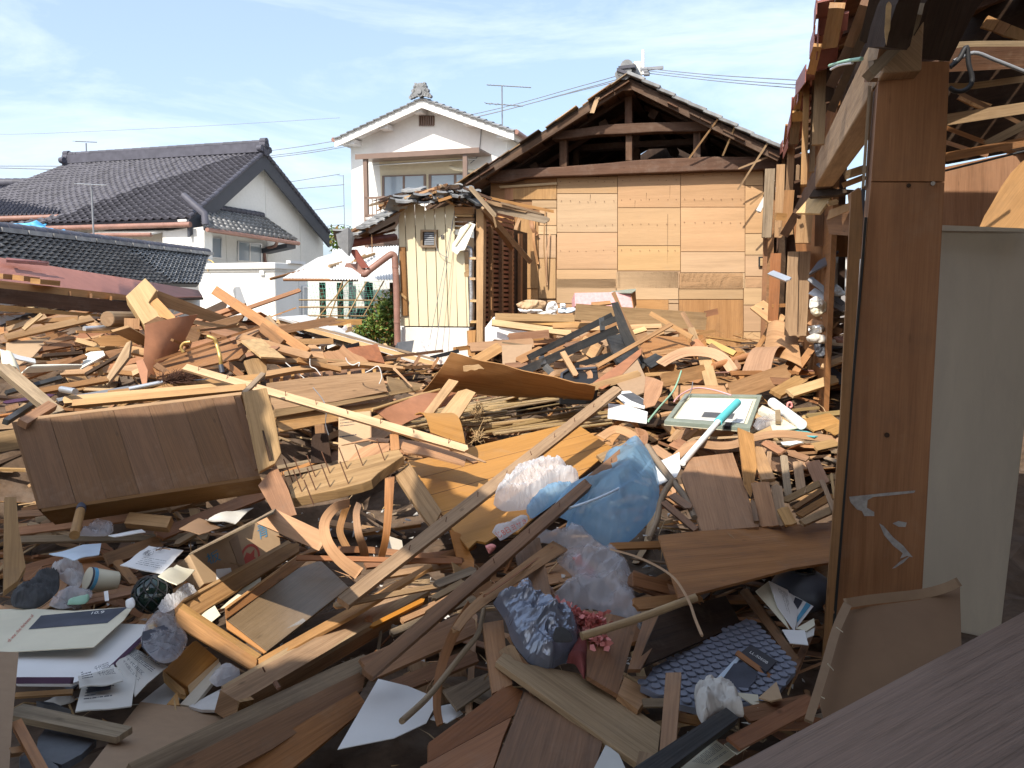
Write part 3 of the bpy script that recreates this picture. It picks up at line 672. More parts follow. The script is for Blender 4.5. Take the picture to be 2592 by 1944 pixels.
m_=MB();m_.tube([atW(cA(*p),wl2 - 0.2) for p in ((565,760),(570,800),(640,830))],0.04,8);mk('downpipe',m_,M['copper'],H)
m_=MB();m_.tube([atW(cA(*p),Er.dot(E2)) for p in ((335,720),(350,760),(430,790))],0.04,8);mk('downpipe',m_,M['charcoal'],H)
up=uw+0.85
t0,t1=atU(cA(1325,588),uw+0.02),atU(cA(1745,660),uw+0.02);b0,b1=atU(cA(1335,706),up),atU(cA(1935,800),up)
t1=UWZ(uw+0.02,b1.dot(E2) - 0.35,t0.z)
m_=MB();nn=(b1 - b0).cross(t0 - b0).normalized();nn=nn if nn.z>0 else -nn;m_.prism([b0,b1,t1,t0],nn,0.09);mk('pent_roof_deck',m_,M['charcoal'],H)
tiled(H,b0+UP*0.01,b1+UP*0.01,t1+UP*0.01,t0+UP*0.01,17,6,'kawaraold',0.06,0.028,200,'pent_roof_tile')
ridge_tiles(H,t0+UP*0.08,t1+UP*0.08,12,0.08,'kawara')
m_=MB();m_.tube([Er+UP*0.55 - E1*0.1,b0+UP*0.3,b0+UP*0.06+E1*0.02],0.085,10);mk('hip_end_tile',m_,M['kawara'],H)
gut(H,b0 - UP*0.06+E1*0.05,b1 - UP*0.06+E1*0.05,0.055,'copper')
m_=MB();m_.tube(smooth_pts([atU(cA(1805,790),up),atU(cA(1790,830),up - 0.3),atU(cA(1725,855),uw+0.06),atU(cA(1728,940),uw+0.06)],4),0.045,8);mk('downpipe',m_,M['copper'],H)
m_=MB();m_.prism([UWZ(up - 0.02,b1.dot(E2) - 0.5,b1.z - 0.08),UWZ(up - 0.02,b1.dot(E2) - 0.05,b1.z - 0.08),UWZ(uw,b1.dot(E2) - 0.05,b1.z - 0.22),UWZ(uw,b1.dot(E2) - 0.5,b1.z - 0.22)],UP,0.12);mk('pent_roof_soffit',m_,M['charcoal'],H)
hitU=lambda x,y,off: atU(cA(x,y),uw - off)
win(H,hitU,E1,0,0,0,0,1,'alu','pane',0.06,q=[(1348,768),(1447,775),(1447,915),(1348,905)])
win(H,hitU,E1,0,0,0,0,2,'alu','pane',0.05,q=[(1549,797),(1708,815),(1708,940),(1549,928)])
hitF=lambda x,y,off: atW(cA(x,y),wf+off)
win(H,hitF,-E2,0,0,0,0,2,'alu','curtain',0.05,q=[(452,745),(560,745),(560,812),(452,812)])
blob('tarpaulin','bright blue tarpaulin draped below the dark tiled eave','tarpaulin',cA,[(30,735,-17.6),(120,715,-17.6),(230,705),(300,685,-17.7),(300,720),(445,735,-17.7),(440,790,-17.5),(330,790),(180,765),(30,755)],0.25,0.12,'tarp',20,3,fq=1.5)
A0=atY(cA(-120,640),23.0);
H2=thing('side_house',Vector((A0.x,A0.y,0)),'grey walled wing with glossy tiles at the left frame edge','house')
q=[atY(cA(*p),d) for p,d in (((-260,640),20.5),((385,620),20.5),((260,440),24.0),((-260,455),24.0))]
nn=(q[1] - q[0]).cross(q[3] - q[0]).normalized();nn=nn if nn.z>0 else -nn
m_=MB();m_.prism(q,nn,0.1);mk('roof_deck',m_,M['charcoal'],H2);tiled(H2,q[0]+nn*.02,q[1]+nn*.02,q[2]+nn*.02,q[3]+nn*.02,22,10,'kawara',0.06,0.03,150)
ridge_tiles(H2,q[3]+UP*0.15,q[2]+UP*0.1,10,0.14,'kawara')
gut(H2,q[0] - UP*0.08,q[1] - UP*0.08,0.07,'copper')
m_=MB();w_=[p+Vector((0,0.5,-0.1)) for p in q[:2]];m_.prism([Vector((w_[0].x,w_[0].y,0)),Vector((w_[1].x,w_[1].y,0)),w_[1],w_[0]],Vector((0,-1,0)),0.2);mk('wall',m_,M['concrete'],H2)
# --- low weathered tile roof and red metal roof, left middle
TL,TR,BR=atY(cD(-20,500),10.2),atY(cD(450,556),16.4),atY(cD(430,614),14.6)
TR.z=TL.z;BL=TL+(BR - TR)*1.0;BL.z=BR.z
H3=thing('low_house',Vector((-6.5,11,0)),'low house with weathered grey wavy roof tiles behind the red roof','house')
nn=(BR - BL).cross(TL - BL).normalized();nn=nn if nn.z>0 else -nn
m_=MB();m_.prism([BL,BR,TR,TL],nn,0.08);mk('roof_deck',m_,M['charcoal'],H3)
tiled(H3,BL+nn*.02,BR+nn*.02,TR+nn*.02,TL+nn*.02,42,12,'kawaraold',0.03,0.008,290)
ridge_tiles(H3,TL+UP*0.05,TR+UP*0.05,24,0.09,'kawara')
for k in range(12): m_=MB();o=TL.lerp(TR,(k+0.5)/12);m_.box(o - Vector((0.1,0.2,0)),(TR - TL)/13,Vector((0.2,0,0)),UP*0.06);mk('ridge_course',m_,M['kawaraold'],H3)
m_=MB();m_.prism([Vector((BR.x - 0.35,BR.y,0)),Vector((BL.x - 0.35,BL.y,0)),BL - Vector((0.35,0,0.05)),BR - Vector((0.35,0,0.05))],Vector((1,0,0)),0.15);mk('wall',m_,M['stucco'],H3)
TL,TR,BR,BL=atY(cD(-70,548),7.9),atY(cD(429,629),13.6),atY(cD(437,641),12.6),atY(cD(-60,650),6.9)
H4=thing('red_roof_shed',Vector((-5,9,0)),'low shed with faded red corrugated metal roof','shed')
P=[]
for i in range(121):
    v=i/120;row=[]
    for j in range(13):
        u=j/12;p=TL.lerp(TR,u).lerp(BL.lerp(BR,u),v);row.append(p+UP*0.018*math.sin(i*math.pi/2))
    P.append(row)
nn=(P[1][0] - P[0][0]).cross(P[0][1] - P[0][0])
if nn.z<0: P=P[::-1]
mk('roof',MB().grid(P,0.006),M['redroof'],H4)
m_=MB();m_.prism([BR+Vector((-0.2,0.4,-0.05)),BL+Vector((-0.2,0.4,-0.05)),Vector((BL.x - .2,BL.y+.4,0)),Vector((BR.x - .2,BR.y+.4,0))],Vector((1,-0.2,0)),0.1);mk('wall',m_,M['stucco'],H4)
m_=MB();m_.tube([BL.lerp(BR,0.35) - UP*0.03,BR - UP*0.03],0.02,6);mk('eave_rail',m_,M['darkwood'],H4)
m_=MB();m_.prism([atY(cA(*p),d) for p,d in (((40,905),8.3),((320,932),9.0),((310,942),8.95),((40,918),8.2))],UP,0.03);mk('ridge_flashing',m_,M['redmetal'],H4)
# --- white prefab cabin
WP=14.6
c0,c1=atW(cA(1290,985),WP),atW(cA(1788,965),WP);zt=c0.z*0.5+c1.z*0.5;u0,u1=c0.dot(E1),c1.dot(E1)
PF=thing('prefab_cabin',Vector((c0.x,c0.y,0)),'white flat-roofed prefab cabin with curtained side window','cabin')
m_=MB();m_.box(UWZ(u0,WP,0),E1*(u1 - u0),E2*5.2,UP*(zt - 0.05));mk('body',m_,M['prefab'],PF,bevel=0.01)
m_=MB();m_.box(UWZ(u0 - 0.06,WP - 0.08,zt - 0.02),E1*(u1 - u0+0.12),E2*5.36,UP*0.13);mk('roof_edge',m_,M['prefab'],PF,bevel=0.015)
m_=MB();m_.box(UWZ(u0 - 0.03,WP - 0.03,zt - 0.07),E1*(u1 - u0+0.06),E2*5.2,UP*0.05);mk('roof_trim',m_,M['concrete'],PF)
for k in (0.0,0.47,0.985):
    m_=MB();uu=u0+(u1 - u0)*k;m_.box(UWZ(uu,WP - 0.008,0.1),E1*0.02,E2*0.01,UP*(zt - 0.2));mk('panel_joint',m_,M['concrete'],PF)
for k in (0.9,1.8,2.7,3.6): m_=MB();m_.box(UWZ(u1 - 0.001,WP+k,0.1),E1*0.008,E2*0.02,UP*(zt - 0.2));mk('panel_joint',m_,M['concrete'],PF)
a=atW(cA(1690,1020),WP - 0.05);m_=MB();m_.box(a,E1*0.1,E2*0.06,UP*0.1);mk('vent_hood',m_,M['prefab'],PF)
hitP=lambda x,y,off: atU(cA(x,y),u1 - off)
wo=win(PF,hitP,E1,0,0,0,0,2,'alu','curtain',0.05,q=[(1970,1090),(2180,1100),(2180,1330),(1970,1340)])
m_=MB();m_.tube(smooth_pts([atW(cA(*p),WP - 0.06) for p in ((1355,995),(1340,940),(1352,920),(1380,930),(1400,950))],4),0.012,6);mk('hook_pipe',m_,M['gold'],PF)
m_=MB();m_.box(UWZ(u1+0.03,WP+0.4,zt+0.11),E1*0.1,E2*0.6,UP*0.06);mk('floodlight',m_,M['white'],PF)
# --- two-storey white house
WW=21.5
def hB(x,y,off=0.0): return atW(cB(x,y),WW+off)
ax_=hB(556,318);zr_=ax_.z;ua=ax_.dot(E1)
wlft,wrgt=hB(182,560).dot(E1),hB(1003,560).dot(E1)
TH=thing('two_storey_house',UWZ(ua,WW,0),'white two-storey house with tiled gable, roof ornament and brown balcony frame','house')
lv,rv=hB(100,525,-0.55),hB(1040,485,-0.55);av=hB(556,312,-0.55)
sl_=(av.z - lv.z)/(av.dot(E1) - lv.dot(E1))
def zslope(u): return av.z - abs(u - av.dot(E1))*(sl_ if u<av.dot(E1) else (av.z - rv.z)/(rv.dot(E1) - av.dot(E1)))
m_=MB();m_.prism([UWZ(wlft,WW,0),UWZ(wlft,WW,zslope(wlft) - 0.12),UWZ(av.dot(E1),WW,av.z - 0.12),UWZ(wrgt,WW,zslope(wrgt) - 0.12),UWZ(wrgt,WW,0)],-E2,0.2,UP);mk('front_wall',m_,M['whitewall'],TH)
m_=MB();m_.box(UWZ(wrgt - 0.2,WW+0.2,0),E2*8,E1*0.2,UP*(zslope(wrgt) - 0.15));mk('side_wall',m_,M['whitewall'],TH)
m_=MB();m_.box(UWZ(wlft,WW+0.2,0),E2*8,E1*0.2,UP*(zslope(wlft) - 0.15));mk('side_wall',m_,M['whitewall'],TH)
for a,b in ((lv,av),(rv,av)):
    d=b - a;n_=d.cross(E2).normalized();n_=n_ if n_.z>0 else -n_
    m_=MB();m_.box(a - n_*0.12,d,E2*9,n_*0.1);mk('roof_deck',m_,M['white'],TH)
    m_=MB();m_.prism([a+UP*0.0,b+UP*0.0,b - UP*0.24,a - UP*0.22],-E2,0.05,d);o=mk('bargeboard',m_,M['whitewall'],TH);o.location -=E2*0.03
    k=13
    for i in range(k):
        o=a+d*(i/k);e=d/k;m_=MB();P=[]
        for jj in range(7):
            t=jj/6;P.append([o+n_*(0.02+0.06*math.sin(t*math.pi)) - E2*(0.10 - 0.34*t)+e*s_*1.12 - n_*0.035*s_ for s_ in (0,1)])
        nn=(P[1][0] - P[0][0]).cross(P[0][1] - P[0][0])
        if nn.z<0: P=P[::-1]
        m_.grid(P,0.03);mk('verge_tile',m_,M['tilegrey'],TH)
    m_=MB();m_.box(a+n_*0.0+E2*0.24,d,E2*8.5,n_*0.05);mk('tiled_slope',m_,M['tilegrey'],TH)
m_=MB();oc=av - E2*0.1+UP*0.16
m_.tube([oc - E2*0.06,oc+E2*0.1],0.14,14);m_.tube([oc - E2*0.1,oc],0.07,12)
for s in (-1,1):
    for (du,dz,r_) in ((0.14,-0.04,0.09),(0.22,-0.09,0.07),(0.29,-0.13,0.05),(0.12,0.08,0.08),(0.2,0.03,0.06),(0.08,0.17,0.06),(0.15,0.14,0.05),(0.13,0.22,0.035)):
        p=oc+E1*du*s+UP*dz;m_.tube([p - E2*0.05,p+E2*0.07],r_,8)
m_.box(oc - E1*0.05 - E2*0.04,E1*0.1,E2*0.1,UP*0.24)
mk('ridge_ornament',m_,M['tilegrey'],TH)
for (x,y) in ((180,535),(350,452),(527,366),(622,362),(795,430),(972,498)):
    p=hB(x,y,-0.45);m_=MB();m_.box(p - E1*0.13 - UP*0.08,E1*0.26,E2*0.45,UP*0.14);mk('eave_bracket',m_,M['white'],TH)
f=MB();q=[hB(*p) for p in ((541,401),(622,401),(622,450),(541,450))];f.prism(q,-E2,0.05);vo=mk('attic_vent',f,M['brown'],TH);vo.location -=E2*0.02
for k in range(7): m_=MB();u_=q[0].lerp(q[1],(k+0.5)/7);m_.box(u_ - E2*0.06 - E1*0.02,UP*-(q[0].z - q[3].z+0.03),E1*0.04,E2*0.03);mk('slat',m_,M['alubrown'],vo)
m_=MB();m_.prism([hB(*p,-0.01) for p in ((330,615),(775,600),(775,840),(345,860))],-E2,0.02);mk('bay_wall',m_,M['cream'],TH)
wb_=WW - 1.0
def hBB(x,y,off=0): return atW(cB(x,y),wb_+off)
aa,bb=hBB(208,597),hBB(858,575);aa.z=bb.z=(aa.z+bb.z)/2
m_=MB();m_.box(aa - UP*0.06,bb - aa,E2*1.0,UP*0.05);ao=mk('awning',m_,M['alubrown'],TH)
m_=MB();m_.box(aa - UP*0.14 - E2*0.04,bb - aa,E2*0.04,UP*0.14);mk('fascia',m_,M['alubrown'],ao)
for x in (258,783):
    p=hBB(x,612,0.03);m_=MB();m_.box(UWZ(p.dot(E1) - 0.07,wb_+0.02,0.3),UP*(aa.z - 0.42),E1*0.12,E2*0.1);mk('balcony_post',m_,M['alubrown'],TH)
hh=lambda x,y,off: atW(cB(x,y),WW - 0.02+off)
win(TH,hh,-E2,0,0,0,0,2,'alubrown','pane',0.05,q=[(346,715),(575,708),(575,832),(346,832)])
win(TH,hh,-E2,0,0,0,0,2,'alubrown','pane',0.05,q=[(590,708),(870,700),(870,832),(590,832)])
ra,rb=hBB(256,838,0.02),hBB(860,830,0.02);rb.z=ra.z;bz=hBB(256,930).z
for z_ in (ra.z,bz): m_=MB();m_.box(Vector((ra.x,ra.y,z_)),rb - ra,E2*0.06,UP*0.06);mk('balcony_rail',m_,M['alubrown'],TH)
for k in range(26): m_=MB();p=ra.lerp(rb,(k+0.5)/26);p.z=bz;m_.box(p+E2*0.02,UP*(ra.z - bz),E1*0.025,E2*0.02);mk('baluster',m_,M['alubrown'],TH)
m_=MB();m_.box(Vector((ra.x,ra.y,bz - 0.08)),rb - ra,E2*1.0,UP*0.06);mk('balcony_floor',m_,M['whitewall'],TH)
m_=MB();m_.prism([hB(*p,-0.05) for p in ((262,1045),(480,1045),(480,1075),(262,1075))],-E2,0.1);mk('lower_beam',m_,M['alubrown'],TH)
win(TH,hh,-E2,0,0,0,0,1,'alubrown','darkpane',0.05,q=[(268,1078),(480,1078),(480,1180),(268,1180)])
m_=MB();m_.tube([hB(298,660,-0.5),hB(842,628,-0.5)],0.018,6);mk('laundry_pole',m_,M['alu'],TH)
m_=MB();m_.tube(smooth_pts([hB(708,668,-0.1),hB(715,672,-0.4),hB(735,680,-0.45),hB(840,692,-0.45)],3),0.05,8);mk('vent_pipe',m_,M['cream'],TH)
m_=MB();m_.tube([rv+UP*0.0+E1*0.06,rv+UP*0.0+E1*0.06+E2*8],0.07,8);mk('gutter',m_,M['copper'],TH)
m_=MB();m_.tube([lv - E1*0.06,lv - E1*0.06+E2*8],0.07,8);mk('gutter',m_,M['copper'],TH)
m_=MB();m_.tube(smooth_pts([hB(870,420,-0.02),hB(862,540,-0.03),hB(850,610,-0.03),hB(810,650,-0.05)],4),0.012,5);mk('drop_cable',m_,M['wiregrey'],TH)
# --- television aerials
def aerial(label,foot,top,d,arms):
    base=atY(foot,d);tp=atY(top,d);a=thing('television_aerial',base,label,'aerial',None)
    m_=MB();m_.tube([base - UP*0.3,tp],0.02,6);mk('mast',m_,M['wiregrey'],a)
    for (p0,p1,nel,el) in arms:
        q0,q1=atY(p0,d),atY(p1,d);m_=MB();m_.tube([q0,q1],0.014,6);b_=mk('boom',m_,M['wiregrey'],a)
        for k in range(nel):
            p=q0.lerp(q1,(k+0.3)/nel);m_=MB();v=Vector((0.25,1,0.12)).normalized()*el*(1 - 0.35*k/nel);m_.tube([p - v,p+v],0.008,5);mk('element',m_,M['alu'],b_)
    return a
aerial('tall aerial beside the white gable, with two cross booms',cB(978,445),cB(976,245),23.0,[(cB(897,238),cB(1130,252),14,0.14),(cB(890,335),cB(1088,350),6,0.35)])
aerial('aerial with two booms on the dark tiled ridge, far left',cA(563,250),cA(560,160),24.0,[(cA(490,148),cA(628,154),8,0.14),(cA(510,222),cA(645,232),5,0.4)])
aerial('slim aerial standing in front of the dark tiled slope',cA(608,740),cA(595,445),17.5,[(cA(505,425),cA(692,435),9,0.12)])
aerial('distant thin aerial against the sky left of the white house',cB(150,970),cB(143,712),42.0,[(cB(122,715),cB(145,716),2,0.3)])
# --- overhead lines and the pole behind the ruin
def wire(label,pts,d0,d1,r=0.011):
    m=len(pts);P=[atY(p,d0+(d1 - d0)*i/(m - 1)) for i,p in enumerate(pts)]
    mk('power_line',MB().tube(smooth_pts(P,6) if m>2 else P,r,5),M['wiregrey'],None,label,'wire')
wire('uppermost power line left of the ruined gable',[cA(1740,212),cA(2170,148),cB(860,385),cC(690,310),cC(940,240)],34,24,0.014)
wire('middle power line left of the ruined gable',[cA(1755,243),cA(2212,178),cB(900,392),cC(700,330),cC(945,262)],34,24,0.014)
wire('lowest power line left of the ruined gable',[cA(1760,255),cA(2212,190),cC(30,508),cC(560,372),cC(945,275)],34,24,0.014)
wire('upper power line from the ruined ridge to the red eave',[cC(1125,190),cC(1550,232),cC(2130,268)],24,16,0.011)
wire('middle power line from the ruined ridge to the red eave',[cC(1130,205),cC(1650,262),cC(2140,300)],24,16,0.011)
wire('lower power line from the ruined ridge to the red eave',[cC(1140,222),cC(1640,278),cC(2120,320)],24,16,0.011)
wire('pair of lines at the left edge, upper',[cA(-60,309),cA(440,310)],40,40,0.02);wire('pair of lines at the left edge, lower',[cA(-60,320),cA(420,333)],40,40,0.022)
wire('fine line crossing the open sky at left',[cA(-60,102),cA(283,97),cA(1300,50),cA(2212,-5)],60,50,0.012)
wire('first service line between tiled house and white house',[cA(1890,412),cA(2212,362)],38,34,0.015);wire('second service line between tiled house and white house',[cA(1925,458),cA(2240,430)],38,34,0.015)
wire('third service line between tiled house and white house',[cA(2040,596),cA(2240,568)],38,34,0.015);wire('fourth service line just above the tiled gable foot',[cA(2130,700),cA(2240,688)],38,34,0.012)
pb=atY(cC(1113,70),24);PO=thing('utility_pole',Vector((pb.x,pb.y,0)),'utility pole rising behind the ruined ridge with pale rod','pole')
m_=MB();a=atY(cC(1078,150),24);m_.tube([Vector((a.x,a.y,0)),a],0.13,12);mk('shaft',m_,M['concrete'],PO)
m_=MB();m_.tube([atY(cC(1113,230),23.9),pb],0.045,8);mk('rod',m_,M['insulator'],PO)
for k,(x,y) in enumerate(((1122,195),(1130,210),(1138,228))): m_=MB();p=atY(cC(x,y),23.9);m_.tube([p - E1*0.08,p+E1*0.08],0.06,8);mk('insulator',m_,M['wiregrey'],PO)
m_=MB();m_.box(atY(cC(1085,205),23.9),E1*0.7,E2*0.08,UP*0.08);mk('cross_arm',m_,M['wiregrey'],PO)
def leaf_mass(mb,c,r,n,size,sq=1.0):
    for _ in range(n):
        v=Vector((random.gauss(0,1),random.gauss(0,1),random.gauss(0,1))).normalized()*random.random()**0.45
        p=c+Vector((v.x*r.x,v.y*r.y,v.z*r.z));a=Vector((random.gauss(0,1),random.gauss(0,1),random.gauss(0,0.7))).normalized();b=a.orthogonal().normalized()
        b=Matrix.Rotation(random.random()*6.28,3,a) @ b;s=size*random.uniform(0.6,1.3)
        mb.add([p,p+(a*0.5+b*0.28)*s,p+a*s,p+(a*0.5 - b*0.28)*s],[(0,1,2,3)],[[(0,0),(1,0),(1,1),(0,1)]])
t_=atY(cD(742,497),45);TR_=thing('distant_tree',Vector((t_.x,t_.y,0)),'small distant green tree between the two houses','tree')
m_=MB();leaf_mass(m_,t_ - UP*0.5,Vector((1.2,1.0,0.8)),500,0.3);mk('crown',m_,M['leaf'],TR_);m_=MB();m_.tube([Vector((t_.x,t_.y,0)),t_ - UP*0.6],0.12,8,r1=0.06);mk('trunk',m_,M['brown'],TR_)
# --- white corrugated lean-to, net trellis and bush
def corr(parent,name,q,n,amp,mat,th=0.004):
    P=[]
    for i in range(n*4+1):
        u=i/(n*4);row=[]
        for j in range(5): v=j/4;row.append(q[0].lerp(q[1],u).lerp(q[3].lerp(q[2],u),v)+UP*amp*math.sin(i*math.pi/2))
        P.append(row)
    if (P[1][0] - P[0][0]).cross(P[0][1] - P[0][0]).z<0: P=P[::-1]
    return mk(name,MB().grid(P,th),M[mat],parent)
o_=atY(cJ(260,800),11.6);LT=thing('corrugated_lean_to',Vector((o_.x,o_.y,0)),'open lean-to under white corrugated sheets beside the beige shed','shed')
corr(LT,'roof_sheet',[atY(cJ(*p),d) for p,d in (((-30,535),13.6),((560,500),13.6),((540,806),11.7),((-60,800),11.7))],24,0.012,'tin')
corr(LT,'roof_sheet',[atY(cJ(*p),d) for p,d in (((-160,610),13.4),((10,560),13.4),((-70,790),11.9),((-480,795),11.9))],14,0.012,'tin')
for (p0,p1,d0,d1,r_) in (((1760,1045),(2010,980),11.85,12.6,0.03),((1845,1050),(2330,1052),11.9,11.9,0.03)):
    m_=MB();m_.tube([atY(cA(*p0),d0),atY(cA(*p1),d1)],r_*.7,6);mk('purlin',m_,M['brown'],LT)
for (x0,y0,x1,y1,w_) in ((-60,690,120,640,0.05),(10,740,260,590,0.04),(170,640,345,580,0.05)):
    m_=MB();m_.tube([atY(cJ(x0,y0 - 6),12.3),atY(cJ(x1,y1 - 6),13.0)],w_*0.5,6);mk('batten',m_,M['weather'],LT)
for (x,d) in ((-150,12.0),(8,12.2),(275,12.2),(480,12.0)):
    p=atY(cJ(x,830),d);m_=MB();m_.box(Vector((p.x,p.y,0.2)),UP*(p.z - 0.2),E1*0.07,E2*0.07);mk('post',m_,M['darkwood'],LT)
m_=MB();m_.prism([atY(cJ(*p),14.2) for p in ((-250,760),(560,760),(560,1420),(-250,1420))],-E2,0.08);mk('back_wall',m_,M['stucco'],LT)
for (x0,x1,y0,y1,mt) in ((60,115,820,1180,'curtain'),(118,145,820,1180,'darkpane'),(255,290,820,1150,'darkpane'),(185,250,1060,1160,'black')):
    m_=MB();m_.prism([atY(cJ(*p),14.1) for p in ((x0,y0),(x1,y0),(x1,y1),(x0,y1))],-E2,0.04);mk('wall_panel',m_,M[mt],LT)
o_=atY(cJ(200,1150),11.3);TT=thing('net_trellis',Vector((o_.x,o_.y,0.2)),'bamboo garden trellis strung with green plant netting','trellis')
for (p0,p1) in (((-180,1170),(125,800)),((95,1140),(275,820)),((245,1135),(430,815)),((-60,1150),(60,820)),((-330,985),(500,990)),((-330,1050),(470,1050)),((-250,1125),(330,1130)),((-200,1155),(330,1165))):
    m_=MB();m_.tube([atY(cJ(*p0),11.3),atY(cJ(*p1),11.35)],0.011,6);mk('bamboo_cane',m_,M['bamboo'],TT)
m_=MB()
for k in range(24):
    x=-250+30*k;m_.tube([atY(cJ(x+random.uniform(-8,8),830),11.4),atY(cJ(x+40,1000),11.42),atY(cJ(x+random.uniform(-8,8),1140),11.4)],0.0025,4,cap=False)
for k in range(15):
    y=830+22*k;m_.tube(smooth_pts([atY(cJ(-250+110*i,y+random.uniform(-14,14)),11.42) for i in range(7)],2),0.0025,4,cap=False)
mk('plant_net',m_,M['net'],TT,kind='stuff')
b_=atY(cJ(410,1360),10.6);BU=thing('garden_bush',Vector((b_.x,b_.y,0.3)),'green bush with reddish tips beside the copper downpipe','bush')
m_=MB()
for (x,y,rx,rz,k) in ((470,1040,.16,.22,520),(430,1130,.22,.2,700),(360,1210,.2,.16,520),(300,1260,.24,.14,600),(440,1270,.2,.2,650),(480,1180,.14,.25,520),(240,1270,.16,.1,260)):
    leaf_mass(m_,atY(cJ(x,y),10.6),Vector((rx,.25,rz)),k,0.055)
mk('foliage',m_,M['leaf'],BU)
for k in range(9): m_=MB();x=330+20*k;m_.tube([atY(cJ(x,1390),10.6),atY(cJ(x - 30+8*k,1150),10.6)],0.008,5,r1=0.003);mk('stem',m_,M['brown'],BU)
for (x,y) in ((80,1450),(200,1440),(-60,1430)):
    pass
# --- beige metal-clad shed with the fallen-in roof
WS=9.1
def hJ(x,y,off=0.0): return atW(cJ(x,y),WS+off)
o_=hJ(850,1400);SH=thing('beige_shed',Vector((o_.x,o_.y,0)),'half-demolished beige metal-clad shed with collapsed tile roof','shed')
tops=[(560,250,610,130),(612,128,700,118),(702,120,790,150),(792,186,880,168),(882,168,972,152),(974,150,1058,112),(1060,470,1150,565),(1152,700,1180,760)]
bots=[(578,1218,655,1218),(657,1218,742,1219),(744,1219,826,1219),(828,1220,912,1220),(914,1220,1004,1221),(1006,1221,1088,1222),(1090,1222,1172,1222),(1174,1222,1196,1223)]
for k,(t,b) in enumerate(zip(tops,bots)):
    g_=2.2;m_=MB();m_.prism([hJ(t[0]+g_,t[1],0.004*(k % 2)),hJ(t[2] - g_,t[3],0.004*(k % 2)),hJ(b[2] - g_,b[3],0.004*(k % 2)),hJ(b[0]+g_,b[1],0.004*(k % 2))],-E2,0.018,UP);mk('siding_panel',m_,M['siding'],SH,bevel=0.002)
    m_=MB();m_.prism([hJ(b[0] - g_,b[1],0.012),hJ(b[0]+g_ - 4,b[1],0.012),hJ(t[0]+g_ - 4,t[1]+8,0.012),hJ(t[0] - g_,t[1]+8,0.012)],-E2,0.01);mk('siding_joint',m_,M['grey'],SH)
a,b=hJ(600,200),hJ(1190,200);ua_,ub_=hJ(580,1000).dot(E1),hJ(1185,1000).dot(E1)
m_=MB();m_.box(UWZ(ua_+0.02,WS+0.035,hJ(900,1228).z),E1*(ub_ - ua_ - 0.25),E2*0.05,UP*1.25);mk('wall_core',m_,M['darkwood'],SH)
m_=MB();m_.box(UWZ(ua_,WS+0.01,0),E1*(ub_ - ua_),E2*0.3,UP*hJ(900,1232).z);mk('plinth',m_,M['concrete'],SH,bevel=0.008)
m_=MB();m_.box(UWZ(ua_+0.01,WS+0.08,0),E2*2.4,E1*0.1,UP*2.4);mk('left_wall',m_,M['siding'],SH)
f=MB()
for (x0,y0,x1,y1) in ((755,357,902,376),(755,498,902,517),(755,376,775,498),(880,376,902,498)): f.prism([hJ(*p,-0.04) for p in ((x0,y0),(x1,y0),(x1,y1),(x0,y1))],-E2,0.06)
fo=mk('louvre_window',f,M['grey'],SH)
m_=MB();m_.prism([hJ(*p,-0.004) for p in ((775,376),(880,376),(880,498),(775,498))],-E2,0.01);mk('backing',m_,M['charcoal'],fo)
for k in range(6):
    y=382+19*k;m_=MB();m_.prism([hJ(792,y,-0.012),hJ(878,y,-0.012),hJ(878,y+14,-0.026),hJ(792,y+14,-0.026)],-E2,0.004);mk('louvre',m_,M['wiregrey'],fo)
m_=MB();m_.prism([hJ(*p,-0.012) for p in ((938,405),(968,405),(968,438),(938,438))],-E2,0.012);po_=mk('socket_plate',m_,M['steel'],SH)
for (x,y) in ((946,414),(960,414),(946,429),(960,429)): m_=MB();m_.prism([hJ(x - 4,y - 5,-0.016),hJ(x+4,y - 5,-0.016),hJ(x+4,y+5,-0.016),hJ(x - 4,y+5,-0.016)],-E2,0.004);mk('hole',m_,M['black'],po_)
m_=MB();m_.prism([hJ(*p,-0.03) for p in ((568,512),(615,512),(640,1125),(592,1125))],-E2,0.03,UP);mk('nailed_board',m_,M['brown'],SH)
m_=MB();m_.prism([hJ(*p,-0.06) for p in ((538,880),(630,965),(628,985),(540,905))],-E2,0.02);mk('nailed_board',m_,M['weather'],SH)
m_=MB();m_.prism([hJ(*p,-0.12) for p in ((1035,545),(1040,490),(1085,420),(1110,345),(1195,290),(1248,310),(1170,500),(1150,540),(1110,545),(1085,580))],(-E2+E1*0.3),0.02);mk('torn_siding',m_,M['sidingwhite'],SH)
m_=MB();m_.prism([hJ(*p,-0.135) for p in ((1060,500),(1200,300),(1210,304),(1072,502))],-E2,0.006);mk('torn_siding_rib',m_,M['siding'],SH)
m_=MB();m_.prism([hJ(*p,-0.03) for p in ((1252,172),(1322,165),(1312,1385),(1255,1385))],-E2,0.11,UP);mk('corner_post',m_,M['pine'],SH,bevel=0.006)
for (x0,y0,x1,y1,mt,of) in ((1058,155,1222,215,'pine',-0.02),(1062,222,1215,240,'pale',0.0),(1062,250,1225,282,'weather',0.06),(1062,290,1225,318,'brown',0.08),(1062,330,1225,352,'weather',0.07)):
    m_=MB();m_.prism([hJ(*p,of) for p in ((x0,y0),(x1,y0),(x1,y1),(x0,y1))],-E2,0.06,E1);mk('wall_rail',m_,M[mt],SH)
for (y,x0,x1) in ((602,1188,1250),(785,1195,1245),(982,1200,1260),(1170,1202,1255)):
    m_=MB();m_.prism([hJ(*p,-0.01) for p in ((x0,y),(x1,y),(x1,y+22),(x0,y+22))],-E2,0.05,E1);mk('noggin',m_,M['pale'],SH)
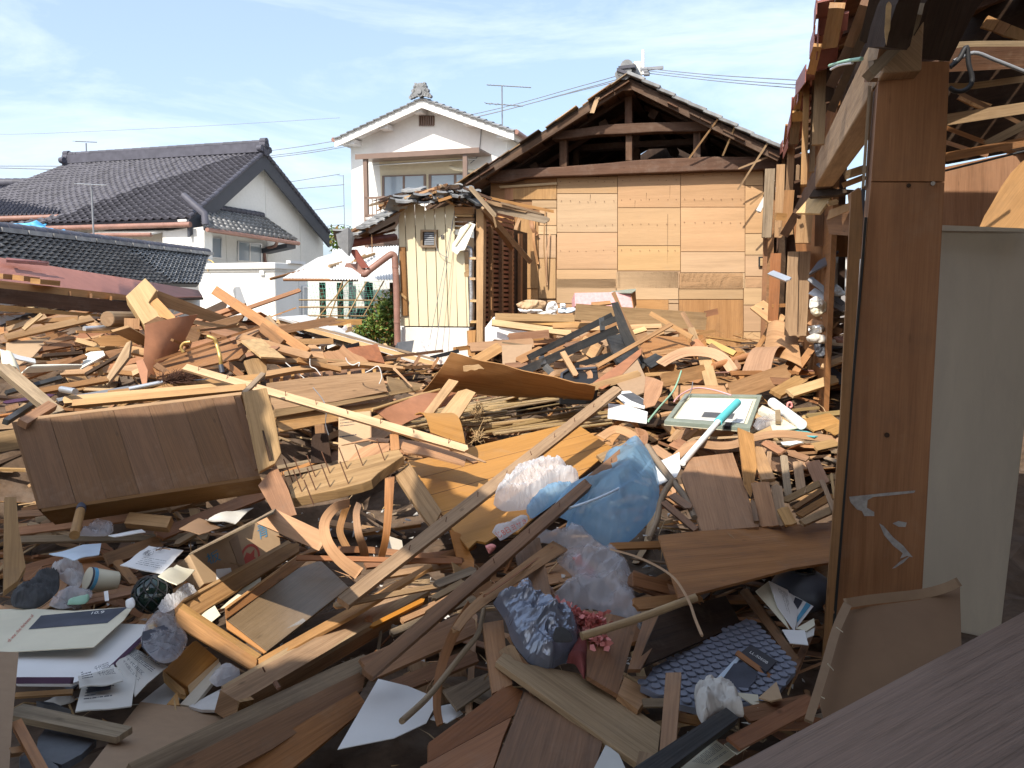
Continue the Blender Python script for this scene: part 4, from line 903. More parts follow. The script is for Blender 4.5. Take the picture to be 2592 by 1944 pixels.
m_=MB();m_.tube(smooth_pts([hJ(1150,530,0.02),hJ(1190,530,0.03),hJ(1212,570,0.03),hJ(1208,760,0.03),hJ(1215,950,0.03),hJ(1210,1190,0.03)],5),0.035,10);mk('foil_duct',m_,M['foil'],SH)
m_=MB();m_.prism([hJ(*p,0.0) for p in ((1150,670),(1185,665),(1195,775),(1150,780),(1145,740),(1158,735))],-E2,0.03);mk('torn_panel',m_,M['weather'],SH)
m_=MB();m_.prism([hJ(*p,0.01) for p in ((1170,1260),(1250,1255),(1240,1500),(1180,1480))],-E2,0.04,UP);mk('skirting_board',m_,M['pine'],SH)
m_=MB();m_.prism([hJ(*p,0.03) for p in ((1175,1050),(1200,1070),(1198,1160),(1175,1150))],-E2,0.02);mk('insulation_scrap',m_,M['white'],SH)
for p0,p1 in (((1062,190),(828,1400)),((1050,250),(888,1440))):
    m_=MB();m_.tube([hJ(*p0,-0.05),hJ(*p1,-0.25)],0.004,5);mk('loose_cable',m_,M['wiregrey'],SH)
m_=MB();m_.prism([hJ(*p,-0.25) for p in ((815,1340),(848,1345),(835,1405))],-E2,0.01);mk('cable_tag',m_,M['white'],SH)
m_=MB();m_.tube(smooth_pts([hJ(890,400,-0.05),hJ(900,520,-0.06),hJ(940,580,-0.06),hJ(1000,605,-0.06)],4),0.004,5);mk('loose_cable',m_,M['wiregrey'],SH)
us=hJ(1318,900).dot(E1) - 0.06
m_=MB();m_.box(UWZ(us - 0.1,WS+0.12,0),E2*2.2,E1*0.06,UP*2.45);mk('side_wall',m_,M['darkwood'],SH)
for k in range(30):
    z_=0.9+k*0.062;m_=MB();m_.box(UWZ(us - 0.035,WS+0.35,z_),E2*1.2,E1*0.02,UP*0.036);mk('lath',m_,M['lattice'],SH)
for dw in (0.42,0.85,1.3,1.75): m_=MB();m_.box(UWZ(us - 0.02,WS+dw,0.5),UP*1.9,E2*0.07,E1*0.05);mk('stud',m_,M['brown'],SH)
m_=MB();P_=[hJ(552,1390,-0.1),hJ(542,900,-0.1),hJ(528,640,-0.1),hJ(524,595,-0.1),hJ(500,578,-0.12),hJ(460,600,-0.15),hJ(300,720,-0.3),hJ(262,755,-0.32),hJ(235,748,-0.33)]
m_.tube(smooth_pts(P_,4),0.040,12);mk('downpipe',m_,M['copper'],SH)
for (x,y) in ((531,690),(548,1180)): m_=MB();p=hJ(x,y,-0.1);m_.tube([p - UP*0.012,p+UP*0.012],0.045,12);mk('pipe_clip',m_,M['copper'],SH)
m_=MB();m_.prism([hJ(*p,-0.34) for p in ((75,690),(95,655),(175,665),(185,640),(240,700),(262,740),(240,770),(170,720),(140,700))],-E2 - E1*0.3,0.05);mk('pipe_hopper',m_,M['copper'],SH)
m_=MB();m_.strip(*[[hJ(150,535,-0.4),hJ(205,620,-0.38),hJ(262,700,-0.36)],[E1*0.05]*3,[(-E2)]*3],0.02);mk('broken_gutter',m_,M['redmetal'],SH)
m_=MB();m_.tube([hJ(140,480,-0.35),hJ(525,425,0.5)],0.05,8);mk('gutter',m_,M['redmetal'],SH)
RF=thing('collapsed_roof',hJ(850,300),'heap of broken rafters, boards and grey tiles crowning the beige shed','roof')
def rk(p0,p1,o0,o1,w,th,mt,name='roof_board',n='upcam',jag=(0.03,0.04)):
    mb=lath_mb([hJ(*p0,o0),hJ(*p1,o1)],w,th,n,jag,3,random.uniform(-.2,.2),k_crop=cJ.k);mk(name,mb,M[mt],RF)
m_=MB();m_.prism([hJ(100,395,-0.35),hJ(150,350,-0.35),hJ(620,125,-0.1),hJ(640,150,0.6),hJ(530,330,1.6),hJ(170,450,1.2)],UP,0.03);mk('eave_soffit',m_,M['brown'],RF)
rk((160,400),(600,175),-0.35,-0.1,26,0.05,'weather','eave_rafter','cam');rk((210,385),(620,150),-0.3,-0.1,30,0.03,'pine',n='cam');rk((300,410),(525,300),0.1,0.2,22,0.04,'darkwood',n='cam');rk((230,440),(525,360),0.3,0.4,20,0.04,'brown',n='cam')
rk((95,395),(525,425),0.3,0.5,36,0.03,'redwood',n='cam');rk((320,400),(325,560),-0.3,-0.3,10,0.02,'brown','hanging_strap','cam',(0,0))
def loose_tile(x,y,off,rx,rz,size=1.0,mt='tilegrey'):
    V,F=tile_unit(0.07,0.06);c_=hJ(x,y,off);mb=MB();Rm=Matrix.Rotation(rz,3,'Z') @ Matrix.Rotation(rx,3,'X');s=0.2*size
    mb.add([c_+Rm @ Vector(((v[0] - .5)*s,(v[1] - .5)*s,v[2]*s)) for v in V]+[c_+Rm @ Vector(((v[0] - .5)*s,(v[1] - .5)*s,v[2]*s - 0.014)) for v in V],F+[tuple(len(V)+i for i in reversed(f)) for f in F],None,None,0,True);mk('loose_tile',mb,M[mt],RF)
for (x,y,o,rx,rz) in ((60,400,-.4,-.5,.1),(180,380,-.35,.3,-.4),(280,310,-.3,.35,-.4),(340,275,-.3,.4,-.4),(400,240,-.25,.4,-.35),(450,210,-.25,.35,-.4),(520,130,-.3,-.7,.6),(570,110,-.25,-.6,.4),
                          (620,80,-.3,.3,.2),(680,60,-.2,.2,-.3),(740,75,-.3,-.3,.5),(800,100,-.25,.2,.2),(900,30,-.2,.5,-.2),(960,60,-.25,-.5,.3),(1090,35,-.2,.3,.4),(1150,30,-.15,.2,-.5),(1200,50,-.2,-.4,.2),(1250,90,-.2,.5,.8),(1040,20,-.1,.3,0)):
    loose_tile(x,y,o,rx,rz,random.uniform(0.9,1.25))
for (x,y,o,rx,rz,s) in ((700,-10,-.1,.25,-.2,1.2),(1010,-40,0,.1,.2,1.4),(1150,-10,-.1,.35,.1,1.1)): loose_tile(x,y,o,rx,rz,s)
m_=MB();m_.prism([hJ(0,395,-0.5),hJ(110,340,-0.5),hJ(150,420,-0.45),hJ(110,590,-0.5),hJ(20,500,-0.5)],-E2 - E1*0.5+UP*0.3,0.03);mk('slate_sheet',m_,M['tilegrey'],RF)
for k in range(170):
    x=random.triangular(320,1350,900);y0=50+abs(x - 930)*0.13+random.uniform(-62,44);L_x=random.uniform(60,260);sl_=(0.35 if x>1000 else -0.28)+random.uniform(-.12,.12)
    rk((x - L_x/2,y0 - L_x/2*sl_),(x+L_x/2,y0+L_x/2*sl_),random.uniform(-.35,.3),random.uniform(-.35,.3),random.uniform(8,26),random.uniform(.008,.03),random.choice(['darkwood','grey','weather','brown','darkwood','pine','oldbeam']),'roof_splinter',random.choice(['cam','upcam']))
m_=MB();m_.box(hJ(905,30,-0.2),E1*0.28,E2*0.2,UP*0.09);mk('ridge_block',m_,M['darkwood'],RF)
rk((1330,150),(1870,270),-.15,-.05,64,0.05,'grey',n='cam',jag=(0.05,0.1));rk((1300,60),(1941,195),0,0.3,26,0.015,'pine',n='cam');rk((1350,110),(1700,190),-.2,-.1,34,0.03,'weather',n='cam');rk((1400,100),(1860,230),-.1,.1,22,0.02,'darkwood',n='cam')
rk((1480,120),(1830,215),-.2,-.05,18,0.02,'grey',n='cam');rk((1200,-20),(1420,230),-.35,-.3,40,0.03,'grey',n='cam')
mk('fallen_rafter',lath_mb([hJ(1330,170,-.3),hJ(1740,650,0.9)],44,0.05,'cam',(0.03,0.05),3,0.1,k_crop=cJ.k),M['weather'],RF);mk('fallen_rafter',lath_mb([hJ(1330,200,-.1),hJ(1575,535,0.9)],40,0.04,'cam',(0.02,0.03),3,k_crop=cJ.k),M['brown'],RF)
mk('splinter',lath_mb([hJ(1410,240,-.35),hJ(1430,330,-.3)],16,0.008,'cam',(0.02,0.05),2,k_crop=cJ.k),M['pale'],RF)
# --- gabled barn whose end wall is boarded with plywood
WG=11.67
def hC(x,y,off=0.0): return atW(cC(x,y),WG+off)
def hE(x,y,off=0.0): return atW(cE(x,y),WG+off)
o_=hC(1100,1400);GB=thing('plywood_barn',Vector((o_.x,o_.y,0)),'ruined tile-roofed barn, open gable of old beams above a plywood end wall','barn')
def gp(name,pts,off,th,mt,grain=None,bevel=0,hit=hC): m_=MB();m_.prism([hit(*p,off) for p in pts],-E2,th,grain);return mk(name,m_,M[mt],GB,bevel=bevel)
gp('tie_beam',[(90,862),(250,855),(400,845),(560,838),(730,825),(890,812),(1050,796),(1200,786),(1300,781),(1420,778),(1560,770),(1750,772),(2010,770),(2010,850),(1900,856),(1560,862),(1350,872),(980,884),(760,894),(550,900),(330,910),(230,935),(100,938)],-0.16,0.24,'oldbeam',E1,0.012)
gp('cross_beam',[(510,608),(600,598),(700,585),(870,560),(1030,551),(1200,545),(1380,540),(1540,537),(1548,600),(1440,606),(1200,607),(1000,620),(800,628),(640,650),(512,660)],-0.2,0.2,'oldbeam',E1,0.012)
for (x0,y0,x1,y1,of) in ((992,290,1040,552,-0.1),(998,618,1040,798,-0.1),(562,575,610,600,-0.1),(562,655,610,836,-0.1),(1443,520,1492,540,-0.1),(1443,607,1492,776,-0.1),(1912,735,1962,770,-0.05),(1915,858,1966,1120,0.0)):
    gp('strut',[(x0,y0),(x1,y0),(x1,y1),(x0,y1)],of,0.13,'oldbeam',UP,0.006)
for (x0,y0,x1,y1) in ((1002,262,1040,318),(572,555,612,590),(1448,498,1496,540),(1925,722,1960,765)): gp('split_tenon',[(x0,y0+8),(x0+12,y0),(x1 - 8,y0+4),(x1,y0+20),(x1,y1),(x0,y1)],-0.07,0.07,'pine',UP)
gp('split_tenon',[(1010,300),(1038,300),(1036,340),(1024,362),(1012,335)],-0.112,0.02,'pale',UP)
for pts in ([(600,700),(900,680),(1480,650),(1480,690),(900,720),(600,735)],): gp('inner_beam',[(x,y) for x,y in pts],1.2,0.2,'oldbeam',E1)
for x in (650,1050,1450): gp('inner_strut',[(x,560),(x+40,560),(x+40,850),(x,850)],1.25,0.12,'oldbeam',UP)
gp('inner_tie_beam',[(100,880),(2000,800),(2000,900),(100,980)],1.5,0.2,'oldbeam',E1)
apx=hC(1012,235,-0.45);le=hC(-330,1090,-0.45);re_=hC(2035,735,-0.45)
for a,nm in ((le,'left'),(re_,'right')):
    d=apx - a;n_=d.cross(E2).normalized();n_=n_ if n_.z>0 else -n_
    m_=MB();m_.box(a - n_*0.06,E2*4.5,d,n_*0.035);mk('roof_boarding',m_,M['darkwood'],GB)
    m_=MB();m_.box(a - n_*0.14,d,E2*0.07,n_*0.08);mk('verge_rafter',m_,M['oldbeam'],GB)
    for k in range(5): m_=MB();m_.box(a - n_*0.13+E2*(0.5+0.8*k),d,E2*0.06,n_*0.07);mk('rafter',m_,M['oldbeam'],GB)
    for k in range(14):
        if nm=='left' and k in (5,8,11): continue
        o=a+d*(k/14);m_=MB();j=random.uniform(-.06,.06);m_.box(o - n_*(0.10+.004*(k % 2)) - E2*(0.02+j),E2*0.7,d/14*0.93,n_*0.018);mk('soffit_board',m_,M['oldbeam'],GB)
    for f in (0.12,0.45,0.8): m_=MB();o=a+d*f;m_.box(o - n_*0.26+E2*0.75,E2*3.5,d.normalized()*0.12,n_*0.12);mk('purlin',m_,M['oldbeam'],GB)
    if nm=='right':
        nn_=10
        for k in range(nn_):
            o=a+d*(k/nn_);e=d/nn_*1.13
            for cc in range(3):
                m_=MB();j=random.uniform(-.02,.02);m_.box(o+n_*(0.005+j*.3) - E2*(0.10+j)+E2*0.3*cc - d.normalized()*0.03,e+n_*0.0 - n_*0.02,E2*0.29,n_*0.045);mk('roof_tile',m_,M['tilegrey'],GB,bevel=0.008)
        m_=MB();m_.box(a+n_*0.0+E2*0.85,E2*3.6,d,n_*0.03);mk('tiled_slope',m_,M['tilegrey'],GB)
    else:
        for k in range(20):
            f=random.uniform(0.05,0.95);o=a+d*f;m_=MB();m_.box(o - E2*random.uniform(0,.12) - n_*0.02,d.normalized()*random.uniform(.15,.45)+n_*random.uniform(0,.02),E2*random.uniform(.1,.4),n_*0.012);mk('shingle_board',m_,M[random.choice(['grey','weather','oldbeam','darkwood'])],GB)
gp('hanging_board',[(800,378),(828,380),(790,485),(762,483)],-0.5,0.012,'pale',UP)
for (x,y,r_,of) in ((1005,175,.09,-.45),(990,215,.1,-.5),(1040,190,.07,-.4),(960,230,.07,-.5)): m_=MB();p=hC(x,y,of);m_.tube([p,p+E2*0.5],r_,12);mk('ridge_tile',m_,M['tilegrey'],GB)
for (x0,y0,x1,y1) in ((940,205,1035,240),(950,195,1060,182)): m_=MB();m_.box(hC(x0,y0,-0.52),hC(x1,y1,-0.52) - hC(x0,y0,-0.52),E2*0.3,UP*0.04);mk('ridge_tile',m_,M['kawara'],GB)
m_=MB();m_.box(apx - UP*0.2 - E1*0.06,E2*4.5,E1*0.12,UP*0.12);mk('ridge_beam',m_,M['oldbeam'],GB)
el,er=hC(100,900),hC(2000,900);ul,ur=el.dot(E1),er.dot(E1)
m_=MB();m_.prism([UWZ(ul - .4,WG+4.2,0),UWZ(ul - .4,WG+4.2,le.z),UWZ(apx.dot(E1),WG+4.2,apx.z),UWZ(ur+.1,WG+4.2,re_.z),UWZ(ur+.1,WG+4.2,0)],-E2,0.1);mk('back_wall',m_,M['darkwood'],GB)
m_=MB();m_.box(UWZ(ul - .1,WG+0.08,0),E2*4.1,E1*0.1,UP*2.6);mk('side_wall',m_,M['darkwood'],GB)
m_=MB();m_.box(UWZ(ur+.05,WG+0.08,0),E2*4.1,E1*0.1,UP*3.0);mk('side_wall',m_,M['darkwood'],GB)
def pp(x0,y0,x1,y1,off=0.0,mt='wallply',g_=2.0,hit=hC,sk=0,grain=E1):
    m_=MB();m_.prism([hit(x0+g_,y0+g_+sk,off),hit(x1 - g_,y0+g_ - sk,off),hit(x1 - g_,y1 - g_,off),hit(x0+g_,y1 - g_,off)],-E2,0.009,grain);mk('plywood_panel',m_,M[mt],GB)
m_=MB();m_.prism([hC(110,900,0.03),hC(1990,850,0.03),UWZ(ur,WG+0.03,0),UWZ(ul,WG+0.03,0)],-E2,0.03);mk('backing_wall',m_,M['brown'],GB)
for (x0,x1,ys) in ((545,945,(905,1015,1270,1513,1640)),(945,1360,(890,1108,1358,1524,1640)),(1360,1785,(874,1104,1398,1536,1640)),(1785,1905,(862,962,1278,1420,1560,1640))):
    for k in range(len(ys) - 1): pp(x0,ys[k],x1,ys[k+1],random.choice((0,0.004,0.008)),sk=5 if k==0 else 0)
for (x0,x1,ys) in ((460,796,(72,122,262,420,560)),(796,1146,(82,240,262,420,560)),(1146,1508,(90,180,238,560)),(1508,1615,(122,270,420,560))):
    for k in range(len(ys) - 1): pp(x0,ys[k],x1,ys[k+1],random.choice((0,0.004)),hit=hE,mt='ply' if (x0,k) in ((1146,2),) else 'wallply',grain=UP if (x0,k)==(1146,2) else E1)
pp(905,238,1090,300,-0.012,hit=hE,mt='ply')
for (x,y0,x1) in ((545,938,945),(545,1065,945),(545,1222,945),(545,1392,945),(945,925,1360),(945,1055,1360),(945,1218,1360),(945,1388,1360),(1360,1050,1785),(1360,1205,1785),(1360,890,1785)):
    k=7
    for i in range(k): m_=MB();p=hC(x+(x1 - x)*(i+.5)/k+random.uniform(-8,8),y0+random.uniform(-4,4),-0.002);m_.tube([p,p - E2*0.006],0.006,6);mk('nail',m_,M['rust'],GB)
for (x0,y0,x1,y1,of,mt,gr) in ((330,908,545,945,0.01,'ply',E1),(200,975,265,1060,0.0,'lauan',UP),(255,955,545,1055,-0.005,'ply',UP),(380,1058,545,1110,0.0,'wallply',E1),(430,1110,545,1225,0.01,'wallply',E1),(415,1225,545,1285,-0.006,'pale',E1),(425,1285,540,1440,0.0,'wallply',E1),(425,1440,540,1640,0.004,'pale',E1),
                                      (160,1180,265,1330,0.006,'ply',UP),(265,1170,300,1640,0.0,'lauan',UP),(295,1170,425,1640,-0.01,'ply',UP),(160,1330,265,1450,0.0,'wallply',E1),(160,1450,265,1640,0.006,'ply',UP),(150,1090,265,1180,0.012,'weather',E1)):
    pp(x0,y0,x1,y1,of,mt,grain=gr)
gp('batten',[(165,965),(545,940),(548,955),(170,980)],-0.04,0.025,'pale',E1)
pp(140,250,230,330,-0.006,'lauan',hit=hE,grain=UP);pp(230,240,460,420,0.004,'wallply',hit=hE);pp(140,330,230,500,0.0,'ply',hit=hE,grain=UP);pp(150,-20,360,240,0.004,'ply',hit=hE,grain=UP);pp(360,10,458,235,-0.004,'wallply',hit=hE,grain=UP)
for (x0,y0,x1,y1,w_,mt) in ((300,1180,268,1330,22,'ply'),(375,1180,415,1290,26,'lauan'),(395,1185,420,1480,16,'ply'),(470,1120,478,1600,8,'weather'),(500,1280,480,1620,10,'veneer')):
    mk('peeling_strip',lath_mb([hC(x0,y0,-0.03),hC((x0+x1)/2 - 14,(y0+y1)/2,-0.12),hC(x1,y1,-0.06)],w_,0.004,'cam',(0.01,0.05),4,0.3,k_crop=cC.k),M[mt],GB)
mk('peeling_strip',lath_mb([hC(160,1160,-.1),hC(215,1155,-.2),hC(250,1185,-.1)],40,0.004,'upcam',(0.01,0.05),4,0.6,k_crop=cC.k),M['ply'],GB)
for (x,y,l_) in ((820,885,40),(882,885,38),(1313,885,22),(765,1020,45),(1135,1010,50),(1290,960,90),(1060,1060,50),(1275,1150,330)): gp('crack',[(x,y),(x+2,y),(x - 2,y+l_)],-0.003,0.003,'darkwood')
for p0,p1,o0,o1 in (((1603,528),(1418,780),-.5,-.25),((1718,575),(1638,765),-.5,-.3),((1935,680),(1738,988),-.5,-.45),((1978,757),(1745,850),-.35,-.4),((1962,965),(1820,1085),-.5,-.55)):
    mk('hanging_lath',lath_mb([hC(*p0,o0),hC(*p1,o1)],12,0.008,'cam',(0.01,0.02),2,k_crop=cC.k),M['weather'],GB)
mk('hanging_cloth',lath_mb([hC(1975,925,-.5),hC(1935,1010,-.55),hC(1872,1130,-.6)],(14,34),0.02,'cam',(0,0.04),5,0.5,k_crop=cC.k),M['cloth'],GB)
gp('wall_socket',[(1873,1430),(1903,1430),(1903,1495),(1873,1495)],-0.03,0.03,'black')
gp('socket_key',[(1885,1440),(1903,1440),(1903,1490),(1885,1490)],-0.04,0.02,'pale')
# --- timber house being taken down, right
UR=0.43
RH=thing('timber_house',UWZ(1.2,5.0,0),'half-dismantled timber house with red metal eave, wall plate and panelled post','house')
def hRU(x,y,u=UR): return atU(cR(x,y),u)
def rl(name,pts,w,th,mt,n='cam',jag=(0,0),c=cR,twist=0,bevel=0,k=3): mk(name,lath_mb([at(c,q) for q in pts],w,th,n,jag,k,twist,k_crop=c.k),M[mt],RH,bevel=bevel)
def rp(name,pts,th,mt,c=cR,grain=None,bevel=0):
    P,n=plate_pts(c,pts);mk(name,MB().prism(P,n,th,(P[grain[1]] - P[grain[0]]) if grain else None),M[mt],RH,bevel=bevel)
m_=MB();m_.box(UWZ(UR,3.25,2.35),E2*3.2,E1*0.13,UP*0.225);mk('wall_plate',m_,M['weather'],RH,bevel=0.008)
m_=MB();m_.box(UWZ(UR+0.015,6.5,2.36),E2*4.6,E1*0.12,UP*0.19);mk('wall_plate',m_,M['oldbeam'],RH,bevel=0.008)
ev=[hRU(x,y,0.30) for x,y in ((620,-60),(600,60),(590,180),(556,300),(545,430),(470,560),(440,640),(432,770),(400,900),(365,1000),(335,1050))]
for a,b in zip(ev[:-1],ev[1:]):
    j=random.uniform(-.02,.02);m_=MB();m_.box(a+E1*j - UP*0.06,b - a,E1*0.16+UP*0.02,UP*0.012);mk('eave_flashing',m_,M['redmetal'],RH)
    m_=MB();m_.box(a+E1*j - UP*random.uniform(.1,.2),(b - a)*0.98,UP*random.uniform(.08,.16),E1*0.006);mk('eave_fascia',m_,M['redmetal'],RH)
wn0,wn1=ev[0].dot(E2),ev[-1].dot(E2)
for k in range(26):
    w_=4.35+k*0.29
    if k in (1,4,9): continue
    m_=MB();m_.box(UWZ(0.34+random.uniform(0,.08),w_,3.16+0.045*(w_ - 5)),E1*2.6+UP*0.85,E2*(0.27 - 0.05*random.random()),UP*0.02);mk('roof_board',m_,M['brown'],RH)
for k in range(9):
    w_=4.5+k*0.85;m_=MB();m_.box(UWZ(0.36,w_,3.06+0.045*(w_ - 5)),E1*2.6+UP*0.85,E2*0.07,UP*0.08);mk('rafter',m_,M['oldbeam'],RH)
US=0.36
def stud(x0,y0,x1,y1,wpx,u=US,mt='weather',th=0.06,name='stud',jag=(0.02,0)):
    mk(name,lath_mb([hRU(x0,y0,u),hRU(x1,y1,u)],wpx,th,'cam',jag,2,k_crop=cR.k),M[mt],RH)
stud(532,520,510,1290,44,0.34,'pine');stud(640,345,610,1010,88,0.39,'weather');stud(590,560,565,1200,40,0.40,'grey');stud(455,850,440,1010,66,0.34,'grey');stud(425,1000,400,1480,52,0.36,'weather');stud(372,1010,360,1450,24,0.35,'brown');stud(470,1160,465,1260,26,0.34,'weather')
stud(740,60,690,330,110,0.33,'pine',0.03,'eave_board',(0.02,0.03));stud(605,330,560,520,60,0.31,'ply',0.02,'eave_board',(0.04,0.02));stud(470,790,465,850,80,0.33,'pine',0.03,'eave_board');stud(480,640,460,780,44,0.32,'ply',0.02,'eave_board',(0.03,0.03));stud(395,880,380,1010,30,0.31,'lauan',0.02,'eave_board',(0.03,0.03))
for p0,p1,w_,mt in (((940,40),(830,330),80,'brown'),((830,330),(695,610),70,'oldbeam'),((1010,60),(700,780),60,'darkwood'),((720,100),(690,700),60,'darkwood')):
    mk('eave_rafter',lath_mb([hRU(*p0,0.44),hRU(*p1,0.44)],w_,0.07,'cam',(0,0),2,k_crop=cR.k),M[mt],RH)
mk('inner_boarding',MB().prism([hRU(*p,0.62) for p in ((1300,-60),(640,500),(560,1000),(560,1320),(980,900),(1250,300))],-E1,0.03,E2),M['darkwood'],RH)
m_=MB();m_.tube(smooth_pts([hRU(690,460,0.36),hRU(800,430,0.36),hRU(915,412,0.36)],3),0.008,6);mk('bare_wire',m_,M['greenwire'],RH)
m_=MB();m_.tube(smooth_pts([hRU(700,485,0.36),hRU(760,455,0.36),hRU(850,440,0.36)],3),0.006,6);mk('bare_wire',m_,M['white'],RH)
def post(pts,u,th,mt,name='post',hitc=cR): m_=MB();P=[atU(hitc(*p),u) for p in pts];m_.prism([Vector(p) for p in P],-E1,th,UP);mk(name,m_,M[mt],RH)
for (c_,x0,y0,x1,y1,wpx,d,mt,th) in ((cE,1820,-30,1800,440,128,7.3,'weather',0.16),(cE,1690,-20,1672,400,60,8.2,'redwood',0.1),(cE,1635,-200,1615,500,26,9.8,'brown',0.08),(cR,350,1150,330,1659,60,8.4,'weather',0.1),(cR,275,1180,250,1659,70,9.6,'grey',0.1),(cR,410,1330,390,1600,70,7.8,'lauan',0.03)):
    mk('post',lath_mb([atY(c_(x0,y0),d),atY(c_(x1,y1),d)],wpx,th,'cam',(0,0.02),2,k_crop=c_.k),M[mt],RH,bevel=0.008)
rl('post',[(1820,-30,-7.27),(1812,420,-7.27)],4,0.01,'darkwood',c=cE)
rl('stub',[(320,1515,-7.6),(390,1520,-7.6)],52,0.08,'pine',jag=(0.01,0.01));rl('stub',[(355,1620,-7.4),(435,1610,-7.4)],60,0.08,'weather')
rl('brace',[(460,1500,-7.0),(370,1650,-7.2)],60,0.06,'oldbeam');rl('stub',[(470,1375,-6.8),(495,1375,-6.8)],16,0.02,'rust')
rp('ledge',[(455,1490,-6.4),(545,1385,-6.4),(700,1382,-6.2),(620,1495,-6.2)],0.02,'pale')
rp('ledge',[(590,1310,-6.3),(880,1330,-6.0),(740,1365),(545,1380,-6.3)],0.03,'darkwood');rl('stub',[(690,1425,-6.0),(745,1410,-6.0)],36,0.03,'pale',jag=(0.02,0.02))
rp('inner_panel',[(430,1490,-7.6),(960,1400,-6.8),(950,1760,-6.8),(500,2200,-7.6)],0.02,'postply',grain=(0,3));rl('post',[(520,1490,-7.0),(505,1700,-7.0)],110,0.1,'weather');rl('post',[(620,1495,-7.2),(615,1720,-7.2)],60,0.1,'brown')
rp('peeled_ply',[(670,1540,-6.1),(690,1470,-6.1),(840,1415,-5.8),(835,1470)],0.006,'ply');rp('peeled_ply',[(655,1510,-6.3),(850,1420,-6.0),(830,1650,-6.0),(690,1640,-6.3)],0.006,'brown')
rl('stub',[(790,1230,-5.6),(915,1190,-5.4)],60,0.04,'grey');rl('stub',[(780,1300,-5.7),(910,1250,-5.5)],40,0.04,'brown')
rl('white_jamb',[(2025,0,-6.8),(2020,190,-6.8)],30,0.06,'white',c=cE);rl('dark_jamb',[(2060,0,-6.7),(2055,200,-6.7)],40,0.05,'darkwood',c=cE);rl('white_jamb',[(2105,0,-6.6),(2100,220,-6.6)],50,0.05,'white',c=cE)
rp('lilac_panel',[(1905,100,-7.4),(1990,20,-7.4),(1990,190,-7.4),(1905,210)],0.01,'lauan',c=cE)
m_=MB();m_.box(UWZ(0.60,6.9,0),E2*6.5,E1*0.04,UP*3.2);mk('inner_lining',m_,M['brown'],RH);m_=MB();m_.box(UWZ(0.30,11.95,0),E1*0.9,E2*0.05,UP*3.5);mk('end_lining',m_,M['oldbeam'],RH)
WPp=3.36
def hT(x,y,off=0.0): return atW(cT(x,y),WPp+off)
m_=MB();m_.prism([hT(*p,-0.01) for p in ((408,-430),(618,-500),(612,-60),(396,-60))],-E2,0.02,UP);
top=lambda x,y,off=0.0: atW(cR(x,y),WPp+off)
m_=MB();m_.prism([top(1042,430),top(1532,430),top(1497,1270),top(982,1270)],-E2,0.015,UP);mk('post_panel',m_,M['postply'],RH,bevel=0.002)
m_=MB();m_.prism([top(982,1276,.002),top(1497,1276,.002),hT(570,1250,.002),hT(300,1310,.002)],-E2,0.015,UP);mk('post_panel',m_,M['postply'],RH,bevel=0.002)
m_=MB();m_.prism([top(1046,440,0.02),top(1520,440,0.02),hT(562,1300,0.02),hT(306,1350,0.02)],-E2,0.13,UP);mk('post_core',m_,M['brown'],RH)
m_=MB();p=top(1412,1285,-0.002);m_.tube([p,p - E2*0.008],0.008,10);mk('screw',m_,M['steel'],RH)
m_=MB();p=top(1245,1298,-0.002);m_.tube([p,p - E2*0.002],0.008,8);mk('knot',m_,M['darkwood'],RH);m_=MB();p=hT(470,656,-0.002);m_.tube([p,p - E2*0.003],0.010,10);mk('knot',m_,M['darkwood'],RH)
for q in ([(356,842),(470,830),(556,823),(552,830),(480,838),(430,842),(412,852),(410,875),(432,888),(432,900),(402,900),(395,885),(380,880),(360,858)],[(447,922),(460,930),(490,965),(520,990),(548,1024),(530,1020),(510,1028),(518,1012),(490,990),(462,958)],[(486,1058),(512,1035),(540,1020),(520,1040),(495,1056)],[(487,922),(505,915),(530,920),(526,933),(505,932)]):
    m_=MB();m_.prism([hT(*p,-0.0025) for p in q],-E2,0.001);mk('scuffed_plaster',m_,M['scuff'],RH)
mk('post_trim_and_gap',MB().prism([hT(363,-75,-0.05),hT(392,-90,-0.05),hT(398,0,-0.05),hT(350,700,-0.05),hT(300,1300,-0.05),hT(272,1360,-0.05),hT(328,640,-0.05)],-E2,0.03,UP),M['lauan'],RH)
mk('post_trim_and_gap',MB().prism([hT(404,0,0.0),hT(411,0,0.0),hT(310,1300,0.0),hT(298,1330,0.0)],-E2,0.02,UP),M['black'],RH)  # black strip paints the dark gap between trim and post panel
rl('post_side_board',[(972,600,-3.2),(925,1310,-3.2)],22,0.04,'grey');rl('post_side_board',[(1004,590,-3.25),(958,1320,-3.25)],40,0.05,'weather');rl('post_side_board',[(1085,440,-3.22),(1050,640,-3.22)],60,0.03,'grey')
rl('black_gap_strip',[(930,1300,-3.3),(905,1659,-3.3)],30,0.03,'charcoal');rp('post_side_strip',[(832,1360,-3.15),(898,1312,-3.15),(905,1660),(862,1670,-3.15)],0.02,'lauan',grain=(1,2))  # charcoal strip paints the upper part of the dark gap beside the post
rp('head_beam',[(1240,400,-3.0),(1345,40,-2.9),(1480,-120),(1900,-160,-3.2),(1720,60,-3.3),(1530,430,-3.3)],0.2,'darkwood',grain=(0,1));rp('head_beam_side',[(1075,330,-2.75),(1110,180),(1160,30,-2.7),(1240,-120,-2.7),(1360,-120),(1300,120),(1255,320,-2.75),(1230,350)],0.12,'darkwood',grain=(0,2))
rl('bracket',[(985,510,-2.9),(1240,240,-2.9),(1300,100,-2.85)],70,0.06,'grey',k=4);rl('bracket',[(965,560,-2.95),(1030,560,-2.95)],30,0.04,'brown');rl('bracket',[(1000,450,-2.92),(1090,430,-2.92)],60,0.04,'grey')
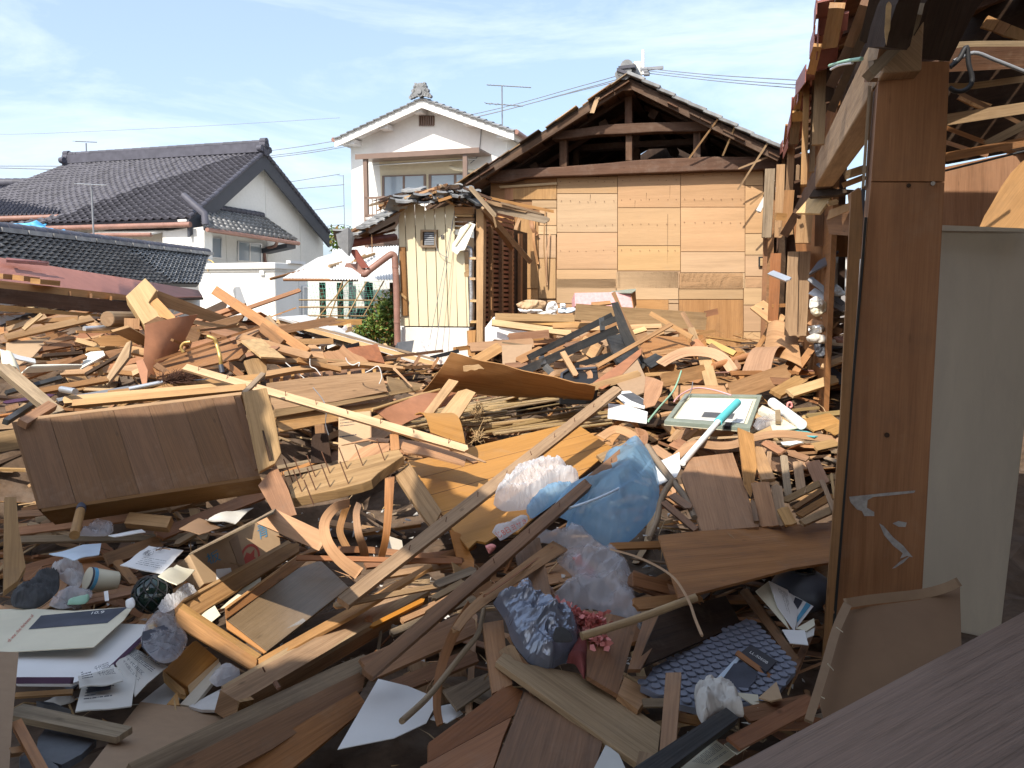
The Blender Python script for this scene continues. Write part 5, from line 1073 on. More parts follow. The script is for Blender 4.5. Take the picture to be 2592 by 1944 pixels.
rl('plate_end',[(1040,480,-3.0),(1100,200,-2.85),(1160,20,-2.75)],60,0.06,'brown',jag=(0.02,0.02),k=3);rl('hanging_fibre',[(1095,200,-2.7),(1105,40,-2.7)],40,0.02,'straw',jag=(0.06,0.02))
rp('loft_roof',[(1500,-120,-6.4),(2300,-120,-5.6),(2300,1000,-5.6),(1500,1150,-6.4)],0.03,'darkwood')
for q in ([(1755,190),(1805,108),(1880,140),(1835,215)],[(1840,217),(1885,142),(1960,172),(1905,245)],[(1905,247),(1965,175),(2080,220),(2080,300)],[(1590,690),(1620,655),(1700,690),(1670,730)],[(1675,732),(1705,692),(1830,730),(1790,780)]):
    rp('lit_loft_board',[(x,y,-5.75) for x,y in q],0.02,'ply')  # bright plywood paints the sunlit patches on the dark loft roof
for pts,w_,mt in (([(1500,410,-4.3),(2100,380,-4.2)],190,'oldbeam'),([(1530,350,-4.1),(1620,310,-4.1),(2100,305,-4.0)],40,'grey'),([(1530,605,-4.4),(1700,600,-4.4),(2100,545,-4.3)],46,'weather'),([(1515,838,-4.5),(2100,748,-4.3)],80,'weather'),([(1505,1100,-4.6),(2100,985,-4.4)],64,'brown'),([(1790,1010,-4.7),(2100,850,-4.6)],60,'grey'),([(1520,1000,-5.2),(1800,1090,-5.2)],30,'lauan'),([(1520,900,-5.3),(2000,1080,-5.3)],34,'brown'),([(1600,650,-5.3),(2100,900,-5.3)],30,'brown')):
    rl('loft_beam',pts,w_,0.09,mt,k=4)
rp('back_panel',[(1400,1190,-5.9),(2300,1000,-5.9),(2300,1900,-5.9),(1400,1900,-5.9)],0.02,'postply',grain=(0,3))
rp('curved_board',[(1735,1600,-4.3),(1775,1510),(1830,1420,-4.3),(1890,1310),(1960,1210),(2040,1130),(2130,1070,-4.1),(2200,1640,-4.0)],0.012,'ply',grain=(0,6))
m_=MB();m_.tube([at(cR,(1500,1195,-4.6)),at(cR,(2090,1050,-4.4))],0.006,6);mk('loft_cable',m_,M['cable'],RH)
m_=MB();m_.tube(smooth_pts([at(cR,(*p,-3.6)) for p in ((1535,470),(1600,410),(1650,330),(1665,450),(1690,560),(1650,625),(1580,640),(1530,615))],5),0.011,8);mk('loft_hose',m_,M['cable'],RH)
m_=MB();m_.tube(smooth_pts([at(cR,(*p,-3.7)) for p in ((1560,430),(1700,370),(1850,420),(2100,520))],5),0.009,8);mk('loft_hose',m_,M['wiregrey'],RH)
ZR=3.35
def up_to_roof(P,z=ZR): return P - SDIR*((P.z - z)/SDIR.z)*1.0
edge=[(cD,x,y,-d) for x,y,d in ((-500,860,4.1),(20,902,4.1),(300,884,4.15),(520,862,4.3),(598,850,4.45),(612,940,4.35),(614,1040,4.1),(600,1095,3.95),(520,1105,4.15),(395,1165,3.85),(330,1265,3.3),(410,1390,2.9),(550,1450,2.7),(700,1425,2.85),(850,1385,3.0),(1010,1305,3.35),
        (890,1215,3.5),(880,1060,4.1),(925,1000,4.6),(975,1060,4.3),(1060,1095,4.0),(1200,1098,3.95),(1290,1060,4.0),(1400,1045,3.9),(1480,1035,4.05),(1560,1045,4.0),(1700,1045,4.0),(1800,980,4.2),(1840,900,4.8))]
ep=[]
for c_,x,y,h in edge:
    P=up_to_roof(at(c_,(x,y,h)));ep.append(Vector((P.x,P.y,ZR)))
ep2=[]
for i in range(len(ep) - 1):
    for k in range(3):
        p=ep[i].lerp(ep[i+1],k/3);ep2.append(p+Vector((random.uniform(-.025,.025),random.uniform(-.025,.025),0)))
ep2.append(ep[-1]);last=ep[-1]
poly=ep2+[Vector((last.x+0.5,last.y+0.2,ZR)),Vector((3.5,last.y - 0.3,ZR)),Vector((4.0,-5,ZR)),Vector((-7,-5,ZR)),Vector((-7,ep[0].y,ZR))]
m_=MB();m_.prism(poly,-UP,0.05,E1);mk('shade_roof',m_,M['brown'],RH)  # unseen roof overhead, its edge shaped to cast the foreground shade
for k in range(6): m_=MB();m_.box(Vector((-5+1.4*k,-4.8,ZR - 0.1)),Vector((0,4.9,0)),Vector((0.08,0,0)),UP*0.09);mk('shade_roof_rafter',m_,M['oldbeam'],RH)
m_=MB();m_.box(Vector((-4.2,-4.8,0)),Vector((0,5.6,0)),Vector((-0.12,0,0)),UP*ZR);mk('left_wall',m_,M['brown'],RH)  # unseen wall, added to keep sky light off the foreground
m_=MB();m_.box(UWZ(3.0,1.0,0),E2*10.5,E1*0.12,UP*3.9);mk('right_wall',m_,M['brown'],RH)
# --- things leaning by the post
pl=thing('steel_sheet',hT(700,1300,.15),'tall pale grey steel panel standing behind the brown post','panel')
P,n=plate_pts(cT,[(600,28,-3.55),(900,40,-3.5),(884,640),(812,1260,-3.35),(560,1340,-3.35),(600,300)]);mk('face',MB().prism(P,n,0.03,P[3] - P[1]),M['panelgrey'],pl,bevel=0.004)
P,n=plate_pts(cT,[(596,22,-3.5),(900,34,-3.45),(900,44),(596,40,-3.5)]);mk('top_rim',MB().prism(P,n,0.05),M['panelgrey'],pl)
cb=thing('cardboard_sheet',at(cT,(400,1500,-2.1)),'folded brown cardboard sheet leaning below the post','cardboard')
P,n=plate_pts(cT,[(262,1440,-2.05),(352,1185,-2.35),(430,1170),(570,1152,-2.4),(682,1105),(690,1110,-2.35),(700,1500,-2.0),(300,1600,-1.95)]);mk('face',MB().prism(P,n,0.004,P[2] - P[1]),M['carddark'],cb)
mk('folded_top',lath_mb([at(cT,q) for q in ((350,1162,-2.33),(432,1150,-2.36),(570,1135,-2.37),(640,1118,-2.36),(682,1100,-2.33))],30,0.012,'cam',(0,0),4,k_crop=cT.k),M['mdf'],cb)
mk('folded_side',lath_mb([at(cT,q) for q in ((352,1165,-2.32),(318,1240,-2.22),(280,1370,-2.08),(235,1515,-1.96))],28,0.012,'cam',(0,0),4,k_crop=cT.k),M['mdf'],cb)
for p0,p1 in (((292,1345),(310,1365)),((255,1435),(283,1450)),((318,1235),(338,1250))): mk('tear',lath_mb([at(cT,(*p0,-2.05)),at(cT,(*p1,-2.05))],3,0.002,'cam',(0,0),2,k_crop=cT.k),M['creampaper'],cb)
tb=thing('laminate_board',at(cD,(2100,1600,-1.4)),'dark ribbed laminate board slanting across the near right corner','board')
P,n=plate_pts(cT,[(-30,1672,-1.75),(883,1188,-2.15),(1100,1075),(1150,1800),(860,1800,-1.2),(-60,1800)]);g_=P[1] - P[0];mk('top_face',MB().prism(P,n,0.022,g_),M['laminate'],tb,bevel=0.002)
# --- left heap (crop L: whole-frame left middle)
def nails(parent,P0,P1,n,length,r=0.0022,up=None,spread=0.0):
    for k in range(n):
        p=P0.lerp(P1,(k+0.5)/n);d=(up or UP)+Vector((random.uniform(-.3,.3),random.uniform(-.3,.3),0));m_=MB();m_.tube([p - d.normalized()*0.01,p+d.normalized()*length],r,5);mk('nail',m_,M['rust'],parent)
pb_=at(cL,(400,300,-6.5));PB=thing('notched_beam',pb_,'long old purlin with rafter notches along the top of the left heap','beam')
mk('beam_body',lath_mb([at(cL,(-40,250,-5.9)),at(cL,(900,345,-7.1))],(100,85),0.16,'cam',(0,0.02),5,k_crop=cL.k),M['oldbeam'],PB,bevel=0.01)
mk('top_plank',lath_mb([at(cL,(-40,182,-5.95)),at(cL,(830,268,-7.1))],(62,40),0.12,'cam',(0,0.02),5,k_crop=cL.k),M['pine'],PB,bevel=0.006)
mk('lit_underside',lath_mb([at(cL,(-40,330,-5.88)),at(cL,(680,385,-6.8))],(44,14),0.03,'cam',(0,0.02),4,k_crop=cL.k),M['pine'],PB)  # pale pine puts the lit look of the underside into the colour
for (x,y,w_,h_) in ((155,205,22,36),(303,222,22,34),(452,240,22,34),(592,255,18,30),(722,270,16,28)): mk('notch_block',lath_mb([at(cL,(x,y - h_/2,-6.0 - x*.0012)),at(cL,(x,y+h_/2,-6.0 - x*.0012))],w_,0.05,'cam',(0,0),2,k_crop=cL.k),M['lauan'],PB)
for i,(x0,x1,y,lab) in enumerate(((20,150,133,'leftmost'),(155,258,147,'middle'),(262,392,168,'rightmost'))):
    lath('wood_block',f'sawn pale block on the notched purlin, {lab} of three','block',cL,[(x0,y - 6,-6.2),(x1,y+6,-6.4)],34,0.09,'pine','cam',bevel=0.004)
pt=thing('big_post',at(cL,(960,300,-6.4)),'thick square pale post end poking up from the left heap','post')
P,n=plate_pts(cL,[(818,255,-6.35),(945,136,-6.5),(1022,215),(968,296,-6.4),(1065,400),(945,455,-6.15)]);mk('shaft',MB().prism(P,n,0.10,P[5] - P[0]),M['pale'],pt,bevel=0.006)
P,n=plate_pts(cL,[(972,298,-6.38),(1025,265,-6.45),(1145,392),(1085,440,-6.2),(1060,405)]);mk('tenon',MB().prism(P,n,0.08,P[2] - P[1]),M['pine'],pt,bevel=0.004)
lath('plank','wide orange-brown board running down right from the square post','plank',cL,[(1015,262,-6.6),(1600,470,-7.3)],(88,62),0.028,'pine','cam',(0.02,0.02));lath('plank','narrow grey-edged board below the wide orange-brown board','plank',cL,[(1270,425,-6.5),(1640,490,-6.9)],28,0.03,'weather','cam',(0.04,0.01))
lath('plank','long orange board jutting up before the white cabin','plank',cL,[(1392,214,-7.3),(1995,615,-5.9)],(64,62),0.03,'ply','cam',(0,0.03),bevel=0.003)
lath('plank','pale board with rough end lying under the jutting orange board','plank',cL,[(1570,522,-6.0),(2010,642,-5.7)],46,0.03,'pine','upcam',(0,0.05))
lath('plank','grey board leaning behind the jutting orange board','plank',cL,[(1735,390,-6.6),(1860,560,-6.3)],52,0.025,'grey','cam');lath('plank','brown pair-board wedged under the jutting orange board','plank',cL,[(1690,450,-6.3),(1830,560,-6.1)],60,0.03,'brown','cam')
lath('plank','small pale board end right of the jutting orange board','plank',cL,[(1910,553,-6.4),(2170,548,-6.5)],36,0.03,'pine','cam',(0.05,0))
plate('plank','broad orange board jutting left from the hardboard curl','plank',cL,[(945,432,-5.9),(1025,386,-6.0),(1310,500,-6.3),(1280,570,-6.2)],0.025,'ply',(0,3),bevel=0.003);lath('plank','thin dark board under the broad orange board','plank',cL,[(1060,405,-6.05),(1330,520,-6.35)],20,0.03,'brown','cam')
plate('plank','two-layer orange plank end left of the hardboard curl','plank',cL,[(735,490,-5.9),(845,458,-5.95),(985,540,-6.2),(925,585,-6.1)],0.03,'pine',(0,3))
sheet('hardboard_curl','torn curved reddish hardboard hanging in the left heap','hardboard',cL,[(945,440,-5.75),(1290,375,-6.2),(1120,690,-5.9),(930,800,-5.55)],0.006,'hardboard',0.04,10,8,0.02,rag=0.15)
plate('hardboard_piece','narrow torn hardboard tongue below the hardboard curl','hardboard',cL,[(885,680,-5.5),(930,665,-5.5),(962,740),(955,830,-5.4),(925,830)],0.006,'hardboard')
plate('plank','upright tan-grey board leaning left of the hardboard curl','plank',cL,[(690,790,-5.5),(822,560,-5.75),(852,545,-5.75),(838,652),(694,836,-5.45)],0.02,'weather',(0,1))
plate('cream_sheet','crumpled cream wallboard scrap in the left heap','wallboard',cL,[(540,640,-5.9),(590,618,-5.95),(672,612,-6.0),(684,640),(530,725,-5.7),(505,712),(540,690)],0.012,'sidingwhite')
sheet('cream_strip','long curling cream wallboard strip at the heap foot','wallboard',cL,[(140,760,-5.3),(250,705,-5.4),(530,715,-5.6),(520,730,-5.55)],0.008,'sidingwhite',0.05,10,3,0.02)
plate('plywood_sheet','flat tan plywood offcut under the notched purlin','plywood',cL,[(40,560,-5.9),(330,522,-6.3),(215,650),(130,700,-5.6),(40,640)],0.008,'cardboard')
lath('plank','greyish timber sloping down to the big wooden box, far left','beam',cL,[(0,690,-5.0),(380,1010,-4.4)],72,0.06,'grey','upcam',(0,0.01),bevel=0.004)
plate('fabric_scrap','white plastic flap at the far left edge of the heap','plastic',cL,[(0,600,-5.2),(120,640,-5.3),(228,665,-5.4),(235,690),(130,670),(40,640,-5.2)],0.01,'white');sheet('vinyl_sheet','pale vinyl sheet hanging at the far left edge','vinyl',cL,[(0,620,-5.1),(90,660,-5.15),(135,760,-5.0),(20,720,-4.95)],0.004,'creampaper',0.03,6,5,0.02)
for i,(x0,y0,x1,y1,w_,mt,d0,d1,lab) in enumerate([
    (40,430,500,400,26,'pine',6.1,6.4,'thin pine strip just under the notched purlin'),(40,520,600,395,40,'pine',5.9,6.5,'sloping pine board under the notched purlin'),(45,470,300,385,30,'weather',6.0,6.2,'weathered strut under the purlin at far left'),(150,470,270,370,22,'pale',5.95,6.05,'pale diagonal lath under the purlin at far left'),
    (240,600,480,560,36,'redwood',6.0,6.3,'reddish board end left of the cream wallboard scrap'),(280,640,540,620,20,'darkwood',5.8,6.0,'dark flat bar left of the cream wallboard scrap'),(300,560,480,520,26,'ply',6.1,6.4,'ply strip above the cream wallboard scrap'),(470,590,490,660,24,'darkwood',6.0,5.95,'dark upright post stub inside the left heap'),
    (500,540,680,590,30,'pale',6.2,6.2,'pale split board above the cream scrap'),(565,600,830,600,22,'pine',6.0,6.2,'thin warped board right of the cream scrap'),(630,690,665,770,34,'pine',5.6,5.6,'short upright pine stub under the cream scrap'),(560,760,840,600,18,'darkwood',5.5,5.8,'slim dark strip right of the cream scrap'),
    (150,790,560,640,24,'brown',5.3,5.8,'brown lath crossing the cream strip'),(260,870,700,790,34,'lauan',5.0,5.4,'reddish lath behind the big box, left'),(40,880,400,780,24,'blackwood',5.0,5.3,'black lacquered strip behind the big box, left'),(380,930,840,850,22,'wiregrey',4.8,5.1,'grey metal strip behind the big box'),(550,860,830,870,18,'pale',5.0,5.1,'pale splinter beside the silver broom handle'),
    (1010,700,1130,780,36,'brown',5.6,5.6,'short brown board under the hardboard curl'),(1470,690,1570,770,40,'brown',5.6,5.5,'brown board end behind the golden cane'),(1500,540,1600,500,40,'lauan',6.1,6.2,'reddish block under the dark slatted panel'),(1600,640,1790,590,26,'lauan',5.7,5.8,'round reddish stick right of the golden cane'),(850,600,940,620,44,'pine',5.8,5.8,'stubby pine board left of the hardboard curl'),(860,760,940,720,30,'pale',5.5,5.5,'bright splinter below the hardboard curl'),(40,945,330,900,20,'purple',4.9,5.1,'thin dark violet strip behind the box at far left')]):
    lath('plank',lab,'plank',cL,[(x0,y0,-d0),(x1,y1,-d1)],w_,random.uniform(.012,.03),mt,'upcam',(random.choice((0,.03)),random.choice((0,.04))),twist=random.uniform(-.2,.2))
lg=thing('log_stub',at(cL,(800,400,-6.3)),'short grey round log lying under the purlin','log');m_=MB();a,b=at(cL,(700,405,-6.2)),at(cL,(905,405,-6.6));m_.tube([a,b],0.062,14,r1=0.06,smooth=False);mk('log',m_,M['grey'],lg);m_=MB();m_.tube([a - (b - a).normalized()*0.004,a],0.058,14,smooth=False);mk('cut_end',m_,M['weather'],lg)
lath('wood_block','reddish sawn block standing beside the round log','block',cL,[(858,400,-6.2),(858,470,-6.15)],100,0.1,'lauan','cam',bevel=0.004)
lath('wood_block','splintered pale block above the cream wallboard scrap','block',cL,[(660,548,-6.0),(825,545,-6.1)],70,0.08,'pine','cam',(0.08,0.02))
m_=MB();mk('pipe',MB().tube([at(cL,(548,470,-6.1)),at(cL,(800,458,-6.4))],0.022,10),M['alu'],None,'grey metal pipe lying under the round log','pipe')
lath('plank','flat pale strip under the metal pipe','plank',cL,[(500,488,-6.05),(790,490,-6.3)],16,0.02,'pine','cam')
sp=thing('slatted_panel',at(cL,(1300,600,-5.9)),'dark brown slatted panel leaning behind the golden cane','panel');P,n=plate_pts(cL,[(985,700,-5.7),(1530,512,-6.3),(1690,462,-6.4),(1605,610),(1555,660,-5.9),(1020,780,-5.5)]);mk('board',MB().prism(P,n,0.015,P[1] - P[0]),M['redwood'],sp)
for a0,b0 in (((1010,680),(1690,455)),((1040,700),(1650,510)),((1130,545),(1240,590)),((1300,480),(1560,450))): mk('batten',lath_mb([at(cL,(*a0,-5.62)),at(cL,(*b0,-6.1))],16,0.02,'cam',(0,0),2,k_crop=cL.k),M['brown'],sp)
plate('plank','sunlit wide board over the slatted panel','plank',cL,[(1530,512,-6.1),(1660,455,-6.2),(1690,480),(1545,575,-5.9)],0.02,'pine',(0,1));plate('plank','reddish board above the slatted panel','plank',cL,[(1300,470,-6.3),(1400,455),(1560,490,-6.5),(1480,520,-6.3)],0.02,'lauan',(0,2))
st=thing('straw_matting',at(cL,(1700,610,-5.8)),'scrap of pale straw matting beside the long orange board','matting');P,n=plate_pts(cL,[(1570,545,-5.75),(1700,530,-5.9),(1860,660,-5.7),(1700,650,-5.6)]);mk('mat',MB().prism(P,n,0.015,P[2] - P[1]),M['straw'],st)
rod('cane','golden metal cane with bent neck in the left heap','cane',cL,[(1350,518,-5.5),(1395,535,-5.5),(1412,575,-5.5),(1432,650,-5.45),(1440,710,-5.45)],0.014,'gold');rod('cane','hooked golden cane handle left of the bent cane','cane',cL,[(1240,555,-5.55),(1200,562,-5.55),(1180,590,-5.55),(1195,622,-5.55)],0.012,'gold')
mk('cane_grip',MB().tube([at(cL,(1438,705,-5.44)),at(cL,(1448,755,-5.42))],0.017,10),M['charcoal'],None,'dark lower tube of the bent golden cane','tube')
br=thing('broom',at(cL,(1100,800,-5.0)),'broom with dark bristles lying behind the big wooden box','broom')
mk('handle',MB().tube([at(cL,(840,862,-4.95)),at(cL,(1060,818,-5.05))],0.016,10),M['alu'],br);mk('handle',MB().tube([at(cL,(1180,818,-5.1)),at(cL,(1420,795,-5.2))],0.010,8),M['charcoal'],br)
m_=MB()
for k in range(260):
    f=random.random();p=at(cL,(1040+190*f,812 - 6*f,-5.05));q=p+Vector((random.gauss(0.05,.05),random.gauss(0,.05),random.uniform(-.02,.085)));m_.tube([p,q],0.0022,4,cap=False,r1=0.001)
mk('bristles',m_,M['bristle'],br,kind='stuff')
# --- big wooden box on its side
BX=thing('wooden_box',at(cL,(800,1300,-4.2)),'big shallow dark brown wooden box standing on its side, left','box')
tl,tr,brr,bl_=at(cL,(95,1075,-4.15)),at(cL,(1520,905,-4.35)),at(cL,(1690,1425,-4.05)),at(cN,(232,195,-3.85))
nb_=(tr - tl).cross(bl_ - tl).normalized();nb_=nb_ if nb_.dot(CAM - tl)>0 else -nb_
cuts=[0,0.155,0.29,0.44,0.60,0.76,0.90,1.0]
for k in range(7):
    a,b=cuts[k]+0.0007,cuts[k+1] - 0.0007;o_=nb_*random.choice((0,.0015,-.0015));m_=MB();m_.prism([tl.lerp(tr,a)+o_,tl.lerp(tr,b)+o_,bl_.lerp(brr,b)+o_,bl_.lerp(brr,a)+o_],nb_,0.014,bl_ - tl,0.45+0.015*(k % 3));mk('board',m_,M['boxwood'],BX)
m_=MB();m_.prism([tl.lerp(tr,.01) - nb_*.02,tl.lerp(tr,.99) - nb_*.02,bl_.lerp(brr,.99) - nb_*.02,bl_.lerp(brr,.01) - nb_*.02],nb_,0.01,tr - tl);mk('back_board',m_,M['darkwood'],BX)
dn=-nb_*0.16
m_=MB();m_.box(tl.lerp(tr,.04)+(tl - bl_).normalized()*0.004 - nb_*0.005,(tr - tl)*1.01,dn,(tl - bl_).normalized()*0.022);mk('top_rim',m_,M['pine'],BX,bevel=0.003)
m_=MB();m_.box(bl_,brr - bl_,dn,(bl_ - tl).normalized()*0.02);mk('bottom_rim',m_,M['boxwood'],BX)
m_=MB();m_.box(tl,bl_ - tl,dn,(tl - tr).normalized()*0.015);mk('left_rim',m_,M['boxwood'],BX)
lath('plank','brown batten lying across the left corner of the big box','plank',cL,[(150,1070,-4.1),(345,950,-4.35)],56,0.04,'lauan','upcam');lath('plank','slim black batten at the left corner of the big box','plank',cL,[(40,1060,-4.3),(215,945,-4.7)],30,0.03,'blackwood','upcam')
lath('plank','pale rail inside the open top of the big box','plank',cL,[(470,950,-4.55),(1600,845,-4.75)],40,0.03,'pine','upcam');lath('plank','light rough board on the upper edge of the big box','plank',cL,[(420,930,-4.8),(1640,825,-5.0)],46,0.02,'pale','upcam',(0.04,0.02));lath('plank','wide pine shelf behind the big box top','plank',cL,[(700,900,-4.95),(1690,790,-5.15)],60,0.02,'pine','upcam',(0.02,0.02))
rod('pipe','small grey pipe end lying behind the big box','pipe',cL,[(400,862,-4.8),(490,878,-4.7)],0.02,'alu')
for k in range(1): pass
ep_=thing('end_plank',at(cL,(1700,1300,-4.0)),'upright tan end board with a dark crack at the big box','plank')
P,n=plate_pts(cL,[(1582,880,-4.2),(1735,850,-4.3),(1790,1040),(1832,1275,-4.05),(1792,1345),(1690,1400,-3.95)]);mk('board',MB().prism(P,n,0.03,P[5] - P[0]),M['weather'],ep_,bevel=0.004)
P,n=plate_pts(cL,[(1705,1130,-4.06),(1716,1130),(1770,1310,-4.0),(1752,1335,-4.0)]);mk('crack',MB().prism(P,n,0.002),M['darkwood'],ep_)
lath('plank','dark grey chisel-ended strip on top of the tan end board','plank',cL,[(1590,880,-4.25),(1715,755,-4.6)],28,0.02,'grey','upcam');lath('plank','narrow board splitting away from the big box right end','plank',cL,[(1545,905,-4.3),(1680,1380,-4.0)],40,0.012,'boxwood','cam')
lath('plank','pale beam end at the far left behind the big box','beam',cL,[(-20,1090,-4.6),(130,1080,-4.6)],70,0.08,'weather','cam');lath('plank','tan board at the far left below the pale beam end','beam',cL,[(-20,1210,-4.3),(140,1180,-4.3)],130,0.04,'weather','cam')
# --- smashed wall element behind the box (crop K)
WE=thing('broken_wall_element',at(cK,(1300,900,-5.4)),'smashed plywood wall element with open grid of slats, centre left','wall element')
def ke(name,pts,th,mt,grain=None): P,n=plate_pts(cK,pts);mk(name,MB().prism(P,n,th,(P[grain[1]] - P[grain[0]]) if grain else None),M[mt],WE)
ke('face_board',[(868,695,-5.3),(1200,650),(1785,603,-5.9),(1835,760),(1420,840),(925,905,-5.15)],0.012,'weather',(0,2));ke('slat',[(930,905,-5.12),(1420,845),(2085,720,-6.0),(2100,745),(1420,880),(935,965,-5.1)],0.02,'weather',(0,2));ke('lower_board',[(940,965,-5.15),(1850,830,-5.85),(1865,880),(1440,995),(975,1085,-5.05)],0.012,'pine',(0,1))
ke('end_board',[(1835,640,-5.95),(2000,680,-6.1),(2120,700,-6.2),(2090,740),(1850,770,-5.9)],0.012,'weather',(0,2));ke('rail',[(870,595,-5.5),(1100,560),(1600,515,-6.1),(1960,560,-6.3),(1960,580),(1600,545),(1100,595,-5.7),(860,640)],0.03,'pine',(1,2))
for k,x in enumerate((900,985,1075,1150,1225,1325,1410,1525,1640,1730)): mk('divider',lath_mb([at(cK,(x,590+(x - 900)*-.01,-5.7 - k*.05)),at(cK,(x+4,655 - (x - 900)*.03,-5.6 - k*.05))],26,0.06,'cam',(0,0),2,k_crop=cK.k),M['pine'],WE)
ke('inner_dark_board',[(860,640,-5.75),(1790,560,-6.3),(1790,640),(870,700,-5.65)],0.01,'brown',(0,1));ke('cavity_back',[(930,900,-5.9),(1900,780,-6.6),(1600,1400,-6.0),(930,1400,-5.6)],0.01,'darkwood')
plate('plank','ragged-edged board upright left on the smashed wall element','plank',cK,[(690,515,-5.6),(760,495),(880,492,-5.75),(868,560),(872,610),(735,632,-5.5)],0.02,'weather',(0,5));plate('plank','ragged plywood crest with torn fibres on the wall element','plywood',cK,[(1322,450,-6.2),(1360,435),(1400,440),(1450,425),(1480,385),(1500,410),(1560,455),(1640,485),(1685,520,-6.4),(1640,535),(1360,525,-6.1)],0.01,'ply',(9,4))
lath('plank','short pine slat tilted on the wall element','plank',cK,[(1122,505,-5.7),(1465,585,-5.9)],34,0.02,'pine','upcam',(0.01,0));plate('plywood_piece','pale round-edged plywood scrap behind the wall element','plywood',cK,[(1165,420,-6.5),(1210,385),(1260,390,-6.6),(1320,440),(1330,500,-6.4),(1200,470)],0.01,'ply')
lath('plank','wide ragged board lying on the wall element top','plank',cK,[(870,510,-5.8),(1480,520,-6.2)],36,0.02,'weather','upcam',(0.05,0.1));lath('plank','thin pine strip right of the wall element','plank',cK,[(1690,560,-6.2),(1975,575,-6.4)],16,0.02,'pine','upcam');lath('plank','slim split lath poking down right of the wall element','plank',cK,[(1890,580,-6.1),(2030,720,-5.8)],(22,10),0.01,'pine','cam',(0.06,0.03))
su=thing('brown_case',at(cK,(1650,480,-6.9)),'orange-brown leather case lid standing behind the wall element','case');P,n=plate_pts(cK,[(1515,412,-6.9),(1755,378,-7.2),(1818,535,-7.0),(1640,500),(1560,455,-6.8)]);mk('lid',MB().prism(P,n,0.04,P[1] - P[0]),M['leather'],su,bevel=0.006);mk('dark_edge',lath_mb([at(cK,(1512,405,-6.9)),at(cK,(1610,378,-7.05))],26,0.05,'cam',(0,0),2,k_crop=cK.k),M['cable'],su)
for i,pts in enumerate(([(1500,490),(1520,530),(1560,550),(1610,530),(1605,560)],[(1660,610),(1700,590),(1760,560),(1790,640),(1770,700)],[(1215,500),(1220,560),(1260,580),(1300,630)],[(1020,530),(1100,600),(1170,655)])):
    rod('loose_wire',('squiggly white wire on the wall element crest','looping grey wire at the right end of the wall element','hanging white wire in the middle of the wall element','thin slanting wire at the left of the wall element')[i],'wire',cK,[(x,y,-5.55 - i*.05) for x,y in pts],0.004,'insulator',5)
rod('loose_wire','long thin wire dangling over the dark cavity','wire',cK,[(1240,730,-5.2),(1320,830,-5.1),(1345,920,-5.0),(1340,1020,-5.0),(1365,1110,-5.0)],0.003,'wiregrey',5)
lath('post_stump','dark post stump in the cavity under the wall element','post',cK,[(1290,1035,-5.3),(1305,1330,-5.2)],(120,170),0.12,'darkwood','cam',(0.03,0));lath('plank','broken reddish offcut on the cavity post stump','plank',cK,[(1290,1035,-5.2),(1295,1095,-5.2)],76,0.03,'lauan','cam',(0.02,0))  # stump in plain dark wood, broadening towards the foot
for (x0,y0,x1,y1,w_,mt,lab) in ((950,1370,1260,1310,30,'grey','grey lath under the cavity, upper'),(985,1420,1320,1300,26,'orange','varnished curved lath under the cavity'),(1010,1420,1440,1330,36,'grey','wide grey lath behind the nail board')):
    lath('plank',lab,'plank',cK,[(x0,y0,.12),(x1,y1,.12)],w_,0.015,mt,'upcam',(0,0.02))
ld=thing('ladder',at(cJ,(700,1540,-7.6)),'old wooden ladder lying in front of the beige shed','ladder')
for p0,p1 in (((425,1502),(958,1440)),((590,1592),(1180,1560))): mk('rail',lath_mb([at(cJ,(*p0,-7.3)),at(cJ,(*p1,-7.9))],26,0.035,'cam',(0,0.01),2,k_crop=cJ.k),M['brown'],ld)
for p0,p1 in (((530,1570),(575,1492)),((690,1590),(752,1478)),((868,1580),(918,1500))): mk('rung',lath_mb([at(cJ,(*p0,-7.4)),at(cJ,(*p1,-7.6))],26,0.025,'cam',(0,0),2,k_crop=cJ.k),M['lauan'],ld)
fs=thing('corrugated_sheet',at(cK,(1500,330,-8.2)),'fallen white corrugated panel with pale wooden edge, behind the heap','panel');P,n=plate_pts(cK,[(950,165,-8.0),(1180,148,-8.6),(1560,290),(2060,500,-8.6),(2050,520,-8.0),(1500,330)]);mk('sheet',MB().prism(P,n,0.02,P[3] - P[1]),M['tin'],fs)
mk('edge_board',lath_mb([at(cK,(948,195,-7.9)),at(cK,(2212,540,-7.9))],34,0.03,'cam',(0,0.02),3,k_crop=cK.k),M['pale'],fs);mk('edge_board',lath_mb([at(cK,(948,168,-7.95)),at(cK,(2212,505,-8.0))],18,0.02,'cam',(0,0),3,k_crop=cK.k),M['grey'],fs)
P,n=plate_pts(cK,[(1080,240,-8.4),(1550,350,-8.5),(1500,400),(1200,300,-8.3)]);mk('torn_foam',MB().prism(P,n,0.02),M['white'],fs)
for (x0,y0,x1,y1,w_,mt,lab) in ((960,250,1120,250,40,'pine','pine block behind the white panel, left'),(1000,310,1040,230,26,'pale','pale upright lath behind the white panel'),(1060,270,1140,340,40,'pale','pale leaning board under the white panel'),(1100,335,1200,320,20,'pine','pine strip under the white panel'),(1365,215,1630,205,44,'pine','sawn pine beam before the garden trellis'),(1520,250,1530,285,60,'pale','pale block under the sawn pine beam')):
    lath('plank',lab,'plank',cK,[(x0,y0,-8.2),(x1,y1,-8.3)],w_,0.04,mt,'cam',(0.02,0))
blob('white_bag','small white plastic bag by the sawn pine beam','bag',cK,[(1480,245,-8.1),(1505,232,-8.1),(1515,260),(1500,275,-8.1),(1470,268)],0.04,0.02,'whitefilm',14,4)
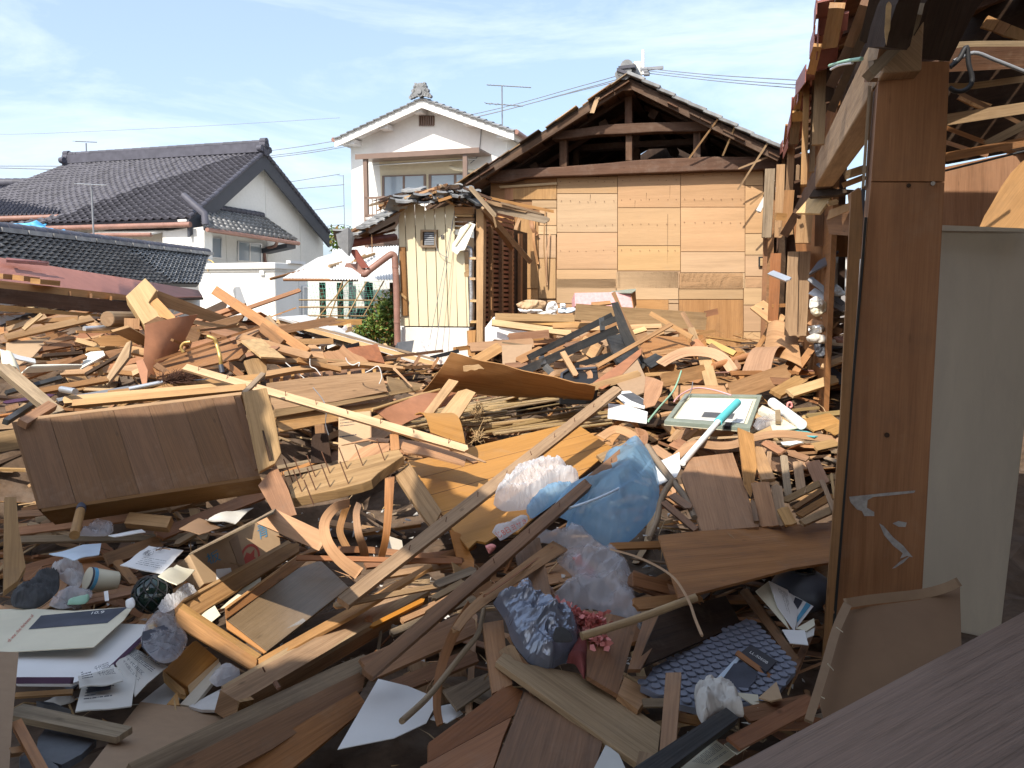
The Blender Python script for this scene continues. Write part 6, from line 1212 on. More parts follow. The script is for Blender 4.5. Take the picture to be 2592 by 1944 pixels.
plate('grey_crate','dark grey box corner before the beige shed plinth','box',cJ,[(550,1365,-8.6),(700,1345,-8.7),(680,1450,-8.6),(560,1420)],0.1,'slate');plate('plywood_piece','cream leaning board before the beige shed plinth','board',cJ,[(690,1450,-8.5),(715,1345,-8.6),(770,1345,-8.6),(720,1460)],0.02,'cream')
blob('white_bag','torn white plastic with dark rim at the beige shed plinth','bag',cJ,[(720,1450,-8.4),(735,1370,-8.5),(782,1340,-8.5),(800,1420),(830,1460,-8.4),(760,1480)],0.05,0.03,'whitefilm',16,9)
lath('long_batten','long pale batten with dark tip crossing before the beige shed','beam',cJ,[(1075,1425,-8.2),(1640,1350,-8.8),(1860,1330,-8.9)],40,0.05,'pine','cam');lath('plank','black channel below the long pale batten','plank',cJ,[(860,1500,-8.0),(1100,1440,-8.2)],34,0.04,'cable','cam')
# --- long bright stick across the middle
ls=thing('long_stick',at(cK,(215,560,-5.0)),'long bright pine lath with nails, slanting across the middle','lath')
a,b=at(cK,(212,560,-5.0)),at(cM,(1425,700,-4.35));mk('lath',lath_mb([a,b],(16,21),0.02,'upcam',(0,0.02),6,0.1),M['pale'],ls,bevel=0.002);nails(ls,a,b,9,0.03)
random.seed(41)
for k in range(30):
    x0=random.uniform(-20,1500);y0=random.uniform(420,800);L_=random.uniform(350,800);a_=random.choice((-.35,-.22,-.12,.1,.25,.45))+random.uniform(-.08,.08);d_=7.4 - (y0 - 400)/400*1.9
    if y0<520 and 850<x0+L_*.5<1300: continue
    lath('plank',"long splintered board in the left heap's tangle of timber",'plank',cL,[(x0,y0,-d_ - .15),(x0+L_,y0+a_*L_,-d_ - .15+a_*.6)],random.uniform(18,58),random.uniform(.012,.035),random.choice(['ply','pine','lauan','brown','redwood','lauan','weather']),random.choice(['cam','upcam']),(random.choice((0,.04,.1)),random.choice((.03,.08,.14))),twist=random.uniform(-.3,.3),group='long boards tangled in the left heap')
# --- centre (crop M)
bx=thing('cardboard_carton',at(cM,(730,700,-4.9)),'upright tan cardboard carton lit by the sun, centre','carton')
Q=plate_pts(cM,[(631,482,-4.95),(832,466,-5.0),(838,745,-4.75),(629,792,-4.7)])[0];nq=quad_n(Q);mk('front',MB().prism(Q,nq,0.2),M['cardboard'],bx,bevel=0.004)
printed(Q,0.05,0.12,0.5,0.3,3,'ink',bx,fill=0.2);printed(Q,0.03,0.46,0.55,0.53,1,'ink',bx,fill=0.3)
m_=MB();m_.tube([Q[1]+nq*.003,Q[2]+nq*.003],0.004,5);mk('corner_edge',m_,M['carddark'],bx)
sheet('plywood_sheet','large bent orange plywood sheet arching over the bamboo','plywood',cM,[(1330,108,-5.85),(2230,322,-5.95),(2200,400,-6.7),(1150,352,-6.1)],0.008,'ply',0.05,14,8,0.02,axis='v')
sheet('plywood_sheet','torn pale fibre edge on the bent orange sheet','plywood',cM,[(1405,190,-5.8),(1500,175,-5.82),(1545,212,-5.82),(1410,222,-5.8)],0.02,'pale',0.01,8,3,0.03,rag=0.3)
sheet('plywood_sheet','darker orange panel with white rolled rim under the bent sheet','plywood',cM,[(838,465,-5.2),(1260,340,-5.9),(1500,370,-5.9),(1010,560,-5.2)],0.008,'hardboard',0.03,8,6,0.02);rod('dowel','pale rolled rim along the darker orange panel','dowel',cM,[(838,462,-5.15),(1050,395,-5.5),(1262,336,-5.85)],0.012,'pale')
plate('plank','pale board leaning up to the bent orange sheet, left one','plank',cM,[(1158,482,-5.3),(1318,268,-5.75),(1378,282,-5.75),(1218,484,-5.3)],0.018,'pine',(0,1));plate('plank','sunlit yellow board leaning up to the bent orange sheet, right one','plank',cM,[(1262,484,-5.35),(1375,345,-5.7),(1428,330,-5.75),(1485,352,-5.75),(1375,520,-5.35)],0.018,'pale',(0,1))
sheet('curved_offcut','glossy orange veneer offcut bent like an arch, centre','veneer',cM,[(1105,488,-4.9),(1332,478,-5.05),(1422,682,-4.7),(1205,600,-4.65)],0.006,'orange',0.06,8,10,0.0,axis='v')
for k in range(46):
    f=k/46;x0=random.uniform(985,1450) if k<30 else random.uniform(1400,1900);y0=452+195*f*(1 if k<40 else .6)+random.uniform(-8,8);L_=random.uniform(450,1000);x1=min(x0+L_,2330);sl_=-0.10 - random.uniform(0,.1)
    mk('bamboo_stalk',MB().tube(smooth_pts([SF(cM(x0,y0),0.13),SF(cM((x0+x1)/2,y0+sl_*(x1 - x0)/2+random.uniform(-5,5)),0.14),SF(cM(x1,y0+sl_*(x1 - x0)),0.13)],3),random.uniform(.007,.013),7),M['bamboo'],None,'one of the dry bamboo wall laths under the bent sheet','bamboo','bamboo wall laths')
for k,(x,y) in enumerate(((1500,455),(1490,490),(1500,625),(1380,540))):
    m_=MB()
    for j in range(60): p=at(cM,(x+random.gauss(0,14),y+random.gauss(0,14),.2));m_.tube([p,p+Vector((random.gauss(0,.03),random.gauss(0,.03),random.gauss(0,.03)))],0.0022,4,cap=False)
    mk('straw_tie',m_,M['straw'],None,'frayed straw rope tie on the bamboo laths','straw tie','straw ties on bamboo')
plate('veneer_piece','broken pale veneer board under the long bright stick','veneer',cM,[(1008,640,-4.55),(1200,668),(1330,705,-4.55),(1500,782,-4.4),(1470,790),(1425,765),(1415,805),(1200,748,-4.4),(1040,722),(1015,690)],0.01,'veneer',(0,3));plate('veneer_piece','thin splinter pointing left of the nail board','splinter',cM,[(650,680,-4.6),(835,632,-4.7),(950,640,-4.7),(940,665),(820,650)],0.006,'veneer');plate('veneer_piece','short upright veneer piece above the nail board','veneer',cM,[(950,612,-4.5),(1003,610,-4.5),(1012,705),(955,715,-4.4)],0.008,'lauan',(0,3))
plate('veneer_piece','split veneer fan behind the nail board','veneer',cM,[(690,780,-4.5),(760,700),(850,668,-4.6),(948,668,-4.6),(946,715),(800,760),(740,770)],0.008,'veneer',(0,2));lath('veneer_piece','slim veneer splinter right of the long bright stick end','splinter',cM,[(1330,700,-4.4),(1545,785,-4.25)],(26,8),0.006,'veneer','upcam',(0,0.02))
nb=thing('nail_board',at(cM,(650,960,-3.9)),'thick plank offcut bristling with long nails, centre left','plank')
P,n=plate_pts(cM,[(310,945,-4.05),(385,868),(650,788,-4.35),(1005,702,-4.4),(1035,745),(955,800),(880,850),(835,895),(780,915),(620,955,-4.0),(345,1010,-3.95)]);mk('plank',MB().prism(P,n,0.055,P[3] - P[1]),M['weather'],nb,bevel=0.004)
for (xt,yt,xb,yb) in ((310,865,345,900),(370,850,408,890),(445,832,490,878),(530,808,580,855),(635,770,686,828),(730,750,785,808),(858,712,920,775),(345,930,405,970),(438,905,492,960),(540,875,580,940),(645,855,695,920),(310,965,335,982),(440,995,475,1040)):
    b=atPlane(cM(xb,yb),P[0],n);t_=b+n*0.08+Vector((-.03,0,.045));m_=MB();m_.tube([b - n*.01,t_],0.0035,6);mk('nail',m_,M['rust'],nb)
OP=thing('varnished_planks',at(cD,(1090,1050,-4.6)),'varnished orange plank panel lying flat in sun and shade, centre','panel')
P,n=plate_pts(cD,[(876,1000,-4.75),(1240,912,-5.75),(1324,968,-5.3),(1200,1072),(1140,1130,-4.0),(1120,1150),(1098,1150),(1072,1158),(1050,1172),(1030,1168),(1012,1185),(975,1140,-3.95)])
g_=P[1] - P[0];mk('panel',MB().prism(P,n,0.012,g_,0.4),M['orange'],OP)
for f in (0.28,0.55,0.8):
    a=P[0].lerp(P[11],f);b=P[1].lerp(P[2],min(1,f*1.6)) if f<.6 else P[2].lerp(P[4],(f - .5))
    m_=MB();m_.strip([a+n*.001,b+n*.001],[g_.cross(n).normalized()*0.0022]*2,[n]*2,0.002);mk('groove',m_,M['brown'],OP)
s1=thing('long_batten',at(cD,(740,1300,-3.1)),'long brown nailed batten leaning from the drawer to the bamboo','batten');a,b=at(cD,(742,1298,-3.05)),at(cD,(1335,838,-5.6));mk('batten',lath_mb([a,b],(34,22),0.028,'upcam',(0,0.02),6,0.1),M['weather'],s1,bevel=0.003);nails(s1,a.lerp(b,.1),a.lerp(b,.9),8,0.025)
s2=thing('long_batten',at(cD,(800,1450,-2.6)),'long dark batten passing over the blue bag','batten');a,b=at(cD,(795,1452,-2.45)),at(cD,(1362,962,-4.1));mk('batten',lath_mb([a,b],(34,22),0.028,'upcam',(0.01,0),6,-0.1),M['brown'],s2,bevel=0.003);nails(s2,a.lerp(b,.3),a.lerp(b,.95),5,0.02)
def curl(label,pts,w,mt='veneer',n='cam',tw=0.0,th=0.004,jag=(0.01,0.02),c=cM,k=6): lath('veneer_curl',label,'veneer',c,pts,w,th,mt,n,jag,k,tw)
plate('veneer_piece','reddish veneer plate standing left of the nail board','veneer',cM,[(132,930,-3.9),(242,800,-4.05),(320,960),(372,1112,-3.75),(250,1140,-3.7),(195,1040)],0.005,'lauan',(1,3))
curl('broad pinkish veneer strip sliding down to the curl',[(180,1120,-3.7),(330,1190,-3.62),(540,1285,-3.6)],(128,120),'veneer','upcam',0.2)
curl('big veneer ring curl over the drawer',[(700,1040,-3.75),(610,1070,-3.6),(545,1160,-3.5),(560,1280,-3.42),(640,1390,-3.4),(760,1480,-3.4)],(50,84),'veneer','cam',0.5)
curl('inner shaded turn of the big veneer ring',[(690,1045,-3.85),(660,1120,-3.9),(640,1220,-3.85),(690,1330,-3.8)],(40,46),'lauan','cam',-0.9)
curl('bright arched veneer strip right of the ring curl',[(760,1042,-3.75),(742,1110,-3.62),(755,1230,-3.55),(785,1320,-3.6),(795,1400,-3.7)],(38,58),'veneer','cam',0.4);curl('slender arched veneer strip farthest right of the curls',[(950,880,-3.95),(945,1000,-3.7),(940,1110,-3.6),(925,1260,-3.55),(895,1395,-3.6)],(60,40),'lauan','cam',-0.5)
curl('dark veneer tail behind the arched strips',[(640,1330,-3.6),(800,1330,-3.7),(1000,1350,-3.7),(1400,1400,-3.6)],40,'redwood','upcam',0.2);lath('lath','thin reddish lath lying across the curls','lath',cM,[(370,1378,-3.45),(1400,1402,-3.5)],30,0.01,'redwood','upcam')
# --- drawer, tray and beams (crop O)
DR=thing('drawer_frame',at(cO,(500,900,-3.1)),'empty wooden drawer frame lying tilted, lower left','drawer')
def ds(name,pts,th,mt,grain=None,par=None): P,n=plate_pts(cO,pts);mk(name,MB().prism(P,n,th,(P[grain[1]] - P[grain[0]]) if grain else None),M[mt],par or DR,bevel=0.002)
ds('end_board',[(82,792,-3.15),(520,1078,-2.85),(524,1092),(512,1150,-2.78),(98,905,-3.05)],0.016,'pine',(0,1));ds('end_top',[(82,792,-3.16),(118,776,-3.2),(548,1060),(522,1082,-2.86)],0.008,'pine',(0,3))
ds('side_board',[(116,790,-3.22),(700,470,-3.75),(745,470,-3.78),(748,512,-3.72),(205,852,-3.18)],0.014,'pine',(0,1));ds('side_top',[(84,790,-3.2),(690,452,-3.82),(704,466),(116,786,-3.2)],0.01,'pine',(0,1))
ds('side_board',[(526,1082,-2.86),(1050,790,-3.2),(1440,572,-3.6),(1452,592),(1060,835,-3.15),(535,1120,-2.82)],0.016,'pine',(0,2))
TY=thing('tray_board',at(cO,(700,850,-3.2)),'worn brown laminate tray with chipped edge inside the drawer frame','tray')
ds('surface',[(360,872,-3.1),(745,600,-3.5),(860,560),(1010,702,-3.35),(575,1042,-2.95)],0.012,'traytop',(0,1),TY);ds('chipped_edge',[(358,874,-3.09),(575,1044,-2.94),(560,1052),(362,918,-3.05)],0.01,'orange',(0,1),TY)
ds('side_wall',[(355,812,-3.13),(735,538,-3.55),(848,506,-3.62),(745,600,-3.5),(360,872,-3.1)],0.008,'brown',(0,1),TY);ds('side_lip',[(352,808,-3.13),(735,532),(846,500,-3.63),(848,508),(740,542),(362,818,-3.12)],0.006,'pine',(0,1),TY);ds('label_strip',[(680,920,-3.075),(768,866,-3.13),(782,880),(695,946,-3.06)],0.002,'smokefilm',None,TY)
lath('lath','broken lath end resting on the drawer right rail','lath',cO,[(945,795,-3.1),(1200,745,-3.25),(1560,680,-3.5)],(34,22),0.012,'weather','upcam',(0.03,0.05));lath('lath','second reddish rail beyond the drawer','lath',cO,[(720,560,-3.7),(880,470,-3.9)],26,0.02,'lauan','upcam')
BB1=thing('square_beam',at(cO,(700,1100,-2.8)),'heavy square beam with sawn end, lit in the middle, lower left','beam')
def b1(nm,pts,th): P,n=plate_pts(cO,pts);mk(nm,MB().prism(P,n,th,P[1] - P[0]),M['weather'],BB1)
b1('top_face',[(335,1226,-2.62),(1250,690,-3.6),(1440,640,-3.75),(1440,720,-3.6),(432,1310,-2.5)],0.02);b1('front_face',[(432,1312,-2.5),(1440,722,-3.6),(1300,880),(400,1430,-2.5)],0.09);b1('end_face',[(335,1230,-2.61),(432,1312,-2.495),(400,1432,-2.5),(360,1340,-2.58)],0.05)
m_=MB();m_.tube([at(cO,(565,1150,-2.6)),at(cO,(555,1128,-2.58))],0.003,5);mk('nail',m_,M['rust'],BB1);m_=MB();m_.tube([at(cO,(618,1205,-2.4)),at(cO,(640,1240,-2.38))],0.008,6);mk('bolt',m_,M['rust'],BB1)
BB2=thing('split_beam',at(cO,(500,1450,-2.3)),'long grey split beam along the lower left, dirty top edge','beam')
mk('beam',lath_mb([at(cO,(-120,1690,-1.98)),at(cO,(1115,1090,-2.75))],(64,46),0.10,'upcam',(0,0.03),6),M['grey'],BB2,bevel=0.006)
P,n=plate_pts(cO,[(-40,1700,-1.95),(1110,1130,-2.7),(1080,1250),(600,1560,-2.25),(300,1720,-2.0)]);mk('front_face',MB().prism(P,n,0.05,P[1] - P[0]),M['brown'],BB2)
P,n=plate_pts(cO,[(150,1780,-2.0),(1050,1250,-2.55),(1110,1330),(640,1720,-2.15)]);mk('lower_plank',MB().prism(P,n,0.03,P[1] - P[0]),M['redwood'],BB2)
for (pts,w_,mt,lab) in (([(1110,1130,-2.65),(1672,880,-3.1)],130,'redwood','wide dark red plank under the long dark batten'),([(1200,1250,-2.6),(1672,1060,-2.95)],80,'brown','second dark plank under the long dark batten'),([(1290,870,-3.2),(1640,720,-3.5)],40,'lauan','reddish plank between beam and dark batten'),([(1240,940,-3.0),(1672,760,-3.3)],34,'grey','grey lath between beam and dark batten'),([(1140,900,-3.1),(1400,770,-3.3)],22,'orange','thin orange lath beside the square beam'),([(1480,560,-3.7),(1672,470,-3.9)],40,'brown','short brown board right of the arched curls'),([(1100,580,-3.65),(1600,520,-3.9)],40,'redwood','dark red lath right of the arched curls'),([(1180,640,-3.6),(1672,560,-3.8)],30,'weather','weathered lath right of the arched curls')):
    lath('plank',lab,'plank',cO,pts,w_,0.02,mt,'upcam',(0.02,0.02))
plate('veneer_piece','small pale triangular veneer tip right of the drawer','veneer',cO,[(1555,568,-3.3),(1632,620,-3.35),(1578,668,-3.25)],0.004,'pale');plate('orange_strip','varnished orange board strip under the orange panel corner','board',cO,[(1545,400,-3.85),(1600,420),(1672,560,-3.7),(1672,620),(1600,610,-3.6)],0.01,'orange')
plate('grey_tin','greenish grey tin lid in the dark hollow behind the curls','tin',cO,[(1215,430,-3.95),(1290,455,-3.95),(1296,490),(1240,530,-3.85),(1200,500)],0.02,'panelgrey')
plate('hollow_board','dark leaning plank under the orange panel','plank',cO,[(1255,110,-4.25),(1330,45,-4.4),(1500,300,-4.0),(1450,390,-3.9),(1340,240)],0.02,'weather',(1,2))
KB=thing('printed_carton',at(cN,(1250,500,-3.5)),'crushed cardboard carton with blue characters and red roundel','carton')
Q=plate_pts(cN,[(1065,455,-3.75),(1561,190,-4.3),(1600,520,-4.1),(1150,622,-3.6)])[0];nq=quad_n(Q);mk('side',MB().prism(Q,nq,0.12,Q[1] - Q[0]),M['cardboard'],KB,bevel=0.004)
P,n=plate_pts(cN,[(1065,452,-3.75),(1100,425,-3.82),(1480,235,-4.25),(1561,186,-4.32),(1540,215)]);mk('top_flap',MB().prism(P,n,0.006),M['grey'],KB)
lettering('板',Q,0.13,0.22,0.27,0.52,'blueink',KB);lettering('青',Q,0.73,0.13,0.86,0.42,'blueink',KB);lettering('枚',Q,0.24,0.86,0.33,1.0,'blueink',KB)
m_=MB();V=[];
for k in range(24): aa_=2*math.pi*k/24;V.append((0.60+0.115*math.cos(aa_),0.66+0.24*math.sin(aa_)))
Vi=[(0.60+(x - .60)*.78,0.66+(y - .66)*.78) for x,y in V];W_=[onquad(Q,x,y)+nq*.0025 for x,y in V+Vi];m_.add(W_,[(i,(i+1) % 24,24+(i+1) % 24,24+i) for i in range(24)]);mk('roundel_ring',m_,M['redink'],KB)
m_=MB();m_.add([onquad(Q,x,y)+nq*.0028 for x,y in ((.50,.70),(.56,.56),(.60,.62),(.66,.55),(.64,.70),(.70,.80),(.60,.78),(.54,.86))],[(0,1,2,3,4,5,6,7)]);mk('roundel_emblem',m_,M['redink'],KB)
m_=MB();m_.prism([onquad(Q,x,y)+nq*.004 for x,y in ((.40,.18),(.50,.12),(.52,.9),(.44,.95),(.42,.5))],nq,0.003);mk('tape',m_,M['mdf'],KB)
plate('paper','white crumpled paper stuck in the drawer frame','paper',cO,[(308,608,-3.5),(385,600,-3.55),(395,640),(360,700,-3.45),(330,720),(312,680)],0.003,'paper');plate('paper','green printed banknote-like paper in the drawer frame','paper',cO,[(215,855,-3.2),(300,800,-3.25),(330,850),(260,905,-3.15)],0.003,'creampaper');plate('paper','long printed sheet under the tray wall','paper',cO,[(330,815,-3.28),(470,690,-3.45),(545,650,-3.5),(540,690),(440,790)],0.003,'creampaper')
ob=thing('wooden_case',at(cN,(1080,1120,-2.95)),'small varnished wooden case end below the drawer','case');P,n=plate_pts(cN,[(918,1108,-2.9),(1085,945,-3.1),(1110,935),(1232,1040,-3.0),(1060,1200,-2.8)]);mk('lid',MB().prism(P,n,0.05,P[1] - P[0]),M['orange'],ob,bevel=0.006);P,n=plate_pts(cN,[(920,1110,-2.88),(1040,1215,-2.78),(1050,1250),(1020,1240,-2.75),(930,1150)]);mk('lid_edge',MB().prism(P,n,0.02),M['pine'],ob)
P,n=plate_pts(cN,[(1060,1195,-2.78),(1235,1040,-2.98),(1240,1085),(1075,1245,-2.72)]);mk('case_side',MB().prism(P,n,0.02),M['pale'],ob)
blob('white_bag','small white bag with a red mark below the drawer','bag',cN,[(1180,1160,-2.75),(1220,1105,-2.8),(1290,1090,-2.85),(1355,1130),(1290,1180,-2.75),(1220,1195)],0.03,0.02,'whitefilm',16,5);plate('grey_board','grey laminate board edge under the small wooden case','board',cN,[(1015,1300,-2.65),(1240,1060,-2.95),(1260,1100),(1090,1310,-2.6)],0.012,'panelgrey');plate('tin_sheet','pale grey sheet corner beside the square beam end','sheet',cN,[(1065,1310,-2.6),(1250,1210,-2.75),(1300,1330,-2.55),(1140,1330)],0.01,'plaster')
plate('stone_slab','speckled grey terrazzo slab scrap left of the case','stone',cN,[(790,1290,-2.75),(940,1170,-2.95),(1030,1220),(1000,1300,-2.7),(900,1310)],0.02,'plaster')
plate('ply_triangle','small pale plywood corner beside the terrazzo slab','plywood',cN,[(940,1300,-2.65),(1000,1230,-2.75),(1015,1305,-2.62)],0.008,'ply')
# --- lower left papers (crop N)
PO_=thing('poster',at(cN,(300,900,.05)),'cream poster with navy picture and sideways English text','poster')
P,n=plate_pts(cN,[(-20,765,-3.1),(150,758),(420,772,-3.1),(752,748,-3.15),(700,822),(530,976,-2.75),(-20,1008,-2.65)]);mk('sheet',MB().prism(P,n,0.003),M['creampaper'],PO_)
PQ=[atPlane(cN(x,y),P[0],n) for x,y in ((160,878),(232,800),(722,752),(606,842))];m_=MB();m_.add([q+n*.0012 for q in PQ],[(0,1,2,3)]);mk('navy_picture',m_,M['navyprint'],PO_)
TQ=[atPlane(cN(x,y),P[0],n) for x,y in ((30,950),(180,790),(200,800),(60,955))];lettering('of war, the darkness of',TQ,0.02,0.0,0.98,0.9,'redink',PO_);TQ=[atPlane(cN(x,y),P[0],n) for x,y in ((500,775),(640,760),(620,795),(480,805))];lettering('10.9',TQ,.2,.3,.7,.75,'paper',PO_,off=0.003)
wb2=thing('white_board',at(cN,(400,1050,.0)),'large white board with dark purple edge under the poster','board');P,n=plate_pts(cN,[(95,1145,-2.5),(40,1000),(600,815),(826,822,-3.1),(802,905,-2.95),(632,1068,-2.7),(400,1150,-2.5)]);P2=[p - UP*0.02 for p in P];mk('face',MB().prism(P2,n,0.012),M['paper'],wb2)
mk('edge',lath_mb([at(cN,(90,1165,-2.47)),at(cN,(400,1165,-2.48))],38,0.02,'cam',(0,0),2,k_crop=cN.k),M['purple'],wb2);mk('edge',lath_mb([at(cN,(632,1085,-2.66)),at(cN,(812,915,-2.92))],22,0.02,'cam',(0,0),2,k_crop=cN.k),M['purple'],wb2)
def paper(label,c,quad,mat='news',name='newspaper',cat='newspaper',th=0.004,wob=0.012,rows=None,heads=(),pics=(),vert=False):
    o=thing(name,at(c,quad[0]),label,cat);Q=[at(c,q) for q in quad];nq=quad_n(Q);P=[]
    for i in range(9):
        P.append([onquad(Q,i/8,j/6)+nq*wob*mnoise.noise(onquad(Q,i/8,j/6)*9+Vector((len(label),0,0))) for j in range(7)])
    if (P[1][0] - P[0][0]).cross(P[0][1] - P[0][0]).dot(nq)<0: P=P[::-1]
    mk('sheet',MB().grid(P,th),M[mat],o)
    if rows: printed(Q,*rows[:4],rows[4],'ink',o,off=0.004+wob*.8,fill=rows[5] if len(rows)>5 else .4,vert=vert)
    for (s,a,b,c_,d,m_) in heads: lettering(s,Q,a,b,c_,d,m_,o,off=0.006+wob*.8)
    for (a,b,c_,d,m_) in pics: patch(Q,a,b,c_,d,m_,o,'printed_picture',off=0.0035+wob*.8)
    return o
paper('folded newspaper stack with bold headline, lower left',cN,[(478,1140,-2.55),(780,1050,-2.75),(742,1312,-2.4),(425,1338,-2.3)],rows=(.1,.3,.6,.85,7,.35),pics=((.12,.34,.55,.66,'navyprint'),),wob=0.012);paper('crumpled newspaper flap with headline characters, lower left',cN,[(440,1150,-2.45),(640,1070,-2.6),(695,1175,-2.5),(450,1200,-2.38)],rows=(.05,.1,.3,.9,4),heads=(('千代田区',.4,.12,.8,.45,'ink'),('千代田区',.42,.55,.85,.85,'ink')),wob=0.02)
paper('second newspaper half under the stack, lower left',cN,[(740,985,-2.85),(950,1075,-2.8),(765,1250,-2.5),(652,1072,-2.68)],rows=(.1,.1,.9,.5,8,.35),heads=(('千代田区',.15,.62,.8,.72,'ink'),('千代田ニュース',.15,.78,.85,.88,'ink')),wob=0.015)
paper('white booklet with brush-written characters, left',cN,[(840,405,-3.75),(1036,430,-3.8),(912,562,-3.35),(678,515,-3.35)],'paper','booklet','booklet',wob=0.01,heads=(('養心',.18,.32,.42,.55,'ink'),('太福',.28,.05,.5,.28,'ink')),rows=(.3,.6,.9,.95,5,.2))
lath('string_tie','brown cord tied on the brush-written booklet','cord',cN,[(880,430,-3.6),(920,420,-3.62),(960,425,-3.62)],6,0.003,'brown','cam')
paper('yellow booklet beside the brush-written one',cN,[(1000,505,-3.45),(1095,550,-3.45),(992,640,-3.15),(890,580,-3.2)],'creampaper','booklet','booklet',wob=0.02);paper('pale blue paper sheet under the boards, left',cN,[(280,435,-3.5),(572,390,-3.75),(560,452,-3.6),(420,482,-3.45)],'paperblue','paper','paper',wob=0.02);paper('magazine cover with green corner under the boards',cN,[(610,345,-3.75),(800,310,-3.9),(822,325,-3.85),(650,352,-3.7)],'paper','magazine','magazine',wob=0.004);paper('torn blue and white book page beside the carton',cN,[(1180,240,-3.95),(1430,200,-4.2),(1330,275,-3.95),(1160,265,-3.85)],'news','book_page','paper',wob=0.03);paper('flattened grey card behind the carton, left',cN,[(1010,310,-3.75),(1120,250,-3.9),(1245,300,-3.9),(1130,345,-3.65)],'carddark','card','card',wob=0.01)
blob('photo_wrapper','clear bag with black and white car picture beside the drawer','bag',cN,[(830,830,-3.05),(900,760,-3.15),(985,770),(1000,850,-3.05),(1060,930),(1000,1040,-2.8),(900,1060),(800,960,-2.8),(808,880)],0.012,0.03,'clearfilm',34,6);plate('car_picture','dark photo print inside the clear bag','picture',cN,[(805,890,-2.9),(930,850,-3.0),(1050,930,-2.95),(990,1035,-2.8),(880,1055),(800,970,-2.8)],0.004,'navyprint')
blob('yellow_spot','yellow cap showing through the clear bag','cap',cN,[(830,860,-2.98),(860,840,-3.0),(890,855,-3.0),(880,890,-2.96),(845,895)],0.02,0.004,'gold',10,2)
blob('clear_wrap','white plastic wrap above the clear bag','plastic',cN,[(890,750,-3.15),(950,690,-3.25),(1060,640,-3.35),(1110,660),(1040,700,-3.2),(980,760,-3.1),(920,780)],0.02,0.03,'whitefilm',24,8)
fl_=thing('glass_float',at(cN,(855,680,-3.2)),'dark green glass fishing float in rope net, left','float');c0_=at(cN,(858,678,-3.3));m_=MB();rr_=0.078
for i in range(13):
    pass
P=[[c0_+Vector((math.sin(math.pi*i/14)*math.cos(2*math.pi*j/20),math.sin(math.pi*i/14)*math.sin(2*math.pi*j/20),math.cos(math.pi*i/14)))*rr_ for j in range(21)] for i in range(15)];m_.grid(P,smooth=True);mk('ball',m_,M['greenglass'],fl_)
for k in range(8):
    for s in (-1,1):
        m_=MB();m_.tube([c0_+Vector((math.sin(t)*math.cos(k*.785+s*t*.8),math.sin(t)*math.sin(k*.785+s*t*.8),math.cos(t)))*(rr_+.003) for t in [0.1+2.9*q/12 for q in range(13)]],0.003,5,cap=False);mk('net_rope',m_,M['darkcloth'],fl_)
cn=thing('tin_can',at(cN,(570,620,-3.4)),'cream tin can with blue rings lying on its side','can');a,b=at(cN,(492,588,-3.42)),at(cN,(650,612,-3.5));ax=(b - a).normalized();mk('body',MB().tube([a,b],0.05,20),M['tincream'],cn)
for t_ in (0.02,0.1,0.16): p=a+(b - a)*t_;mk('ring',MB().tube([p,p+ax*0.008],0.0515,20),M['blueink' if t_>.05 else 'navyprint'],cn)
blob('dark_cloth','crumpled charcoal cloth on the floor, far left','cloth',cN,[(60,700,-3.2),(180,620,-3.35),(240,560,-3.5),(320,570),(335,640,-3.4),(290,700),(200,755,-3.1),(80,745)],0.05,0.05,'darkcloth',30,11);blob('white_bag','crumpled white plastic bag behind the charcoal cloth','bag',cN,[(288,540,-3.55),(380,500,-3.65),(440,497,-3.65),(475,560),(440,640,-3.4),(350,600)],0.04,0.05,'whitefilm',28,12);blob('white_bag','clear bag with green print on the floor at left','bag',cN,[(275,740,-3.1),(310,690,-3.2),(420,655,-3.3),(520,665,-3.3),(490,720),(360,760,-3.1)],0.02,0.04,'clearfilm',28,13);blob('green_wrap','green wrapper inside the clear bag at left','wrapper',cN,[(380,735,-3.12),(400,700,-3.18),(500,690,-3.25),(480,730,-3.15)],0.02,0.01,'greenwire',12,3);blob('clear_wrap','clear plastic wrap under the boards at left','plastic',cN,[(440,345,-3.7),(480,310,-3.8),(560,280,-3.95),(640,310),(600,345,-3.75)],0.04,0.03,'clearfilm',18,14)
blob('paper_cup','small white paper cup beside the glass float','cup',cN,[(708,720,-3.1),(755,708,-3.12),(760,745,-3.06),(715,752)],0.025,0.004,'paper',10,4)
for i,(x0,y0,x1,y1,w_,mt,lab) in enumerate(((465,700,780,635,24,'lauan','upper of two banded sticks beside the glass float'),(488,722,790,655,22,'lauan','lower of two banded sticks beside the glass float'))): lath('stick',lab,'stick',cN,[(x0,y0,.2),(x1,y1,.2)],w_,0.02,mt,'upcam')
lath('tape_band','white tape band around the two sticks','tape',cN,[(598,660,.24),(604,715,.22)],24,0.004,'white','upcam')
rod('bat','short round wooden handle with dark label, left','handle',cN,[(420,345,-3.5),(465,165,-3.95)],0.022,'ply',12);rod('bat_label','dark label wrapped on the round wooden handle','label',cN,[(456,205,-3.83),(466,160,-3.95)],0.0228,'navyprint',12)
lath('wood_block','slotted wooden block among the boards, left','block',cN,[(715,245,-3.95),(955,270,-3.95)],66,0.05,'pine','upcam',bevel=0.004)
